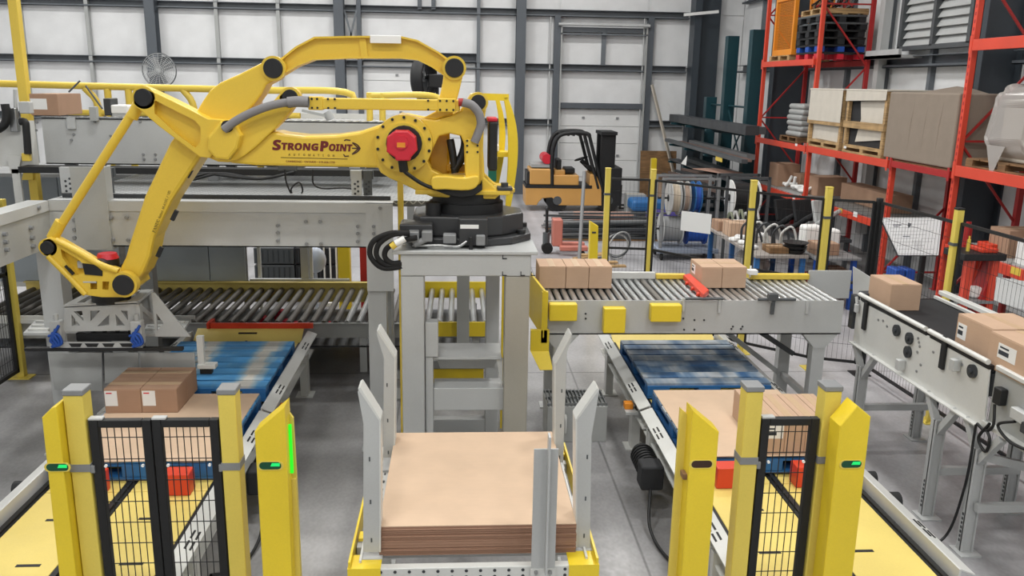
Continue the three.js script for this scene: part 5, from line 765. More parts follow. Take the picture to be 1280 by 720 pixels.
// ---------- lower pallet roller conveyor crossing behind ----------
{
  const C = thing('pallet_roller_conveyor', 'long low roller conveyor with dark rollers and yellow back rail at the rear left', 'conveyor', [-2.8, 0, -10.2]);
  const z1 = -9.42, z0 = -11.05;
  const fr = part(C, 'front_rail', [BB(-5.6, 0.42, 0.42, 0.6, z1 - 0.012, z1), BB(-5.6, 0.42, 0.588, 0.6, z1, z1 + 0.03)], M.grayMid);
  part(C, 'back_rail', [BB(-5.6, -0.95, 0.42, 0.7, z0 - 0.02, z0), BB(-5.6, -0.95, 0.69, 0.7, z0 - 0.02, z0 + 0.06)], M.yellowPlate);
  part(C, 'back_rail', [BB(-0.5, 0.42, 0.48, 0.7, z0 - 0.02, z0)], M.yellow); part(C, 'front_guard', [BB(-0.55, 0.4, 0.45, 0.62, z1 + 0.03, z1 + 0.05)], M.yellow);
  const rg = metreUV(new THREE.CylinderGeometry(0.036, 0.036, 1.6, 12).toNonIndexed()).rotateX(Math.PI / 2);
  for (let x = -5.5, k = 0; x < 0.4; x += 0.132, k++) piece(C, 'roller', rg, x > -1.35 && x < -0.9 || x > -0.55 ? M.roller : M.rollerDark, x, 0.585, -10.235);
  part(C, 'under_tray', [BB(-5.6, 0.4, 0.3, 0.32, z0, z1 - 0.02)], M.dark);
  for (const [x, z] of [[-2.35, -9.9], [-2.05, -9.75], [-1.9, -9.65], [-1.72, -9.6], [-1.55, -9.65], [-2.2, -10.2], [-2.1, -9.6]]) part(C, 'drive_clip', RB(x - 0.05, x + 0.05, 0.42, 0.54, z - 0.07, z + 0.07, 0.01), M.red);
  for (const x of [-5.3, -3.6, -1.1, 0.2]) for (const z of [z1 - 0.06, z0 + 0.06]) part(C, 'leg', [BB(x - 0.04, x + 0.04, 0, 0.42, z - 0.04, z + 0.04)], M.gray);
  part(C, 'red_stop', [BB(-2.75, -1.62, 0.6, 0.66, z1 + 0.2, z1 + 0.23), BB(-2.78, -2.74, 0.56, 0.66, z1 + 0.03, z1 + 0.23)], M.redOrange);
  part(C, 'guide_rail', [BB(-5.6, -3.0, 0.62, 0.66, z1 + 0.04, z1 + 0.08)], M.whiteSteel);
  for (let k = 0; k < 5; k++) part(C, 'perforated_strip', BB(-5.4 + k * 0.5, -4.95 + k * 0.5, 0.66, 0.7, z1 + 0.05, z1 + 0.07), M.whiteSteel);
  part(C, 'lifter', [RB(-0.45, 0.28, 0.02, 0.2, -9.3, -9.0, 0.01)], M.yellow); part(C, 'lifter', [RB(-0.5, 0.32, 0.2, 0.3, -9.36, -8.95, 0.01)], M.grayDark);
}
{
  const W = thing('screen_wall', 'smooth blue grey sheet panel standing behind the rear roller conveyor', 'panel', [-4.2, 0, -11.35]);
  for (const [a, b] of [[-6.6, -5.2], [-5.19, -3.34], [-3.33, -2.86]]) part(W, 'sheet', RB(a, b, 0.62, 2.1, -11.36, -11.33, 0.004), std('#aab3ba', 0.5, 0, { map: grime }));
  part(W, 'bottom_rail', BB(-6.6, -2.86, 0.56, 0.62, -11.37, -11.31), M.whiteSteel);
  for (const x of [-6.5, -5.2, -3.34, -2.88]) part(W, 'post', BB(x - 0.03, x + 0.03, 0, 2.1, -11.42, -11.37), M.grayDark);
}
{
  const R = thing('shelf_frame', 'pale grey rail frame behind the rear conveyor, in front of dark crates', 'frame', [-2.2, 0, -11.5]);
  part(R, 'rail', BB(-2.84, -1.5, 0.55, 0.64, -11.5, -11.44), M.gray);
  for (const x of [-2.72, -2.02]) part(R, 'post', BB(x - 0.02, x + 0.02, 0, 1.1, -11.56, -11.5), M.whiteSteel);
}
{
  const K = thing('crate_stack', 'dark grey plastic crates stacked behind the rear conveyor', 'crate', [-2.75, 0, -13.0]);
  for (let k = 0; k < 3; k++) for (let j = 0; j < 2; j++) { const x0 = -3.1 + j * 0.62; const c = part(K, 'crate', [RB(x0, x0 + 0.6, 0.02 + k * 0.27, 0.27 + k * 0.27, -13.3, -12.8, 0.015)], k > 0 && !j ? M.darkSteel : M.blackSoft); for (let i = 0; i < 7; i++) part(c, 'rib', BB(x0 + 0.04 + i * 0.08, x0 + 0.06 + i * 0.08, 0.05 + k * 0.27, 0.24 + k * 0.27, -12.8, -12.79), M.dark); }
}
solo('yellow_bollard', 'square yellow post behind the rear conveyor beside the dark crates', 'post', [RB(-1.72, -1.55, 0.0, 2.0, -12.1, -11.95, 0.008)], M.yellow);
solo('cleaning_rack', 'thin white rack with rods behind the rear conveyor', 'rack', [0, 1, 2, 3].map(k => rod([-2.0 + k * 0.09, 0, -12.5], [-2.0 + k * 0.09, 1.2, -12.5], 0.012)).concat([BB(-2.05, -1.68, 0.0, 0.05, -12.6, -12.4), BB(-2.02, -1.7, 1.0, 1.03, -12.52, -12.48)]), M.white);
solo('plastic_bag', 'crumpled translucent bluish plastic bag behind the rear conveyor', 'bag', [at(new THREE.IcosahedronGeometry(0.16, 2).scale(1, 1.2, 0.8), -2.08, 0.75, -12.2), BB(-2.1, -2.06, 0, 0.6, -12.22, -12.18)], std('#b9c2d4', 0.35));
solo('red_fire_cabinet', 'dark red box behind the rear conveyor next to the yellow post', 'cabinet', [RB(-1.45, -1.05, 0, 1.0, -12.6, -12.3, 0.01)], M.rackDark);
// left guard fence
{
  const F = thing('guard_fence', 'black mesh fence panel with a yellow post at the far left', 'fence', [-4.9, 0, -8.6]);
  part(F, 'post', [RB(-4.92, -4.84, 0.012, 2.0, -9.36, -9.28, 0.006), BB(-5.0, -4.76, 0, 0.012, -9.38, -9.22)], M.yellowPost);
  for (const z of [-9.24, -7.1]) part(F, 'frame_upright', BB(-4.91, -4.87, 0.1, 1.95, z - 0.02, z + 0.02), M.black);
  for (const y of [0.1, 1.2, 1.95]) part(F, 'frame_rail', BB(-4.91, -4.87, y - 0.02, y + 0.02, -9.26, -7.1), M.black);
  const w = []; for (let z = -9.22; z < -7.12; z += 0.05) w.push(BB(-4.892, -4.888, 0.12, 1.93, z - 0.002, z + 0.002)); for (let y = 0.25; y < 1.9; y += 0.2) w.push(BB(-4.892, -4.888, y - 0.002, y + 0.002, -9.26, -7.1));
  part(F, 'wire_mesh', w, M.black, { kind: 'stuff' });
}
// ---------- fans on the back wall ----------
{
  const F = thing('wall_fan', 'round grey caged fan on the back wall column at upper left', 'fan', [-8.4, 3.4, -25.0]);
  const c = [-8.352,3.462], z = -25;
  part(F, 'bracket', [BB(-8.8, -8.6, c[1] - 0.1, c[1] + 0.1, -25.66, -25.3), rod([-8.7, c[1], -25.5], [c[0], c[1], z - 0.1], 0.05)], M.girtDark);
  part(F, 'motor', rod([c[0], c[1], z - 0.15], [c[0], c[1], z + 0.03], 0.1, 14), M.darkSteel);
  const bl = at(new THREE.BoxGeometry(0.16, 0.36, 0.012), 0, 0.2, 0, 0.5);
  for (let k = 0; k < 4; k++) part(F, 'blade', bl.clone().rotateZ(k * 1.5708 + 0.4).translate(c[0], c[1], z), M.grayDark);
  const cage = []; for (let r = 0.07; r < 0.46; r += 0.048) cage.push(new THREE.TorusGeometry(r, 0.006, 5, 36).translate(c[0], c[1], z + 0.1 - r * 0.1)); for (let k = 0; k < 20; k++) { const a = k / 20 * 6.283; cage.push(rod([c[0], c[1], z + 0.1], [c[0] + 0.46 * Math.cos(a), c[1] + 0.46 * Math.sin(a), z + 0.05], 0.006, 4)); }
  part(F, 'cage', cage, M.gray, { kind: 'stuff' }); part(F, 'rim', new THREE.TorusGeometry(0.46, 0.02, 8, 40).translate(c[0], c[1], z + 0.03), M.darkSteel);
}
{
  const F = thing('pedestal_fan', 'black drum fan seen nearly edge on behind the robot', 'fan', [-0.6, 0, -20]);
  const c = [-0.801,3.357], z = -20;
  const g = [new THREE.CylinderGeometry(0.46, 0.46, 0.26, 32, 1, true).rotateZ(Math.PI / 2)], turn = 0.35;
  const place = q => q.rotateY(-turn).translate(c[0], c[1], z);
  part(F, 'drum', [place(new THREE.TorusGeometry(0.45, 0.05, 8, 36).scale(1, 1, 3).rotateY(Math.PI / 2))], M.black);
  const cage = []; for (let r = 0.1; r < 0.45; r += 0.09) cage.push(place(new THREE.TorusGeometry(r, 0.012, 5, 30).rotateY(Math.PI / 2).translate(-0.1, 0, 0))); for (let k = 0; k < 12; k++) cage.push(place(rod([-0.1, 0, 0], [-0.1, 0.44 * Math.cos(k * 0.524), 0.44 * Math.sin(k * 0.524)], 0.01, 4)));
  part(F, 'cage', cage, M.black, { kind: 'stuff' });
  for (let k = 0; k < 4; k++) part(F, 'blade', place(at(new THREE.BoxGeometry(0.02, 0.36, 0.18), 0, 0.2, 0, 0.5).rotateX(k * 1.5708)), M.darkSteel);
  part(F, 'motor', [RB(c[0] + 0.1, c[0] + 0.5, c[1] - 0.2, c[1] + 0.1, z - 0.2, z + 0.1, 0.03)], M.black);
  part(F, 'pole', [rod([c[0] + 0.3, 0.02, z], [c[0] + 0.3, c[1] - 0.2, z], 0.04), rod([c[0] + 0.3, 0, z], [c[0] + 0.3, 0.04, z], 0.4, 24)], M.black);
}

// ---------- safety fence across the hall ----------
{
  const posts = [[2.02, -11.45, 'yellow fence post nearest the robot stand, left end of the fence'], [2.62, -11.35, 'second yellow fence post, in front of the cable reels'], [3.58, -10.12, 'yellow fence post above the boxes on the roller conveyor'], [4.25, -9.5, 'yellow fence post behind the right end of the roller conveyor'], [4.82, -7.85, 'near yellow fence post with a clamp beside the black belt']];
  for (const [x, z, lab] of posts) {
    const P = thing('fence_post', lab, 'post', [x, 0, z]);
    part(P, 'tube', [RB(x - 0.035, x + 0.035, 0.012, 2.18, z - 0.035, z + 0.035, 0.006)], M.yellowPost);
    part(P, 'cap', RB(x - 0.037, x + 0.037, 2.18, 2.2, z - 0.037, z + 0.037, 0.005), z > -9 ? M.black : M.yellowPost);
    part(P, 'clamp', [BB(x - 0.04, x + 0.04, 1.83, 1.86, z - 0.04, z + 0.04)], M.darkSteel);
    part(P, 'foot', [BB(x - 0.1, x + 0.1, 0, 0.012, z - 0.1, z + 0.1), hull([[x - 0.035, 0.012, z + 0.035], [x - 0.1, 0.012, z + 0.09], [x - 0.035, 0.14, z + 0.035], [x - 0.025, 0.012, z + 0.035], [x - 0.09, 0.012, z + 0.09], [x - 0.025, 0.14, z + 0.035]])], M.yellowPost);
  }
  const K = thing('fence_post', 'black square fence post at the corner of the mesh fence', 'post', [4.76, 0, -9.3]);
  part(K, 'tube', RB(4.73, 4.79, 0.012, 2.1, -9.33, -9.27, 0.006), M.black); part(K, 'foot', BB(4.66, 4.86, 0, 0.012, -9.4, -9.2), M.black);
  const panels = [[2.06, -11.44, 2.58, -11.36, 'narrow mesh fence panel left of the cable reels'], [2.65, -11.31, 3.55, -10.16, 'mesh fence panel in front of the cable reels'], [3.62, -10.09, 4.21, -9.53, 'mesh fence panel in front of the workbench'], [4.3, -9.48, 4.71, -9.32, 'mesh fence panel left of the black corner post'], [4.77, -9.24, 4.82, -7.9, 'mesh fence panel between the black corner post and the near yellow post'], [4.84, -7.8, 4.9, -5.2, 'mesh fence panel leaving the picture at the right edge']];
  for (const [ax, az, bx_, bz, lab] of panels) {
    const F = thing('mesh_fence', lab, 'fence', [(ax + bx_) / 2, 0.12, (az + bz) / 2]);
    const at2 = t => [ax + (bx_ - ax) * t, az + (bz - az) * t], L = Math.hypot(bx_ - ax, bz - az);
    for (const y of [0.14, 1.1, 2.05]) part(F, 'frame_rail', bar([ax, y, az], [bx_, y, bz], 0.025, 0.03), M.black);
    for (const t of [0, 1]) { const [x, z] = at2(t); part(F, 'frame_upright', BB(x - 0.014, x + 0.014, 0.12, 2.06, z - 0.014, z + 0.014), M.black); }
    const w = [], n = Math.round(L / 0.055);
    for (let k = 1; k < n; k++) { const [x, z] = at2(k / n); w.push(BB(x - 0.001, x + 0.001, 0.14, 2.05, z - 0.001, z + 0.001)); }
    for (let y = 0.35; y < 2; y += 0.22) w.push(bar([ax, y, az], [bx_, y, bz], 0.003, 0.003));
    part(F, 'wire_mesh', w, M.black, { kind: 'stuff' });
  }
  const sg = thing('fence_sign', 'blank white sheet fixed behind the mesh fence in front of the cable reels', 'sign', [3.3, 1.1, -10.6]);
  const s0 = [2.861,1.733], s1 = [3.17,1.481];
  part(sg, 'sheet', bar([s0[0], (s0[1] + s1[1]) / 2, -10.68], [s1[0], (s0[1] + s1[1]) / 2, -10.4], 0.008, s0[1] - s1[1]), M.paper);
  const q = [[-7.284,1.647],[-6.858,1.702],[-6.828,1.452],[-7.266,1.425]], s2 = solo('fence_sign', 'blank white sheet fixed behind the mesh fence at the right edge', 'sign', extX(q, 4.91, 4.918), M.paper);
}
// ---------- orange pallet racking along the right wall ----------
{
  const R = thing('pallet_rack', 'orange steel pallet racking along the right wall', 'rack', [7.6, 0, -15]);
  const XF = 7.05, XB = 8.12;
  const post = (x, z, h, m, holes) => { const p = part(R, 'upright', [BB(x, x + 0.075, 0.01, h, z + 0.032, z + 0.038), BB(x, x + 0.075, 0.01, h, z - 0.038, z - 0.032), BB(x, x + 0.006, 0.01, h, z - 0.032, z + 0.032)], m); part(p, 'foot_plate', BB(x - 0.03, x + 0.11, 0, 0.01, z - 0.07, z + 0.07), m); if (holes) { const hs = []; for (let y = 0.2; y < h - 0.1; y += 0.1) hs.push(BB(x - 0.0015, x, y, y + 0.045, z - 0.014, z + 0.014)); part(p, 'slot_row', hs, M.rackDark, { kind: 'stuff' }); } };
  for (const [z, hf, hb] of [[-20, 7.2, 7.2], [-16.95, 7.2, 5.5], [-13.55, 2.28, 2.28], [-11.75, 7.2, 7.2], [-8.75, 7.2, 7.2]]) {
    post(XF, z, hf, M.rack, z > -14); post(XB - 0.075, z, hb, M.rackDark, false);
    const hm = Math.min(hf, hb);
    for (let y = 0.3, k = 0; y < hm - 0.9; y += 1.15, k++) part(R, 'brace', bar(k % 2 ? [XF + 0.06, y + 1.1, z] : [XF + 0.06, y, z], k % 2 ? [XB - 0.06, y, z] : [XB - 0.06, y + 1.1, z], 0.03, 0.03), M.rackDark);
    for (let y = 0.3; y < hm; y += 2.3) part(R, 'brace', bar([XF + 0.06, y, z], [XB - 0.06, y, z], 0.03, 0.03), M.rackDark);
  }
  const beam = (z0, z1, y, h = 0.12, m = M.rack, back = true) => { part(R, 'beam', [RB(XF - 0.045, XF, y - h, y, z0 + 0.04, z1 - 0.04, 0.006)], m); for (const z of [z0 + 0.06, z1 - 0.06]) part(R, 'beam_clip', BB(XF - 0.05, XF - 0.045, y - h - 0.04, y + 0.05, z - 0.03, z + 0.03), m); if (back) part(R, 'beam', [RB(XB, XB + 0.045, y - h, y, z0 + 0.04, z1 - 0.04, 0.006)], M.rackDark); };
  beam(-20, -16.95, 3.86); beam(-20, -16.95, 2.15); beam(-16.95, -13.55, 2.17, 0.13); beam(-20, -16.95, 1.1); beam(-16.95, -13.55, 1.14);
  beam(-11.75, -8.75, 3.98, 0.15); beam(-11.75, -8.75, 2.27, 0.15); beam(-11.75, -8.75, 1.14, 0.14); beam(-13.55, -11.75, 2.17, 0.1, M.rackDark, false); 
  part(R, 'deck_board', BB(XF, 7.8, 2.17, 2.19, -13.5, -11.82), M.woodDark);
  for (let k = 0; k < 9; k++) part(R, 'deck_board', BB(XF, XB, 1.14, 1.158, -16.85 + k * 0.36, -16.53 + k * 0.36), M.grate);
  for (let k = 0; k < 8; k++) part(R, 'deck_board', BB(XF, XB, 1.1, 1.12, -19.9 + k * 0.36, -19.58 + k * 0.36), M.grayMid);
  for (let k = 0; k < 8; k++) part(R, 'deck_board', BB(XF, XB, 1.14, 1.16, -11.65 + k * 0.36, -11.33 + k * 0.36), M.grayMid);
  for (const [p, m, w, h] of [[[-15.109,1.115], M.yellowRail, 0.16, 0.08], [[-14.497,1.135], M.label, 0.16, 0.09], [[-16.003,1.124], M.label, 0.1, 0.07], [[-17.328,1.056], M.label, 0.12, 0.06], [[-10.034,1.096], M.yellowRail, 0.2, 0.09], [[-15.193,2.26], M.label, 0.1, 0.04], [[-17.467,2.141], M.label, 0.12, 0.05]]) part(R, 'beam_label', BB(7.003, 7.006, p[1] - h / 2, p[1] + h / 2, p[0] - w / 2, p[0] + w / 2), m);
}
function woodPallet(name, label, x0, x1, y, z0, z1, m = M.wood) {
  const P = thing(name, label, 'pallet', [(x0 + x1) / 2, y, (z0 + z1) / 2]);
  for (let k = 0; k < 5; k++) { const L = (z1 - z0) / 5; part(P, 'deck_board', BB(x0, x1, y + 0.1, y + 0.12, z0 + k * L + 0.01, z0 + (k + 1) * L - 0.02), m); }
  for (const u of [0, 0.45, 0.9]) part(P, 'stringer', BB(x0, x1, y + 0.02, y + 0.1, z0 + u * (z1 - z0), z0 + (u + 0.1) * (z1 - z0)), m);
  for (const u of [0, 0.44, 0.88]) part(P, 'bottom_board', BB(x0 + u * (x1 - x0), x0 + (u + 0.12) * (x1 - x0), y, y + 0.02, z0, z1), m);
  return P;
}
// top level: orange mesh crate on a pallet, stacked black pallets
{
  woodPallet('wooden_pallet', 'small wooden pallet under the orange crate on the top rack level', 7.1, 8.0, 3.862, -19.75, -18.55, M.wood);
  const C = thing('orange_crate', 'tall orange framed mesh crate on a wooden pallet on the top rack level', 'crate', [7.55, 3.982, -19.15]);
  const y0 = 3.984, y1 = 5.6, z0 = -19.6, z1 = -18.45, x0 = 7.1, x1 = 7.95;
  for (const x of [x0, x1 - 0.08]) for (const z of [z0, z1 - 0.08]) part(C, 'corner_post', BB(x, x + 0.08, y0, y1, z, z + 0.08), M.orange);
  for (const y of [y0, y0 + 1.15, y1 - 0.1]) { part(C, 'frame_bar', BB(x0, x0 + 0.06, y, y + 0.12, z0 + 0.08, z1 - 0.08), M.orange); part(C, 'frame_bar', BB(x0 + 0.08, x1 - 0.08, y, y + 0.12, z1 - 0.07, z1 - 0.01), M.orange); part(C, 'frame_bar', BB(x1 - 0.06, x1, y, y + 0.12, z0 + 0.08, z1 - 0.08), M.orange); }
  const w = []; for (let z = z0 + 0.1; z < z1 - 0.08; z += 0.035) w.push(BB(x0 + 0.025, x0 + 0.031, y0 + 0.1, y1 - 0.1, z, z + 0.006)); for (let y = y0 + 0.12; y < y1 - 0.1; y += 0.035) w.push(BB(x0 + 0.025, x0 + 0.031, y, y + 0.006, z0 + 0.08, z1 - 0.08));
  part(C, 'wire_mesh', w, M.orange, { kind: 'stuff' }); part(C, 'back_sheet', BB(x1 - 0.05, x1 - 0.04, y0 + 0.1, y1 - 0.1, z0 + 0.08, z1 - 0.08), M.woodDark);
}
{
  const lev = [['lowest', 'red ended'], ['second', 'blue ended'], ['third', 'grey'], ['fourth', 'dark']];
  for (let k = 0; k < 6; k++) {
    const y = 3.863 + k * 0.142, z0 = -18.15, z1 = -17.05, o = rr(-0.02, 0.02);
    const P = thing('plastic_pallet', `black plastic pallet on the top rack level, ${['lowest of the stack', 'second from the bottom', 'third from the bottom', 'fourth from the bottom', 'fifth from the bottom', 'topmost of the stack'][k]}`, 'pallet', [7.6, y, -17.6]);
    part(P, 'deck', RB(7.08 + o, 8.05 + o, y + 0.1, y + 0.138, z0, z1, 0.006), k > 3 ? M.darkSteel : M.black);
    for (const u of [0, 0.42, 0.84]) for (const v of [0, 0.42, 0.84]) part(P, 'foot', BB(7.08 + o + v * 0.97, 7.08 + o + (v + 0.14) * 0.97, y, y + 0.1, z0 + u * 1.1, z0 + (u + 0.16) * 1.1), k === 0 ? M.red : k === 1 ? M.blueDeep : M.blackSoft);
  }
  woodPallet('wooden_pallet', 'wooden pallet lying on top of the black plastic pallets', 7.1, 8.05, 3.863 + 6 * 0.142, -18.1, -17.05, M.wood);
  const T = thing('wire_bundle', 'tangle of dark wire and tubing heaped on the topmost rack pallet', 'scrap', [7.55, 4.84, -17.5]);
  for (let k = 0; k < 14; k++) { const x = rr(7.2, 7.95), z = rr(-17.95, -17.15), y = 4.84; part(T, 'wire_loop', tube([[x, y + 0.03, z], [x + rr(-0.25, 0.25), y + rr(0.1, 0.45), z + rr(-0.3, 0.3)], [x + rr(-0.3, 0.3), y + rr(0.2, 0.6), z + rr(-0.3, 0.3)], [x + rr(-0.2, 0.2), y + 0.05, z + rr(-0.3, 0.3)]], 0.018, 24, 5), k % 3 ? M.black : M.rackDark); }
}
// middle level loads
{
  woodPallet('dark_pallet', 'dark flat pallet under the grey bags on the rack', 7.12, 7.95, 2.152, -18.75, -17.72, M.woodDark);
  for (let k = 0; k < 6; k++) solo('stacked_bag', `grey bag in the rack stack, ${['lowest', 'second up', 'third up', 'fourth up', 'fifth up', 'topmost'][k]}`, 'bag', [new RoundedBoxGeometry(0.62, 0.115, 0.8, 4, 0.055).translate(7.48 + rr(-0.02, 0.02), 2.2745 + 0.0575 + k * 0.115, -18.15 + rr(-0.02, 0.02))], M.grayMid);
  const crate = (z0, z1, lab, open) => {
    const C = thing('wood_crate', lab, 'crate', [7.55, 2.173, (z0 + z1) / 2]), x0 = 7.02, x1 = 8.02, y0 = 2.174, y1 = 3.28;
    for (const u of [0, 0.46, 0.92]) part(C, 'skid', BB(x0, x1, y0, y0 + 0.09, z0 + u * (z1 - z0), z0 + (u + 0.08) * (z1 - z0)), M.wood);
    part(C, 'deck_board', BB(x0, x0 + 0.09, y0 + 0.09, y0 + 0.14, z0, z1), M.wood); part(C, 'deck_board', BB(x0 + 0.1, x1, y0 + 0.09, y0 + 0.11, z0, z1), M.wood); part(C, 'bottom_board', BB(x0 - 0.01, x0, y0, y0 + 0.035, z0, z1), M.wood);
    for (const z of [z0, z1 - 0.08]) for (const x of [x0, x1 - 0.06]) part(C, 'corner_post', BB(x, x + 0.06, y0 + 0.14, y1, z, z + 0.08), M.wood);
    part(C, 'mid_board', BB(x0 - 0.025, x0, y0 + 0.44, y0 + 0.56, z0 - 0.02, z1 + 0.02), M.wood); part(C, 'top_board', BB(x0 - 0.02, x0, y1 - 0.08, y1, z0, z1), M.wood); part(C, 'end_board', BB(x0, x1, y0 + 0.44, y0 + 0.56, z1, z1 + 0.02), M.wood);
    part(C, 'liner', BB(x0 + 0.07, x1 - 0.07, y0 + 0.14, y1 - 0.02, z0 + 0.02, z1 - 0.02), open ? M.blackSoft : M.cover);
    const cv = part(C, 'cover', [RB(x0 - 0.035, x1, y1 - 0.02, y1 + 0.012, z0 - 0.02, z1 + 0.03, 0.01), open ? hull([[x0 - 0.03, y1, z0 - 0.01], [x0 - 0.03, y1, z1 + 0.01], [x0 - 0.03, y1 - 0.2, z0 - 0.01], [x0 - 0.03, y1 - 0.16, z1 + 0.01], [x0 - 0.025, y1, z0], [x0 - 0.025, y1, z1]].concat([[x0 - 0.024, y1 - 0.2, z0], [x0 - 0.024, y1 - 0.16, z1]])) : BB(x0 - 0.03, x0 - 0.024, y1 - 0.6, y1, z0 + 0.02, z1 + 0.01)], M.cover);
    if (open) part(C, 'liner_sheet', ext([[-z1 + 0.03, y1 - 0.15], [-z0 - 0.42, y1 - 0.2], [-z0 - 0.5, y1 - 0.5], [-z0 - 0.36, y0 + 0.2], [-z1 + 0.03, y0 + 0.3]].map(p => p), 0.004, 0).rotateY(Math.PI / 2).translate(x0 + 0.05, 0, 0), M.cover);
    else part(C, 'liner_sheet', extX([[z0 + 0.1, y0 + 0.56], [z1 - 0.1, y0 + 0.56], [z1 - 0.15, y0 + 0.14], [z0 + 0.25, y0 + 0.16]], x0 + 0.05, x0 + 0.056), M.cover);
  };
  const a = [[-17.02,2.667],[-15.455,2.735],[-15.389,2.737],[-13.819,2.805]];
  crate(a[0][0] + 0.05, a[1][0] - 0.04, 'wooden crate fully covered with pale sheet on the orange rack', false);
  crate(a[2][0] + 0.06, a[3][0] - 0.04, 'open wooden crate with a hanging pale liner on the orange rack', true);
  const L = thing('covered_load', 'big load covered with grey brown kraft paper on the orange rack', 'load', [7.5, 2.19, -12.7]);
  part(L, 'paper_cover', RB(7.02, 7.8, 2.2, 3.26, a[3][0] + 0.02, -11.82, 0.03), M.kraftGray);
  part(L, 'top_fold', hull([[7.2, 3.26, -13.2], [7.75, 3.26, -13.0], [7.75, 3.26, -12.3], [7.3, 3.26, -12.2], [7.6, 3.36, -12.9], [7.6, 3.33, -12.5]]), M.kraftGray);
  for (const [z, s] of [[-13.0, 0.012], [-12.6, 0.01], [-12.2, 0.014]]) part(L, 'crease', hull([[7.022, 3.2, z], [7.022, 3.2, z + 0.02], [7.022, 2.3, z - 0.1], [7.022, 2.3, z - 0.06], [7.022 - s, 2.8, z - 0.03]]), M.kraftGray);
  woodPallet('wooden_pallet', 'wooden pallet under the plastic wrapped load on the near rack', 7.05, 8.05, 2.272, -11.5, -9.9, M.woodDark);
  const W = thing('wrapped_load', 'bulky load wrapped in clear plastic film on the near rack', 'load', [7.55, 2.393, -10.7]);
  const g = new RoundedBoxGeometry(0.92, 1.0, 1.2, 16, 0.3), p = g.attributes.position;
  for (let i = 0; i < p.count; i++) { const y = p.getY(i), k = 1 - 0.2 * Math.max(0, y + 0.1); const n = vnoise(p.getX(i) * 5 + 50, y * 6 + p.getZ(i) * 4 + 60, 512, 5) - 0.5 + 0.7 * (vnoise(p.getX(i) * 14 + 50, y * 11 + p.getZ(i) * 17 + 60, 512, 8) - 0.5); p.setXYZ(i, p.getX(i) * (k + 0.16 * n), y + 0.05 * n, p.getZ(i) * (k + 0.2 * n)); }
  g.computeVertexNormals(); g.translate(7.52, 2.9, -10.72);
  part(W, 'contents', RB(7.2, 7.95, 2.395, 3.2, -11.05, -10.35, 0.03), M.cover);
  part(W, 'plastic_film', g, M.plastic);
  part(W, 'film_tail', hull([[7.06, 2.6, -11.1], [7.06, 2.6, -10.7], [7.04, 2.2, -10.9], [7.045, 2.2, -10.88], [7.07, 2.6, -10.9]]), M.plastic);
  part(W, 'film_peak', hull([[7.3, 3.35, -10.9], [7.7, 3.35, -10.5], [7.3, 3.35, -10.4], [7.5, 3.62, -10.6], [7.6, 3.5, -10.4]]), M.plastic);
  carton(7.1, 7.6, 2.394, 2.75, -10.05, -9.6, 'brown box beside the plastic wrapped load on the near rack');
}
// items on the lower rack shelves
{
  const by = 1.16;
  const put = (px, w, h, d, label, mat = M.cardDark, y = by, X = 7.15) => carton(X, X + d, y, y + h, px[0] - w / 2, px[0] + w / 2, label, { mat, seam: 'x' });
  put([-18.998,1.239], 0.55, 0.5, 0.5, 'tall brown box at the left end of the lower rack shelf', M.cardDark, 1.122);
  put([-18.539,1.345], 0.5, 0.32, 0.4, 'smaller brown box beside the white pipes on the lower shelf', M.cardDark, 1.122, 7.5);
  put([-17.233,1.404], 0.5, 0.4, 0.6, 'dark brown box by the white pipes on the lower rack shelf', M.cardDark, 1.122, 7.35);
  put([-15.458,1.412], 2.0, 0.32, 0.4, 'long low brown box along the back of the lower rack shelf', M.cardDark, by, 7.6);
  const P = thing('pipe_heap', 'heap of white pipe fittings on the lower rack shelf', 'pipe', [7.3, 1.122, -17.8]);
  for (let k = 0; k < 10; k++) part(P, 'pipe_piece', rod([rr(7.1, 7.3), 1.16 + rr(0, 0.1), -18.5 + k * 0.13], [rr(7.2, 7.45), 1.18 + rr(0, 0.3), -18.4 + k * 0.13 + rr(-0.15, 0.15)], 0.035, 8), M.white);
  solo('white_sheet', 'tall white sheet leaning behind the lower rack shelf boxes', 'sheet', hull([[7.9, 1.13, -18.9], [7.9, 1.13, -17.9], [7.95, 2.0, -18.3], [7.95, 2.0, -17.9], [7.91, 1.13, -18.9], [7.96, 2.0, -18.3]]), M.paper);
  put([-10.751,1.31], 0.42, 0.36, 0.5, 'brown box on the near lower rack shelf', M.cardDark, by, 7.2);
  carton(7.12, 7.5, by, by + 0.32, -10.25, -9.75, 'white box on the near lower rack shelf', { mat: M.label });
  carton(7.15, 7.7, by, by + 0.22, -9.7, -9.2, 'low brown box at the near end of the rack shelf', { mat: M.cardDark });
  solo('red_motor', 'small dark red machine part on the near rack shelf', 'motor', [rod([7.1, 1.21, -11.3], [7.1, 1.45, -11.3], 0.06, 14), rod([7.1, 1.45, -11.3], [7.1, 1.52, -11.3], 0.035, 12), BB(7.02, 7.18, 1.16, 1.21, -11.38, -11.22)], M.rackDark);
  solo('orange_bin', 'orange red plastic bin on the near rack shelf', 'bin', [RB(7.1, 7.3, by, by + 0.14, -11.05, -10.75, 0.01)], M.redOrange);
}
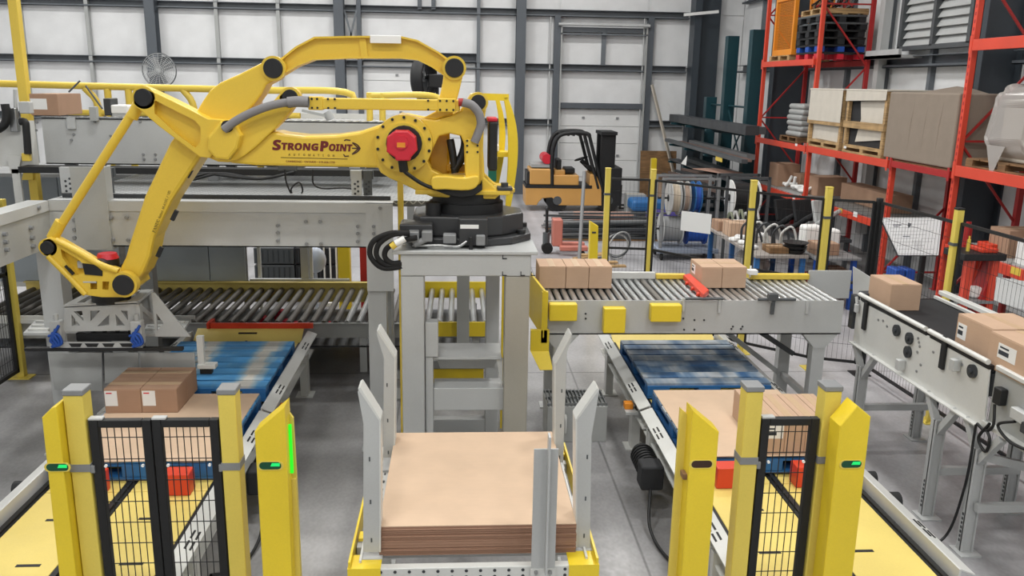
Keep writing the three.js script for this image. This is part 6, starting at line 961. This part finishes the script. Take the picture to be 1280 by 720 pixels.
// ---------- cantilever rack with long steel sections ----------
{
  const R = thing('cantilever_rack', 'dark green cantilever rack by the right wall holding steel sections', 'rack', [7.1, 0, -21.5]);
  for (const [z, h] of [[-24.2, 3.0], [-22.6, 4.57], [-20.7, 4.62]]) {
    const c = part(R, 'column', [RB(6.95, 7.25, 0.1, h, z - 0.13, z + 0.13, 0.01), BB(6.1, 7.4, 0, 0.1, z - 0.13, z + 0.13)], M.green);
    for (const y of [0.7, 1.18, 1.66, 2.26]) part(R, 'arm', hull([[6.95, y, z - 0.05], [6.95, y, z + 0.05], [6.0, y + 0.02, z - 0.05], [6.0, y + 0.02, z + 0.05], [6.95, y - 0.14, z - 0.05], [6.95, y - 0.14, z + 0.05], [6.0, y - 0.03, z - 0.05], [6.0, y - 0.03, z + 0.05]]), M.green);
  }
  for (const y of [1.0, 2.8]) { part(R, 'tie_bar', rod([7.1, y, -24.2], [7.1, y, -20.7], 0.025), M.green); }
  part(R, 'cross_brace', bar([7.1, 1.0, -22.6], [7.1, 2.8, -20.7], 0.03, 0.03), M.green); part(R, 'cross_brace', bar([7.1, 2.8, -22.6], [7.1, 1.0, -20.7], 0.03, 0.03), M.green);
  const sec = (x, y, z0, z1, w, h, lab, mat = M.dark, nm = 'steel_section') => solo(nm, lab, 'steel bar', [RB(x, x + w, y, y + h, z0, z1, 0.006)], mat);
  sec(6.12, 2.285, -24.9, -18.1, 0.3, 0.2, 'long dark steel channel on the top arms of the green rack'); sec(6.5, 2.28, -24.7, -18.6, 0.25, 0.16, 'second long dark steel channel behind it on the top arms', M.darkSteel);
  sec(6.05, 1.69, -25.0, -18.0, 0.14, 0.09, 'front steel bar on the second arms of the green rack', M.darkSteel); sec(6.24, 1.69, -24.4, -18.4, 0.18, 0.06, 'flat rusty bar on the second arms of the green rack', std('#8d7268', 0.8)); sec(6.5, 1.685, -24.0, -19.0, 0.2, 0.12, 'pale bar at the back of the second arms', M.grayDark);
  sec(6.05, 1.205, -24.4, -18.2, 0.3, 0.04, 'wide dark plate on the third arms of the green rack', M.dark); sec(6.45, 1.2, -24.2, -19.4, 0.3, 0.1, 'dark beam at the back of the third arms', M.darkSteel);
  sec(6.1, 0.725, -24.2, -18.6, 0.6, 0.05, 'dark steel sheets on the lowest arms of the green rack', M.darkSteel);
  solo('cardboard_sheet', 'flat brown sheet lying across the third arms of the green rack', 'sheet', [at(BB(-0.3, 0.3, 0, 0.012, -0.6, 0.6), 6.25, 1.3, -20.3, 0.35)], std('#b08c7c', 0.9));
  solo('white_plate', 'small white triangular plate propped on the green rack', 'plate', [hull([[6.0, 1.245, -22.8], [6.0, 1.245, -22.3], [6.05, 1.5, -22.4], [6.01, 1.245, -22.8], [6.01, 1.245, -22.3]])], M.white);
  solo('yellow_tag', 'yellow tag hanging under the second arms of the green rack', 'tag', [BB(6.06, 6.07, 1.59, 1.69, -19.9, -19.4)], M.yellowRail);
  for (let k = 0; k < 5; k++) solo('scrap_bar', ['bent dark bar sticking out low left of the green rack', 'short dark bar crossing the scrap left of the green rack', 'dark bar lying outermost in the scrap heap', 'thick dark bar at the foot of the scrap heap', 'thin dark bar on top of the scrap heap'][k], 'steel bar', [bar([5.3 + k * 0.12, 0.935 + 0.065 * k, -22.6 + k * 0.2], [5.95 + 0.03 * k, 0.935 + 0.065 * k, -19.2 - k * 0.3], 0.07, 0.06)], k % 2 ? M.dark : std('#5a4a44', 0.8));
  solo('scrap_table', 'low dark trestle under the scrap bars', 'stand', [BB(5.4, 6.0, 0.8, 0.9, -22.4, -19.6), ...[-22.2, -19.8].flatMap(z => [BB(5.45, 5.52, 0, 0.8, z - 0.04, z + 0.04), BB(5.88, 5.95, 0, 0.8, z - 0.04, z + 0.04)])], M.dark);
}
// leaning things by the back wall
{
  const a = [5.504,1.192], b = [6.707,0.176];
  solo('plywood_board', 'brown plywood board leaning by the back wall', 'board', [at(BB(-0.55, 0.55, 0, 1.4, -0.01, 0.01), 5.95, 0, -25.1, 0.05, -0.1)], M.woodDark);
  solo('lumber', 'long pale timber leaning against the back wall', 'timber', [bar([6.55, 0.05, -24.8], [5.75, 3.3, -25.75], 0.09, 0.05)], std('#b5aca0', 0.85));
  solo('yellow_bin_post', 'thick yellow post with dark top beside the plywood board', 'post', [RB(5.25, 5.4, 0, 1.35, -23.2, -23.05, 0.01)], M.yellow);
  carton(5.35, 5.95, 0, 0.75, -22.9, -22.4, 'brown box stacked low in front of the plywood board');
  solo('purple_cloth', 'dark purple cloth bundle on the floor by the brown box', 'cloth', [new RoundedBoxGeometry(0.9, 0.3, 0.5, 3, 0.12).translate(5.1, 0.15, -20.6)], M.purple);
}
// ---------- forklift ----------
{
  const z1 = -22.2, z0 = -23.2, F = thing('forklift', 'tan counterbalance forklift with black overhead guard parked by the back wall', 'forklift', [2.8, 0, -22.7]);
  const s = [[1.746,0.656],[1.757,0.128],[1.906,0.108],[2.055,0.088],[2.094,0.237],[2.197,0.344],[2.451,0.367],[2.56,0.262],[2.63,0.05],[3.1,0.032],[3.484,0.057],[3.78,0.145],[3.759,0.633],[3.596,0.99],[3.448,0.988],[3.439,0.672]];
  part(F, 'chassis', [ext(s.map(p => [p[0], Math.max(p[1], 0.16)]), z1, z0, 0.02)], M.forklift);
  part(F, 'counterweight', [RB(...[[1.846,0.887][0], [2.436,0.894][0]], [2.019,0.701][1], [2.009,1.119][1], z0 + 0.05, z1, 0.04)], M.forklift);
  part(F, 'seat_box', [RB(...[[2.457,0.894][0], [3.154,0.901][0]], [2.653,0.686][1], [2.645,0.959][1], z0 + 0.05, z1 - 0.02, 0.03), RB([2.499,0.894][0], [2.795,0.897][0], [2.647,0.896][1], [2.641,1.084][1], z0 + 0.2, z1 - 0.1, 0.03)], M.forklift);
  part(F, 'sill', BB([1.746,0.656][0], [3.502,0.673][0], [1.747,0.614][1], [1.745,0.698][1], z0, z1 + 0.01), M.black);
  part(F, 'engine_cover', [RB([1.783,0.887][0], [1.951,0.889][0], [2.019,0.701][1], [2.011,1.035][1], z0 + 0.1, z1 - 0.02, 0.01)], M.black);
  part(F, 'seat', [RB([2.791,1.023][0], [3.065,1.026][0], [2.855,0.982][1], [2.85,1.128][1], z0 + 0.25, z1 - 0.2, 0.03), RB([2.573,1.229][0], [2.7,1.23][0], [2.642,1.063][1], [2.633,1.354][1], z0 + 0.25, z1 - 0.2, 0.03)], M.black);
  const gp = [[2.442,0.684],[2.438,1.559],[2.533,1.889],[2.675,2.014],[3.365,2.023],[3.389,1.962]];
  for (const z of [z1 - 0.03, z0 + 0.03]) { part(F, 'guard_leg', tube(gp.map(p => [...p, z]), 0.055, 40, 8), M.black); for (const [p, q] of [[[3.262,1.981], [3.675,0.611]], [[3.388,1.983], [3.807,0.528]]]) part(F, 'guard_leg', rod([...p, z], [...q, z], 0.045, 8), M.black); }
  for (let k = 0; k < 6; k++) part(F, 'guard_bar', BB([2.675,2.014][0] + k * 0.14, [2.675,2.014][0] + 0.05 + k * 0.14, [2.676,1.994][1] - 0.02, [2.676,1.994][1] + 0.03, z0, z1), M.black);
  part(F, 'mast', [BB([3.723,1.987][0], [4.102,1.992][0], 0.1, [3.867,2.071][1], z1 - 0.25, z1 - 0.1), BB([3.723,1.987][0], [4.102,1.992][0], 0.1, [3.867,2.071][1], z0 + 0.1, z0 + 0.25), BB([3.702,1.987][0], [4.123,1.993][0], [3.869,2.01][1], [3.866,2.092][1], z0, z1)], M.black);
  part(F, 'mast_plate', BB([3.807,1.988][0], [4.06,1.992][0], 0.4, 2.0, z0 + 0.25, z1 - 0.25), M.blackSoft);
  part(F, 'carriage', [RB([3.909,1.119][0], [4.291,1.123][0], 0.15, [3.907,1.16][1], z0, z1, 0.02)], M.black);
  for (const z of [z1 - 0.25, z0 + 0.1]) part(F, 'fork', [BB([4.308,0.32][0], [4.308,0.32][0] + 1.0, 0.05, 0.09, z, z + 0.12), BB([4.287,0.32][0], [4.329,0.32][0], 0.05, 0.7, z, z + 0.12)], M.black);
  for (const [px, r] of [[684.5, 0.29], [750, 0.3]]) for (const z of [z1 - 0.02, z0 + 0.25]) { const x = [-11.632,0.18][0] + px * ([9.151,0.362][0] - [-11.632,0.18][0]) / 1000; const w = part(F, 'wheel', rod([x, r, z - 0.2], [x, r, z + 0.012], r, 24), M.rubber); part(w, 'hub', rod([x, r, z + 0.012], [x, r, z + 0.03], r * 0.4, 14), M.darkSteel); }
  const lp = [2.296,1.371]; part(F, 'gas_bottle', [rod([lp[0], lp[1], z0 + 0.15], [lp[0], lp[1], z1 - 0.02], 0.13, 18)], M.red); part(F, 'bottle_bracket', [BB(lp[0] - 0.4, lp[0] + 0.12, lp[1] - 0.22, lp[1] - 0.14, z0 + 0.1, z1 - 0.05)], M.grayMid);
  part(F, 'steering_column', [rod([...[3.546,1.042], -22.7], [...[3.259,1.311], -22.7], 0.06, 8)], M.black); const sw = [3.258,1.353]; part(F, 'steering_wheel', at(new THREE.TorusGeometry(0.17, 0.018, 8, 24), sw[0], sw[1], -22.7, 0.9, 1.2), M.black);
  part(F, 'dash', [hull([[...[3.283,1.228], z1 - 0.2], [...[3.605,1.147], z1 - 0.2], [...[3.613,0.958], z1 - 0.2], [...[3.283,1.228], z0 + 0.2], [...[3.605,1.147], z0 + 0.2], [...[3.613,0.958], z0 + 0.2]])], M.black);
}
// ---------- things on the floor behind the fence ----------
{
  const J = thing('pallet_jack', 'faded red pallet jack with an upright black handle on the floor', 'pallet jack', [2.1, 0, -16.6]);
  const w = [1.784,0.195]; 
  part(J, 'head', [RB(w[0] + 0.06, w[0] + 0.26, 0.16, 0.7, -16.7, -16.4, 0.03)], M.pink); part(J, 'fork', RB(w[0] + 0.2, w[0] + 0.75, 0.1, 0.19, -16.42, -16.25, 0.02), M.pink); part(J, 'fork', RB(w[0] + 0.2, w[0] + 0.75, 0.1, 0.19, -16.85, -16.68, 0.02), M.pink);
  part(J, 'wheel', rod([w[0] - 0.03, 0.11, -16.62], [w[0] - 0.03, 0.11, -16.46], 0.11, 16), M.rubber); part(J, 'roller_wheel', rod([w[0] + 0.65, 0.05, -16.4], [w[0] + 0.65, 0.05, -16.28], 0.05, 10), M.rubber); part(J, 'roller_wheel', rod([w[0] + 0.65, 0.05, -16.8], [w[0] + 0.65, 0.05, -16.7], 0.05, 10), M.rubber);
  part(J, 'handle', [rod([w[0] - 0.04, 0.3, -16.55], [w[0] - 0.05, 0.9, -16.55], 0.03), rod([w[0] - 0.05, 0.9, -16.7], [w[0] - 0.05, 0.9, -16.4], 0.025)], M.black);
  part(J, 'pump', rod([w[0] - 0.05, 0.15, -16.55], [w[0] - 0.05, 0.42, -16.55], 0.07, 12), M.darkSteel);
  solo('grey_pole', 'grey pole leaning upright behind the boxes on the roller conveyor', 'pole', [rod([2.27, 0.02, -15.6], [2.42, 1.65, -16.35], 0.035, 10)], M.grayDark);
  const rng = ['longest', 'second', 'third', 'fourth', 'fifth', 'sixth', 'seventh', 'eighth'];
  for (let k = 0; k < 26; k++) {
    const y = 0.05 + (k % 5) * 0.07, z = -17.9 - (k % 5) * 0.05 - Math.floor(k / 5) * 0.36;
    solo('steel_bar', 'long dark steel bar in the low pile on the floor before the forklift', 'steel bar', [bar([1.9 + rr(0, 0.5), y, z + rr(-0.2, 0.2)], [4.3 + rr(0, 0.9), y + rr(-0.01, 0.02), z + rr(-0.4, 0.3)], 0.11, 0.035)], k % 4 === 0 ? M.darkSteel : k % 4 === 1 ? M.grayDark : M.dark, { group: 'steel bars in the pile on the floor' });
  }
  for (const [z, k] of [[-18.0, 0], [-19.4, 1]]) solo('timber_block', ['front timber under the pile of steel bars', 'rear timber under the pile of steel bars'][k], 'timber', [BB(2.0, 4.8, 0, 0.03, z - 0.06, z + 0.06)], M.woodDark);
  for (let k = 0; k < 4; k++) solo('plank', ['front pale plank on the floor behind the roller conveyor', 'second pale plank on the floor by the pallet jack', 'pale plank lying across the others by the pallet jack', 'short pale plank near the pallet jack'][k], 'plank', [bar([2.0 + k * 0.1, 0.015 + 0.03 * k, -15.2 - k * 0.22], [3.1 - k * 0.12, 0.015 + 0.03 * k, -15.3 - k * 0.2 - (k === 2 ? 0.5 : 0)], 0.14, 0.03)], M.wood);
  solo('pink_board', 'stack of pinkish boards lying before the forklift', 'board', [RB(2.85, 4.3, 0, 0.2, -20.9, -20.5, 0.01)], std('#cda18f', 0.85));
  solo('blue_tarp', 'crumpled blue sheet on the floor beside the forklift', 'sheet', [new RoundedBoxGeometry(1.2, 0.3, 0.7, 3, 0.1).translate(5.0, 0.3, -21.6)], M.blue);
  carton(4.4, 4.9, 0, 0.5, -22.3, -21.9, 'grey pail sized box beyond the forklift mast', { mat: M.grayMid });
  const C = thing('hose_coil', 'coil of hose standing on the floor by the yellow fence post', 'hose', [3.05, 0, -16.0]);
  for (let k = 0; k < 3; k++) part(C, 'hose_loop', at(new THREE.TorusGeometry(0.22 + 0.03 * k, 0.016, 8, 28), 3.05 + 0.02 * k, 0.28, -16.0 + 0.04 * k, 0.3 * k, 0.2), k === 1 ? M.darkSteel : M.grayMid);
  const Y = thing('light_curtain_post', 'small yellow slant topped light curtain post behind the three boxes', 'post', [1.93, 0, -11.2]);
  part(Y, 'housing', ext([[1.774,0.763],[1.895,0.764],[1.867,1.445],[1.756,1.51]].map((p, i) => [p[0], i < 2 ? 0.01 : p[1]]), -11.15, -11.28, 0.006), M.yellow);
  part(Y, 'indicator_lens', RB([1.783,1.327][0], [1.837,1.327][0], 1.35, 1.375, -11.152, -11.14, 0.004), M.dark);
}
// cable reel racks
{
  const reel = (R, x0, x1, y, z, r, drum, body) => { const t = 0.02; const q = part(R, 'cable_reel', rod([x0 + t, y, z], [x1 - t, y, z], r * 0.82, 24), drum); part(q, 'flange', rod([x0, y, z], [x0 + t, y, z], r, 28), body); part(q, 'flange', rod([x1 - t, y, z], [x1, y, z], r, 28), body); part(q, 'hub', rod([x0 - 0.012, y, z], [x0, y, z], r * 0.2, 12), M.black); };
  const R = thing('reel_rack', 'grey wheeled rack carrying white, grey and blue cable reels', 'rack', [4.35, 0, -16.2]);
  const z = -16.2;
  for (const x of [3.88, 4.95]) for (const dz of [-0.3, 0.3]) part(R, 'upright', BB(x - 0.025, x + 0.025, 0.2, 1.6, z + dz - 0.025, z + dz + 0.025), M.grayDark);
  part(R, 'base_tray', RB(3.82, 5.02, 0.14, 0.24, z - 0.36, z + 0.36, 0.02), std('#8a93a3', 0.5)); part(R, 'top_bar', BB(3.88, 4.95, 1.56, 1.6, z + 0.28, z + 0.32), M.grayDark); part(R, 'top_bar', BB(3.88, 4.95, 1.56, 1.6, z - 0.32, z - 0.28), M.grayDark);
  for (const y of [1.18, 0.58]) part(R, 'axle', rod([3.84, y, z + 0.05], [5.0, y, z + 0.05], 0.02), M.black);
  for (const x of [3.92, 4.92]) for (const dz of [-0.28, 0.28]) part(R, 'caster', rod([x - 0.02, 0.07, z + dz], [x + 0.02, 0.07, z + dz], 0.07, 14), M.rubber);
  reel(R, 4.05, 4.24, 1.18, z + 0.05, 0.33, std('#b9ab98', 0.6), M.gray); reel(R, 4.28, 4.42, 1.2, z + 0.05, 0.31, std('#a58f80', 0.6), M.grayMid); reel(R, 4.5, 4.64, 1.2, z + 0.05, 0.31, M.blueDeep, M.blue);
  reel(R, 3.92, 4.32, 0.58, z + 0.05, 0.3, M.grayDark, M.gray); reel(R, 4.42, 4.8, 0.56, z + 0.05, 0.28, M.blueDeep, M.blueDeep);
  const S = thing('reel_stand', 'dark stand with one white flanged reel of black cable', 'rack', [5.45, 0, -15.9]);
  for (const x of [5.05, 5.85]) for (const dz of [-0.3, 0.3]) part(S, 'upright', BB(x - 0.025, x + 0.025, 0, 1.65, -16 + dz - 0.025, -16 + dz + 0.025), M.darkSteel);
  for (const dz of [-0.3, 0.3]) { part(S, 'top_bar', BB(5.05, 5.85, 1.6, 1.65, -16 + dz - 0.025, -16 + dz + 0.025), M.darkSteel); part(S, 'shelf_bar', BB(5.05, 5.85, 0.75, 0.8, -16 + dz - 0.025, -16 + dz + 0.025), M.darkSteel); }
  part(S, 'axle', rod([5.02, 1.2, -16], [5.88, 1.2, -16], 0.02), M.black); reel(S, 5.2, 5.72, 1.22, -16, 0.34, M.black, M.white);
  for (let k = 0; k < 6; k++) part(S, 'cable_offcut', tube([[5.1 + k * 0.1, 0.81, -15.75], [5.14 + k * 0.1, 0.98 + 0.03 * (k % 3), -15.7], [5.2 + k * 0.1, 0.85, -15.68]], 0.025, 12, 6), k % 2 ? M.white : std('#aeb59c', 0.6));
}
// workbenches with clutter
{
  const B = thing('workbench', 'long grey topped workbench with blue legs right of the cable reels', 'table', [4.9, 0, -13.5]);
  part(B, 'top', RB(4.48, 5.3, 0.78, 0.83, -14.9, -12.3, 0.01), std('#a39c96', 0.6, 0, { map: grime }));
  for (const z of [-14.8, -13.6, -12.4]) for (const x of [4.53, 5.24]) part(B, 'leg', BB(x - 0.035, x + 0.035, 0, 0.78, z - 0.035, z + 0.035), z > -13 ? M.blue : M.blueDark);
  part(B, 'lower_shelf', RB(4.56, 5.2, 0.2, 0.23, -14.8, -12.4, 0.006), M.dark);
  carton(4.52, 4.82, 0.832, 1.0, -14.8, -14.4, 'open brown box at the far end of the workbench', { mat: M.cardDark });
  carton(4.55, 4.95, 0.832, 1.06, -14.25, -13.85, 'taller brown box on the workbench near the fence', { mat: M.card });
  carton(4.9, 5.2, 0.832, 0.98, -14.8, -14.4, 'white box behind the brown boxes on the workbench', { mat: M.label });
  carton(4.72, 5.02, 0.832, 0.93, -12.75, -12.4, 'low brown tray at the near end of the workbench', { mat: M.woodDark });
  for (let k = 0; k < 6; k++) solo('paper_scrap', ['white scrap by the far box on the workbench', 'pale scrap between the boxes on the workbench', 'white scrap at the front edge of the workbench', 'crumpled white scrap mid workbench', 'white scrap left of the bent frames', 'small white scrap near the low brown tray'][k], 'paper', [at(new RoundedBoxGeometry(0.16, 0.06, 0.2, 2, 0.025), [4.9, 4.7, 4.55, 5.1, 4.6, 4.56][k], 0.862, [-14.3, -13.7, -13.5, -13.9, -13.2, -12.8][k], k)], k % 2 ? M.paper : M.white);
  for (let k = 0; k < 6; k++) solo('metal_frame', ['leftmost bent slat on the workbench', 'second bent slat from the left on the bench', 'third bent slat from the left on the bench', 'fourth bent slat from the left on the bench', 'fifth bent slat from the left on the bench', 'rightmost bent slat on the workbench'][k], 'frame', [tube([[4.62 + k * 0.085, 0.85, -13.45 + k * 0.12], [4.6 + k * 0.085, 1.1, -13.35 + k * 0.12], [4.72 + k * 0.085, 1.2, -13.3 + k * 0.12], [4.85 + k * 0.075, 1.02, -13.28 + k * 0.12], [4.9 + k * 0.06, 0.86, -13.25 + k * 0.12]], 0.02, 30, 6)], k % 2 ? M.whiteSteel : M.dark);
  const Q = thing('plastic_sack', 'clear plastic sack stuffed with yellowish packing on the bench shelf', 'bag', [4.88, 0.23, -13.6]);
  part(Q, 'sack', at(new THREE.IcosahedronGeometry(0.28, 3).scale(0.95, 0.75, 1.8), 4.88, 0.45, -13.6), M.plastic); part(Q, 'contents', at(new THREE.IcosahedronGeometry(0.22, 2).scale(0.95, 0.7, 1.7), 4.88, 0.42, -13.6), std('#b59a5a', 0.8));
  const B2 = thing('workbench', 'second bench with darker top and blue legs behind the right fence posts', 'table', [5.7, 0, -12.5]);
  part(B2, 'top', RB(5.34, 6.05, 0.78, 0.82, -13.3, -12.15, 0.01), M.grayDark); for (const x of [5.4, 5.98]) for (const z of [-13.2, -12.25]) part(B2, 'leg', BB(x - 0.035, x + 0.035, 0, 0.78, z - 0.035, z + 0.035), M.blueDeep);
  part(B2, 'lower_shelf', RB(5.4, 5.98, 0.3, 0.33, -13.2, -12.2, 0.006), M.dark);
  for (let k = 0; k < 3; k++) solo('black_bowl', ['lowest black plastic bowl of the nest on the bench', 'middle black plastic bowl of the nest on the bench', 'topmost wide black bowl of the nest on the bench'][k], 'bowl', [rod([5.14, 0.832 + k * 0.06, -12.48], [5.14, 0.885 + k * 0.06, -12.48], 0.12 + 0.01 * k, 24, 0.16 + 0.02 * k)], M.black);
  carton(5.42, 5.78, 0.822, 1.0, -12.7, -12.35, 'brown carton in front of the white containers on the second bench', { mat: M.cardDark });
  for (let k = 0; k < 2; k++) solo('white_jug', ['left white plastic container behind the bench carton', 'right white plastic container on the second bench'][k], 'container', [RB(5.4 + k * 0.32, 5.7 + k * 0.3, 0.822, 1.2 - k * 0.06, -13.05, -12.8, 0.05)], M.white);
  carton(5.65, 5.95, 0.332, 0.6, -12.7, -12.3, 'brown box on the lower shelf of the second bench', { mat: M.cardDark });
  solo('red_toolbox', 'red and white crate on the lower shelf of the second bench', 'box', [RB(5.42, 5.62, 0.332, 0.5, -12.7, -12.3, 0.01)], M.rackDark);
  // dark seats and metal leaning by the rack
  for (let k = 0; k < 3; k++) solo('black_chair_shell', ['left black curved seat shell under the rack beam', 'middle black curved seat shell under the rack beam', 'right black seat shell with a white side under the rack beam'][k], 'seat', [at(new RoundedBoxGeometry(0.45, 0.08, 0.5, 3, 0.035), 6.2 + k * 0.22, 0.85 + 0.06 * k, -15.6 + k * 0.35, 0.4, -0.6, 0.3), at(new RoundedBoxGeometry(0.45, 0.42, 0.07, 3, 0.03), 6.22 + k * 0.22, 1.02 + 0.04 * k, -15.8 + k * 0.35, 0.4, -0.3, 0)], k === 2 ? M.gray : M.blackSoft);
  solo('seat_trolley', 'dark trolley table under the seat shells', 'table', [RB(6.1, 7.0, 0.62, 0.68, -16.2, -14.5, 0.01), ...[[6.15, -16.1], [6.95, -16.1], [6.15, -14.6], [6.95, -14.6]].map(([x, z]) => BB(x - 0.03, x + 0.03, 0, 0.62, z - 0.03, z + 0.03))], M.dark);
}
// tilted drawing board with its bins, red step stand
{
  const D = thing('drawing_board', 'tilted board holding a large white sheet of drawings on a black stand', 'board', [6.4, 0, -11.6]);
  const t = canvasTex(512, 320, (x, w, h) => { x.fillStyle = '#dfe1e3'; x.fillRect(0, 0, w, h); x.strokeStyle = '#6f7378'; x.fillStyle = '#565a60'; x.lineWidth = 2; x.strokeRect(12, 10, w - 24, h - 20); for (let k = 0; k < 9; k++) { x.beginPath(); x.moveTo(40, 30 + k * 30); x.lineTo(w - 60 - (k % 3) * 60, 26 + k * 30); x.stroke(); } x.fillRect(110, 60, 70, 8); x.fillRect(110, 76, 50, 6); x.beginPath(); x.moveTo(230, 44); x.lineTo(262, 52); x.lineTo(252, 84); x.lineTo(236, 86); x.fill(); x.fillRect(170, 158, 90, 7); x.strokeRect(270, 200, 80, 80); x.strokeRect(360, 180, 110, 90); for (let k = 0; k < 7; k++) { x.beginPath(); x.moveTo(280 + k * 10, 210); x.lineTo(280 + k * 10, 270); x.stroke(); } });
  const c = [[5.516,1.662], [5.601,1.242], [6.129,1.244], [6.35,1.669]];
  const A = V(...c[0], -10.7), Bq = V(...c[1], -10.3), Cq = V(...c[2], -10.3), Dq = V(...c[3], -10.7);
  const g = new THREE.BufferGeometry(); g.setAttribute('position', new THREE.Float32BufferAttribute([A, Bq, Cq, A, Cq, Dq].flatMap(v => [v.x, v.y, v.z]), 3)); g.setAttribute('uv', new THREE.Float32BufferAttribute([0, 1, 0, 0, 1, 0, 0, 1, 1, 0, 1, 1], 2)); g.computeVertexNormals();
  const off = V(0, -0.02, -0.03);
  part(D, 'board', hull([A, Bq, Cq, Dq].flatMap(v => [[v.x, v.y - 0.004, v.z - 0.006], [v.x + off.x, v.y + off.y, v.z + off.z]])), M.dark);
  part(D, 'drawing_sheet', g, std('#ffffff', 0.8, 0, { map: t, side: THREE.DoubleSide }), { keepUV: true });
  part(D, 'stand', [bar([6.1, 0, -10.6], [6.1, 1.35, -10.6], 0.06, 0.06, V(1, 0, 0)), BB(5.75, 6.5, 0, 0.04, -10.85, -10.35), BB(5.7, 6.5, 0.55, 0.59, -10.62, -10.58)], M.black);
  for (let k = 0; k < 2; k++) solo('blue_bin', ['left blue plastic bin hanging below the drawing board', 'right blue plastic bin hanging below the drawing board'][k], 'bin', [RB(5.6 + k * 0.14, 5.72 + k * 0.14, 0.62, 1.05, -10.56, -10.3, 0.015)], M.blueDeep);
  solo('bin_stand', 'low dark stand carrying the two blue bins', 'stand', [BB(5.58, 5.9, 0.58, 0.62, -10.58, -10.28), BB(5.6, 5.64, 0, 0.58, -10.45, -10.41), BB(5.84, 5.88, 0, 0.58, -10.45, -10.41)], M.black);
  const S = thing('step_stand', 'red steel stand with a black top and grey rungs near the near rack', 'stand', [5.85, 0, -9.4]);
  const z = -9.4, p0 = [5.853,1.435], p1 = [6.365,1.399];
  part(S, 'top', RB(p0[0], p1[0], p0[1] - 0.06, p0[1] + 0.02, z - 0.35, z + 0.1, 0.012), M.black);
  for (const [x, zz] of [[p0[0] + 0.12, z], [p1[0] - 0.08, z], [p0[0] + 0.1, z - 0.3], [p1[0] - 0.1, z - 0.3]]) part(S, 'leg', BB(x - 0.04, x + 0.04, 0, p0[1] - 0.06, zz - 0.04, zz + 0.04), M.rack);
  part(S, 'side_panel', [hull([[p1[0] - 0.05, p0[1] - 0.06, z - 0.25], [p1[0] - 0.05, p0[1] - 0.06, z], [p1[0] - 0.28, 0.5, z], [p1[0] - 0.28, 0.5, z - 0.25], [p1[0] - 0.12, 0.5, z]])], M.rackDark);
  for (const y of [0.35, 0.62, 0.85]) part(S, 'rung', RB(p0[0] + 0.02, p1[0] - 0.02, y, y + 0.035, z - 0.32, z + 0.06, 0.006), M.grayDark);
  solo('jug', 'small white and grey object on the middle rung of the red stand', 'container', [RB(p1[0] - 0.25, p1[0] - 0.1, 0.888, 1.02, z - 0.2, z - 0.05, 0.03)], M.white);
  solo('green_bottle', 'small green bottle on the black top of the red stand', 'bottle', [rod([p0[0] + 0.15, p0[1] + 0.02, z - 0.1], [p0[0] + 0.15, p0[1] + 0.16, z - 0.1], 0.022, 12), rod([p0[0] + 0.15, p0[1] + 0.16, z - 0.1], [p0[0] + 0.15, p0[1] + 0.2, z - 0.1], 0.01, 10)], M.yellowRail);
  solo('tray', 'flat pale tray on the black top of the red stand', 'tray', [RB(p0[0] + 0.25, p0[0] + 0.45, p0[1] + 0.02, p0[1] + 0.07, z - 0.25, z + 0.02, 0.012)], M.redOrange);
}

renderer.render(scene, camera);
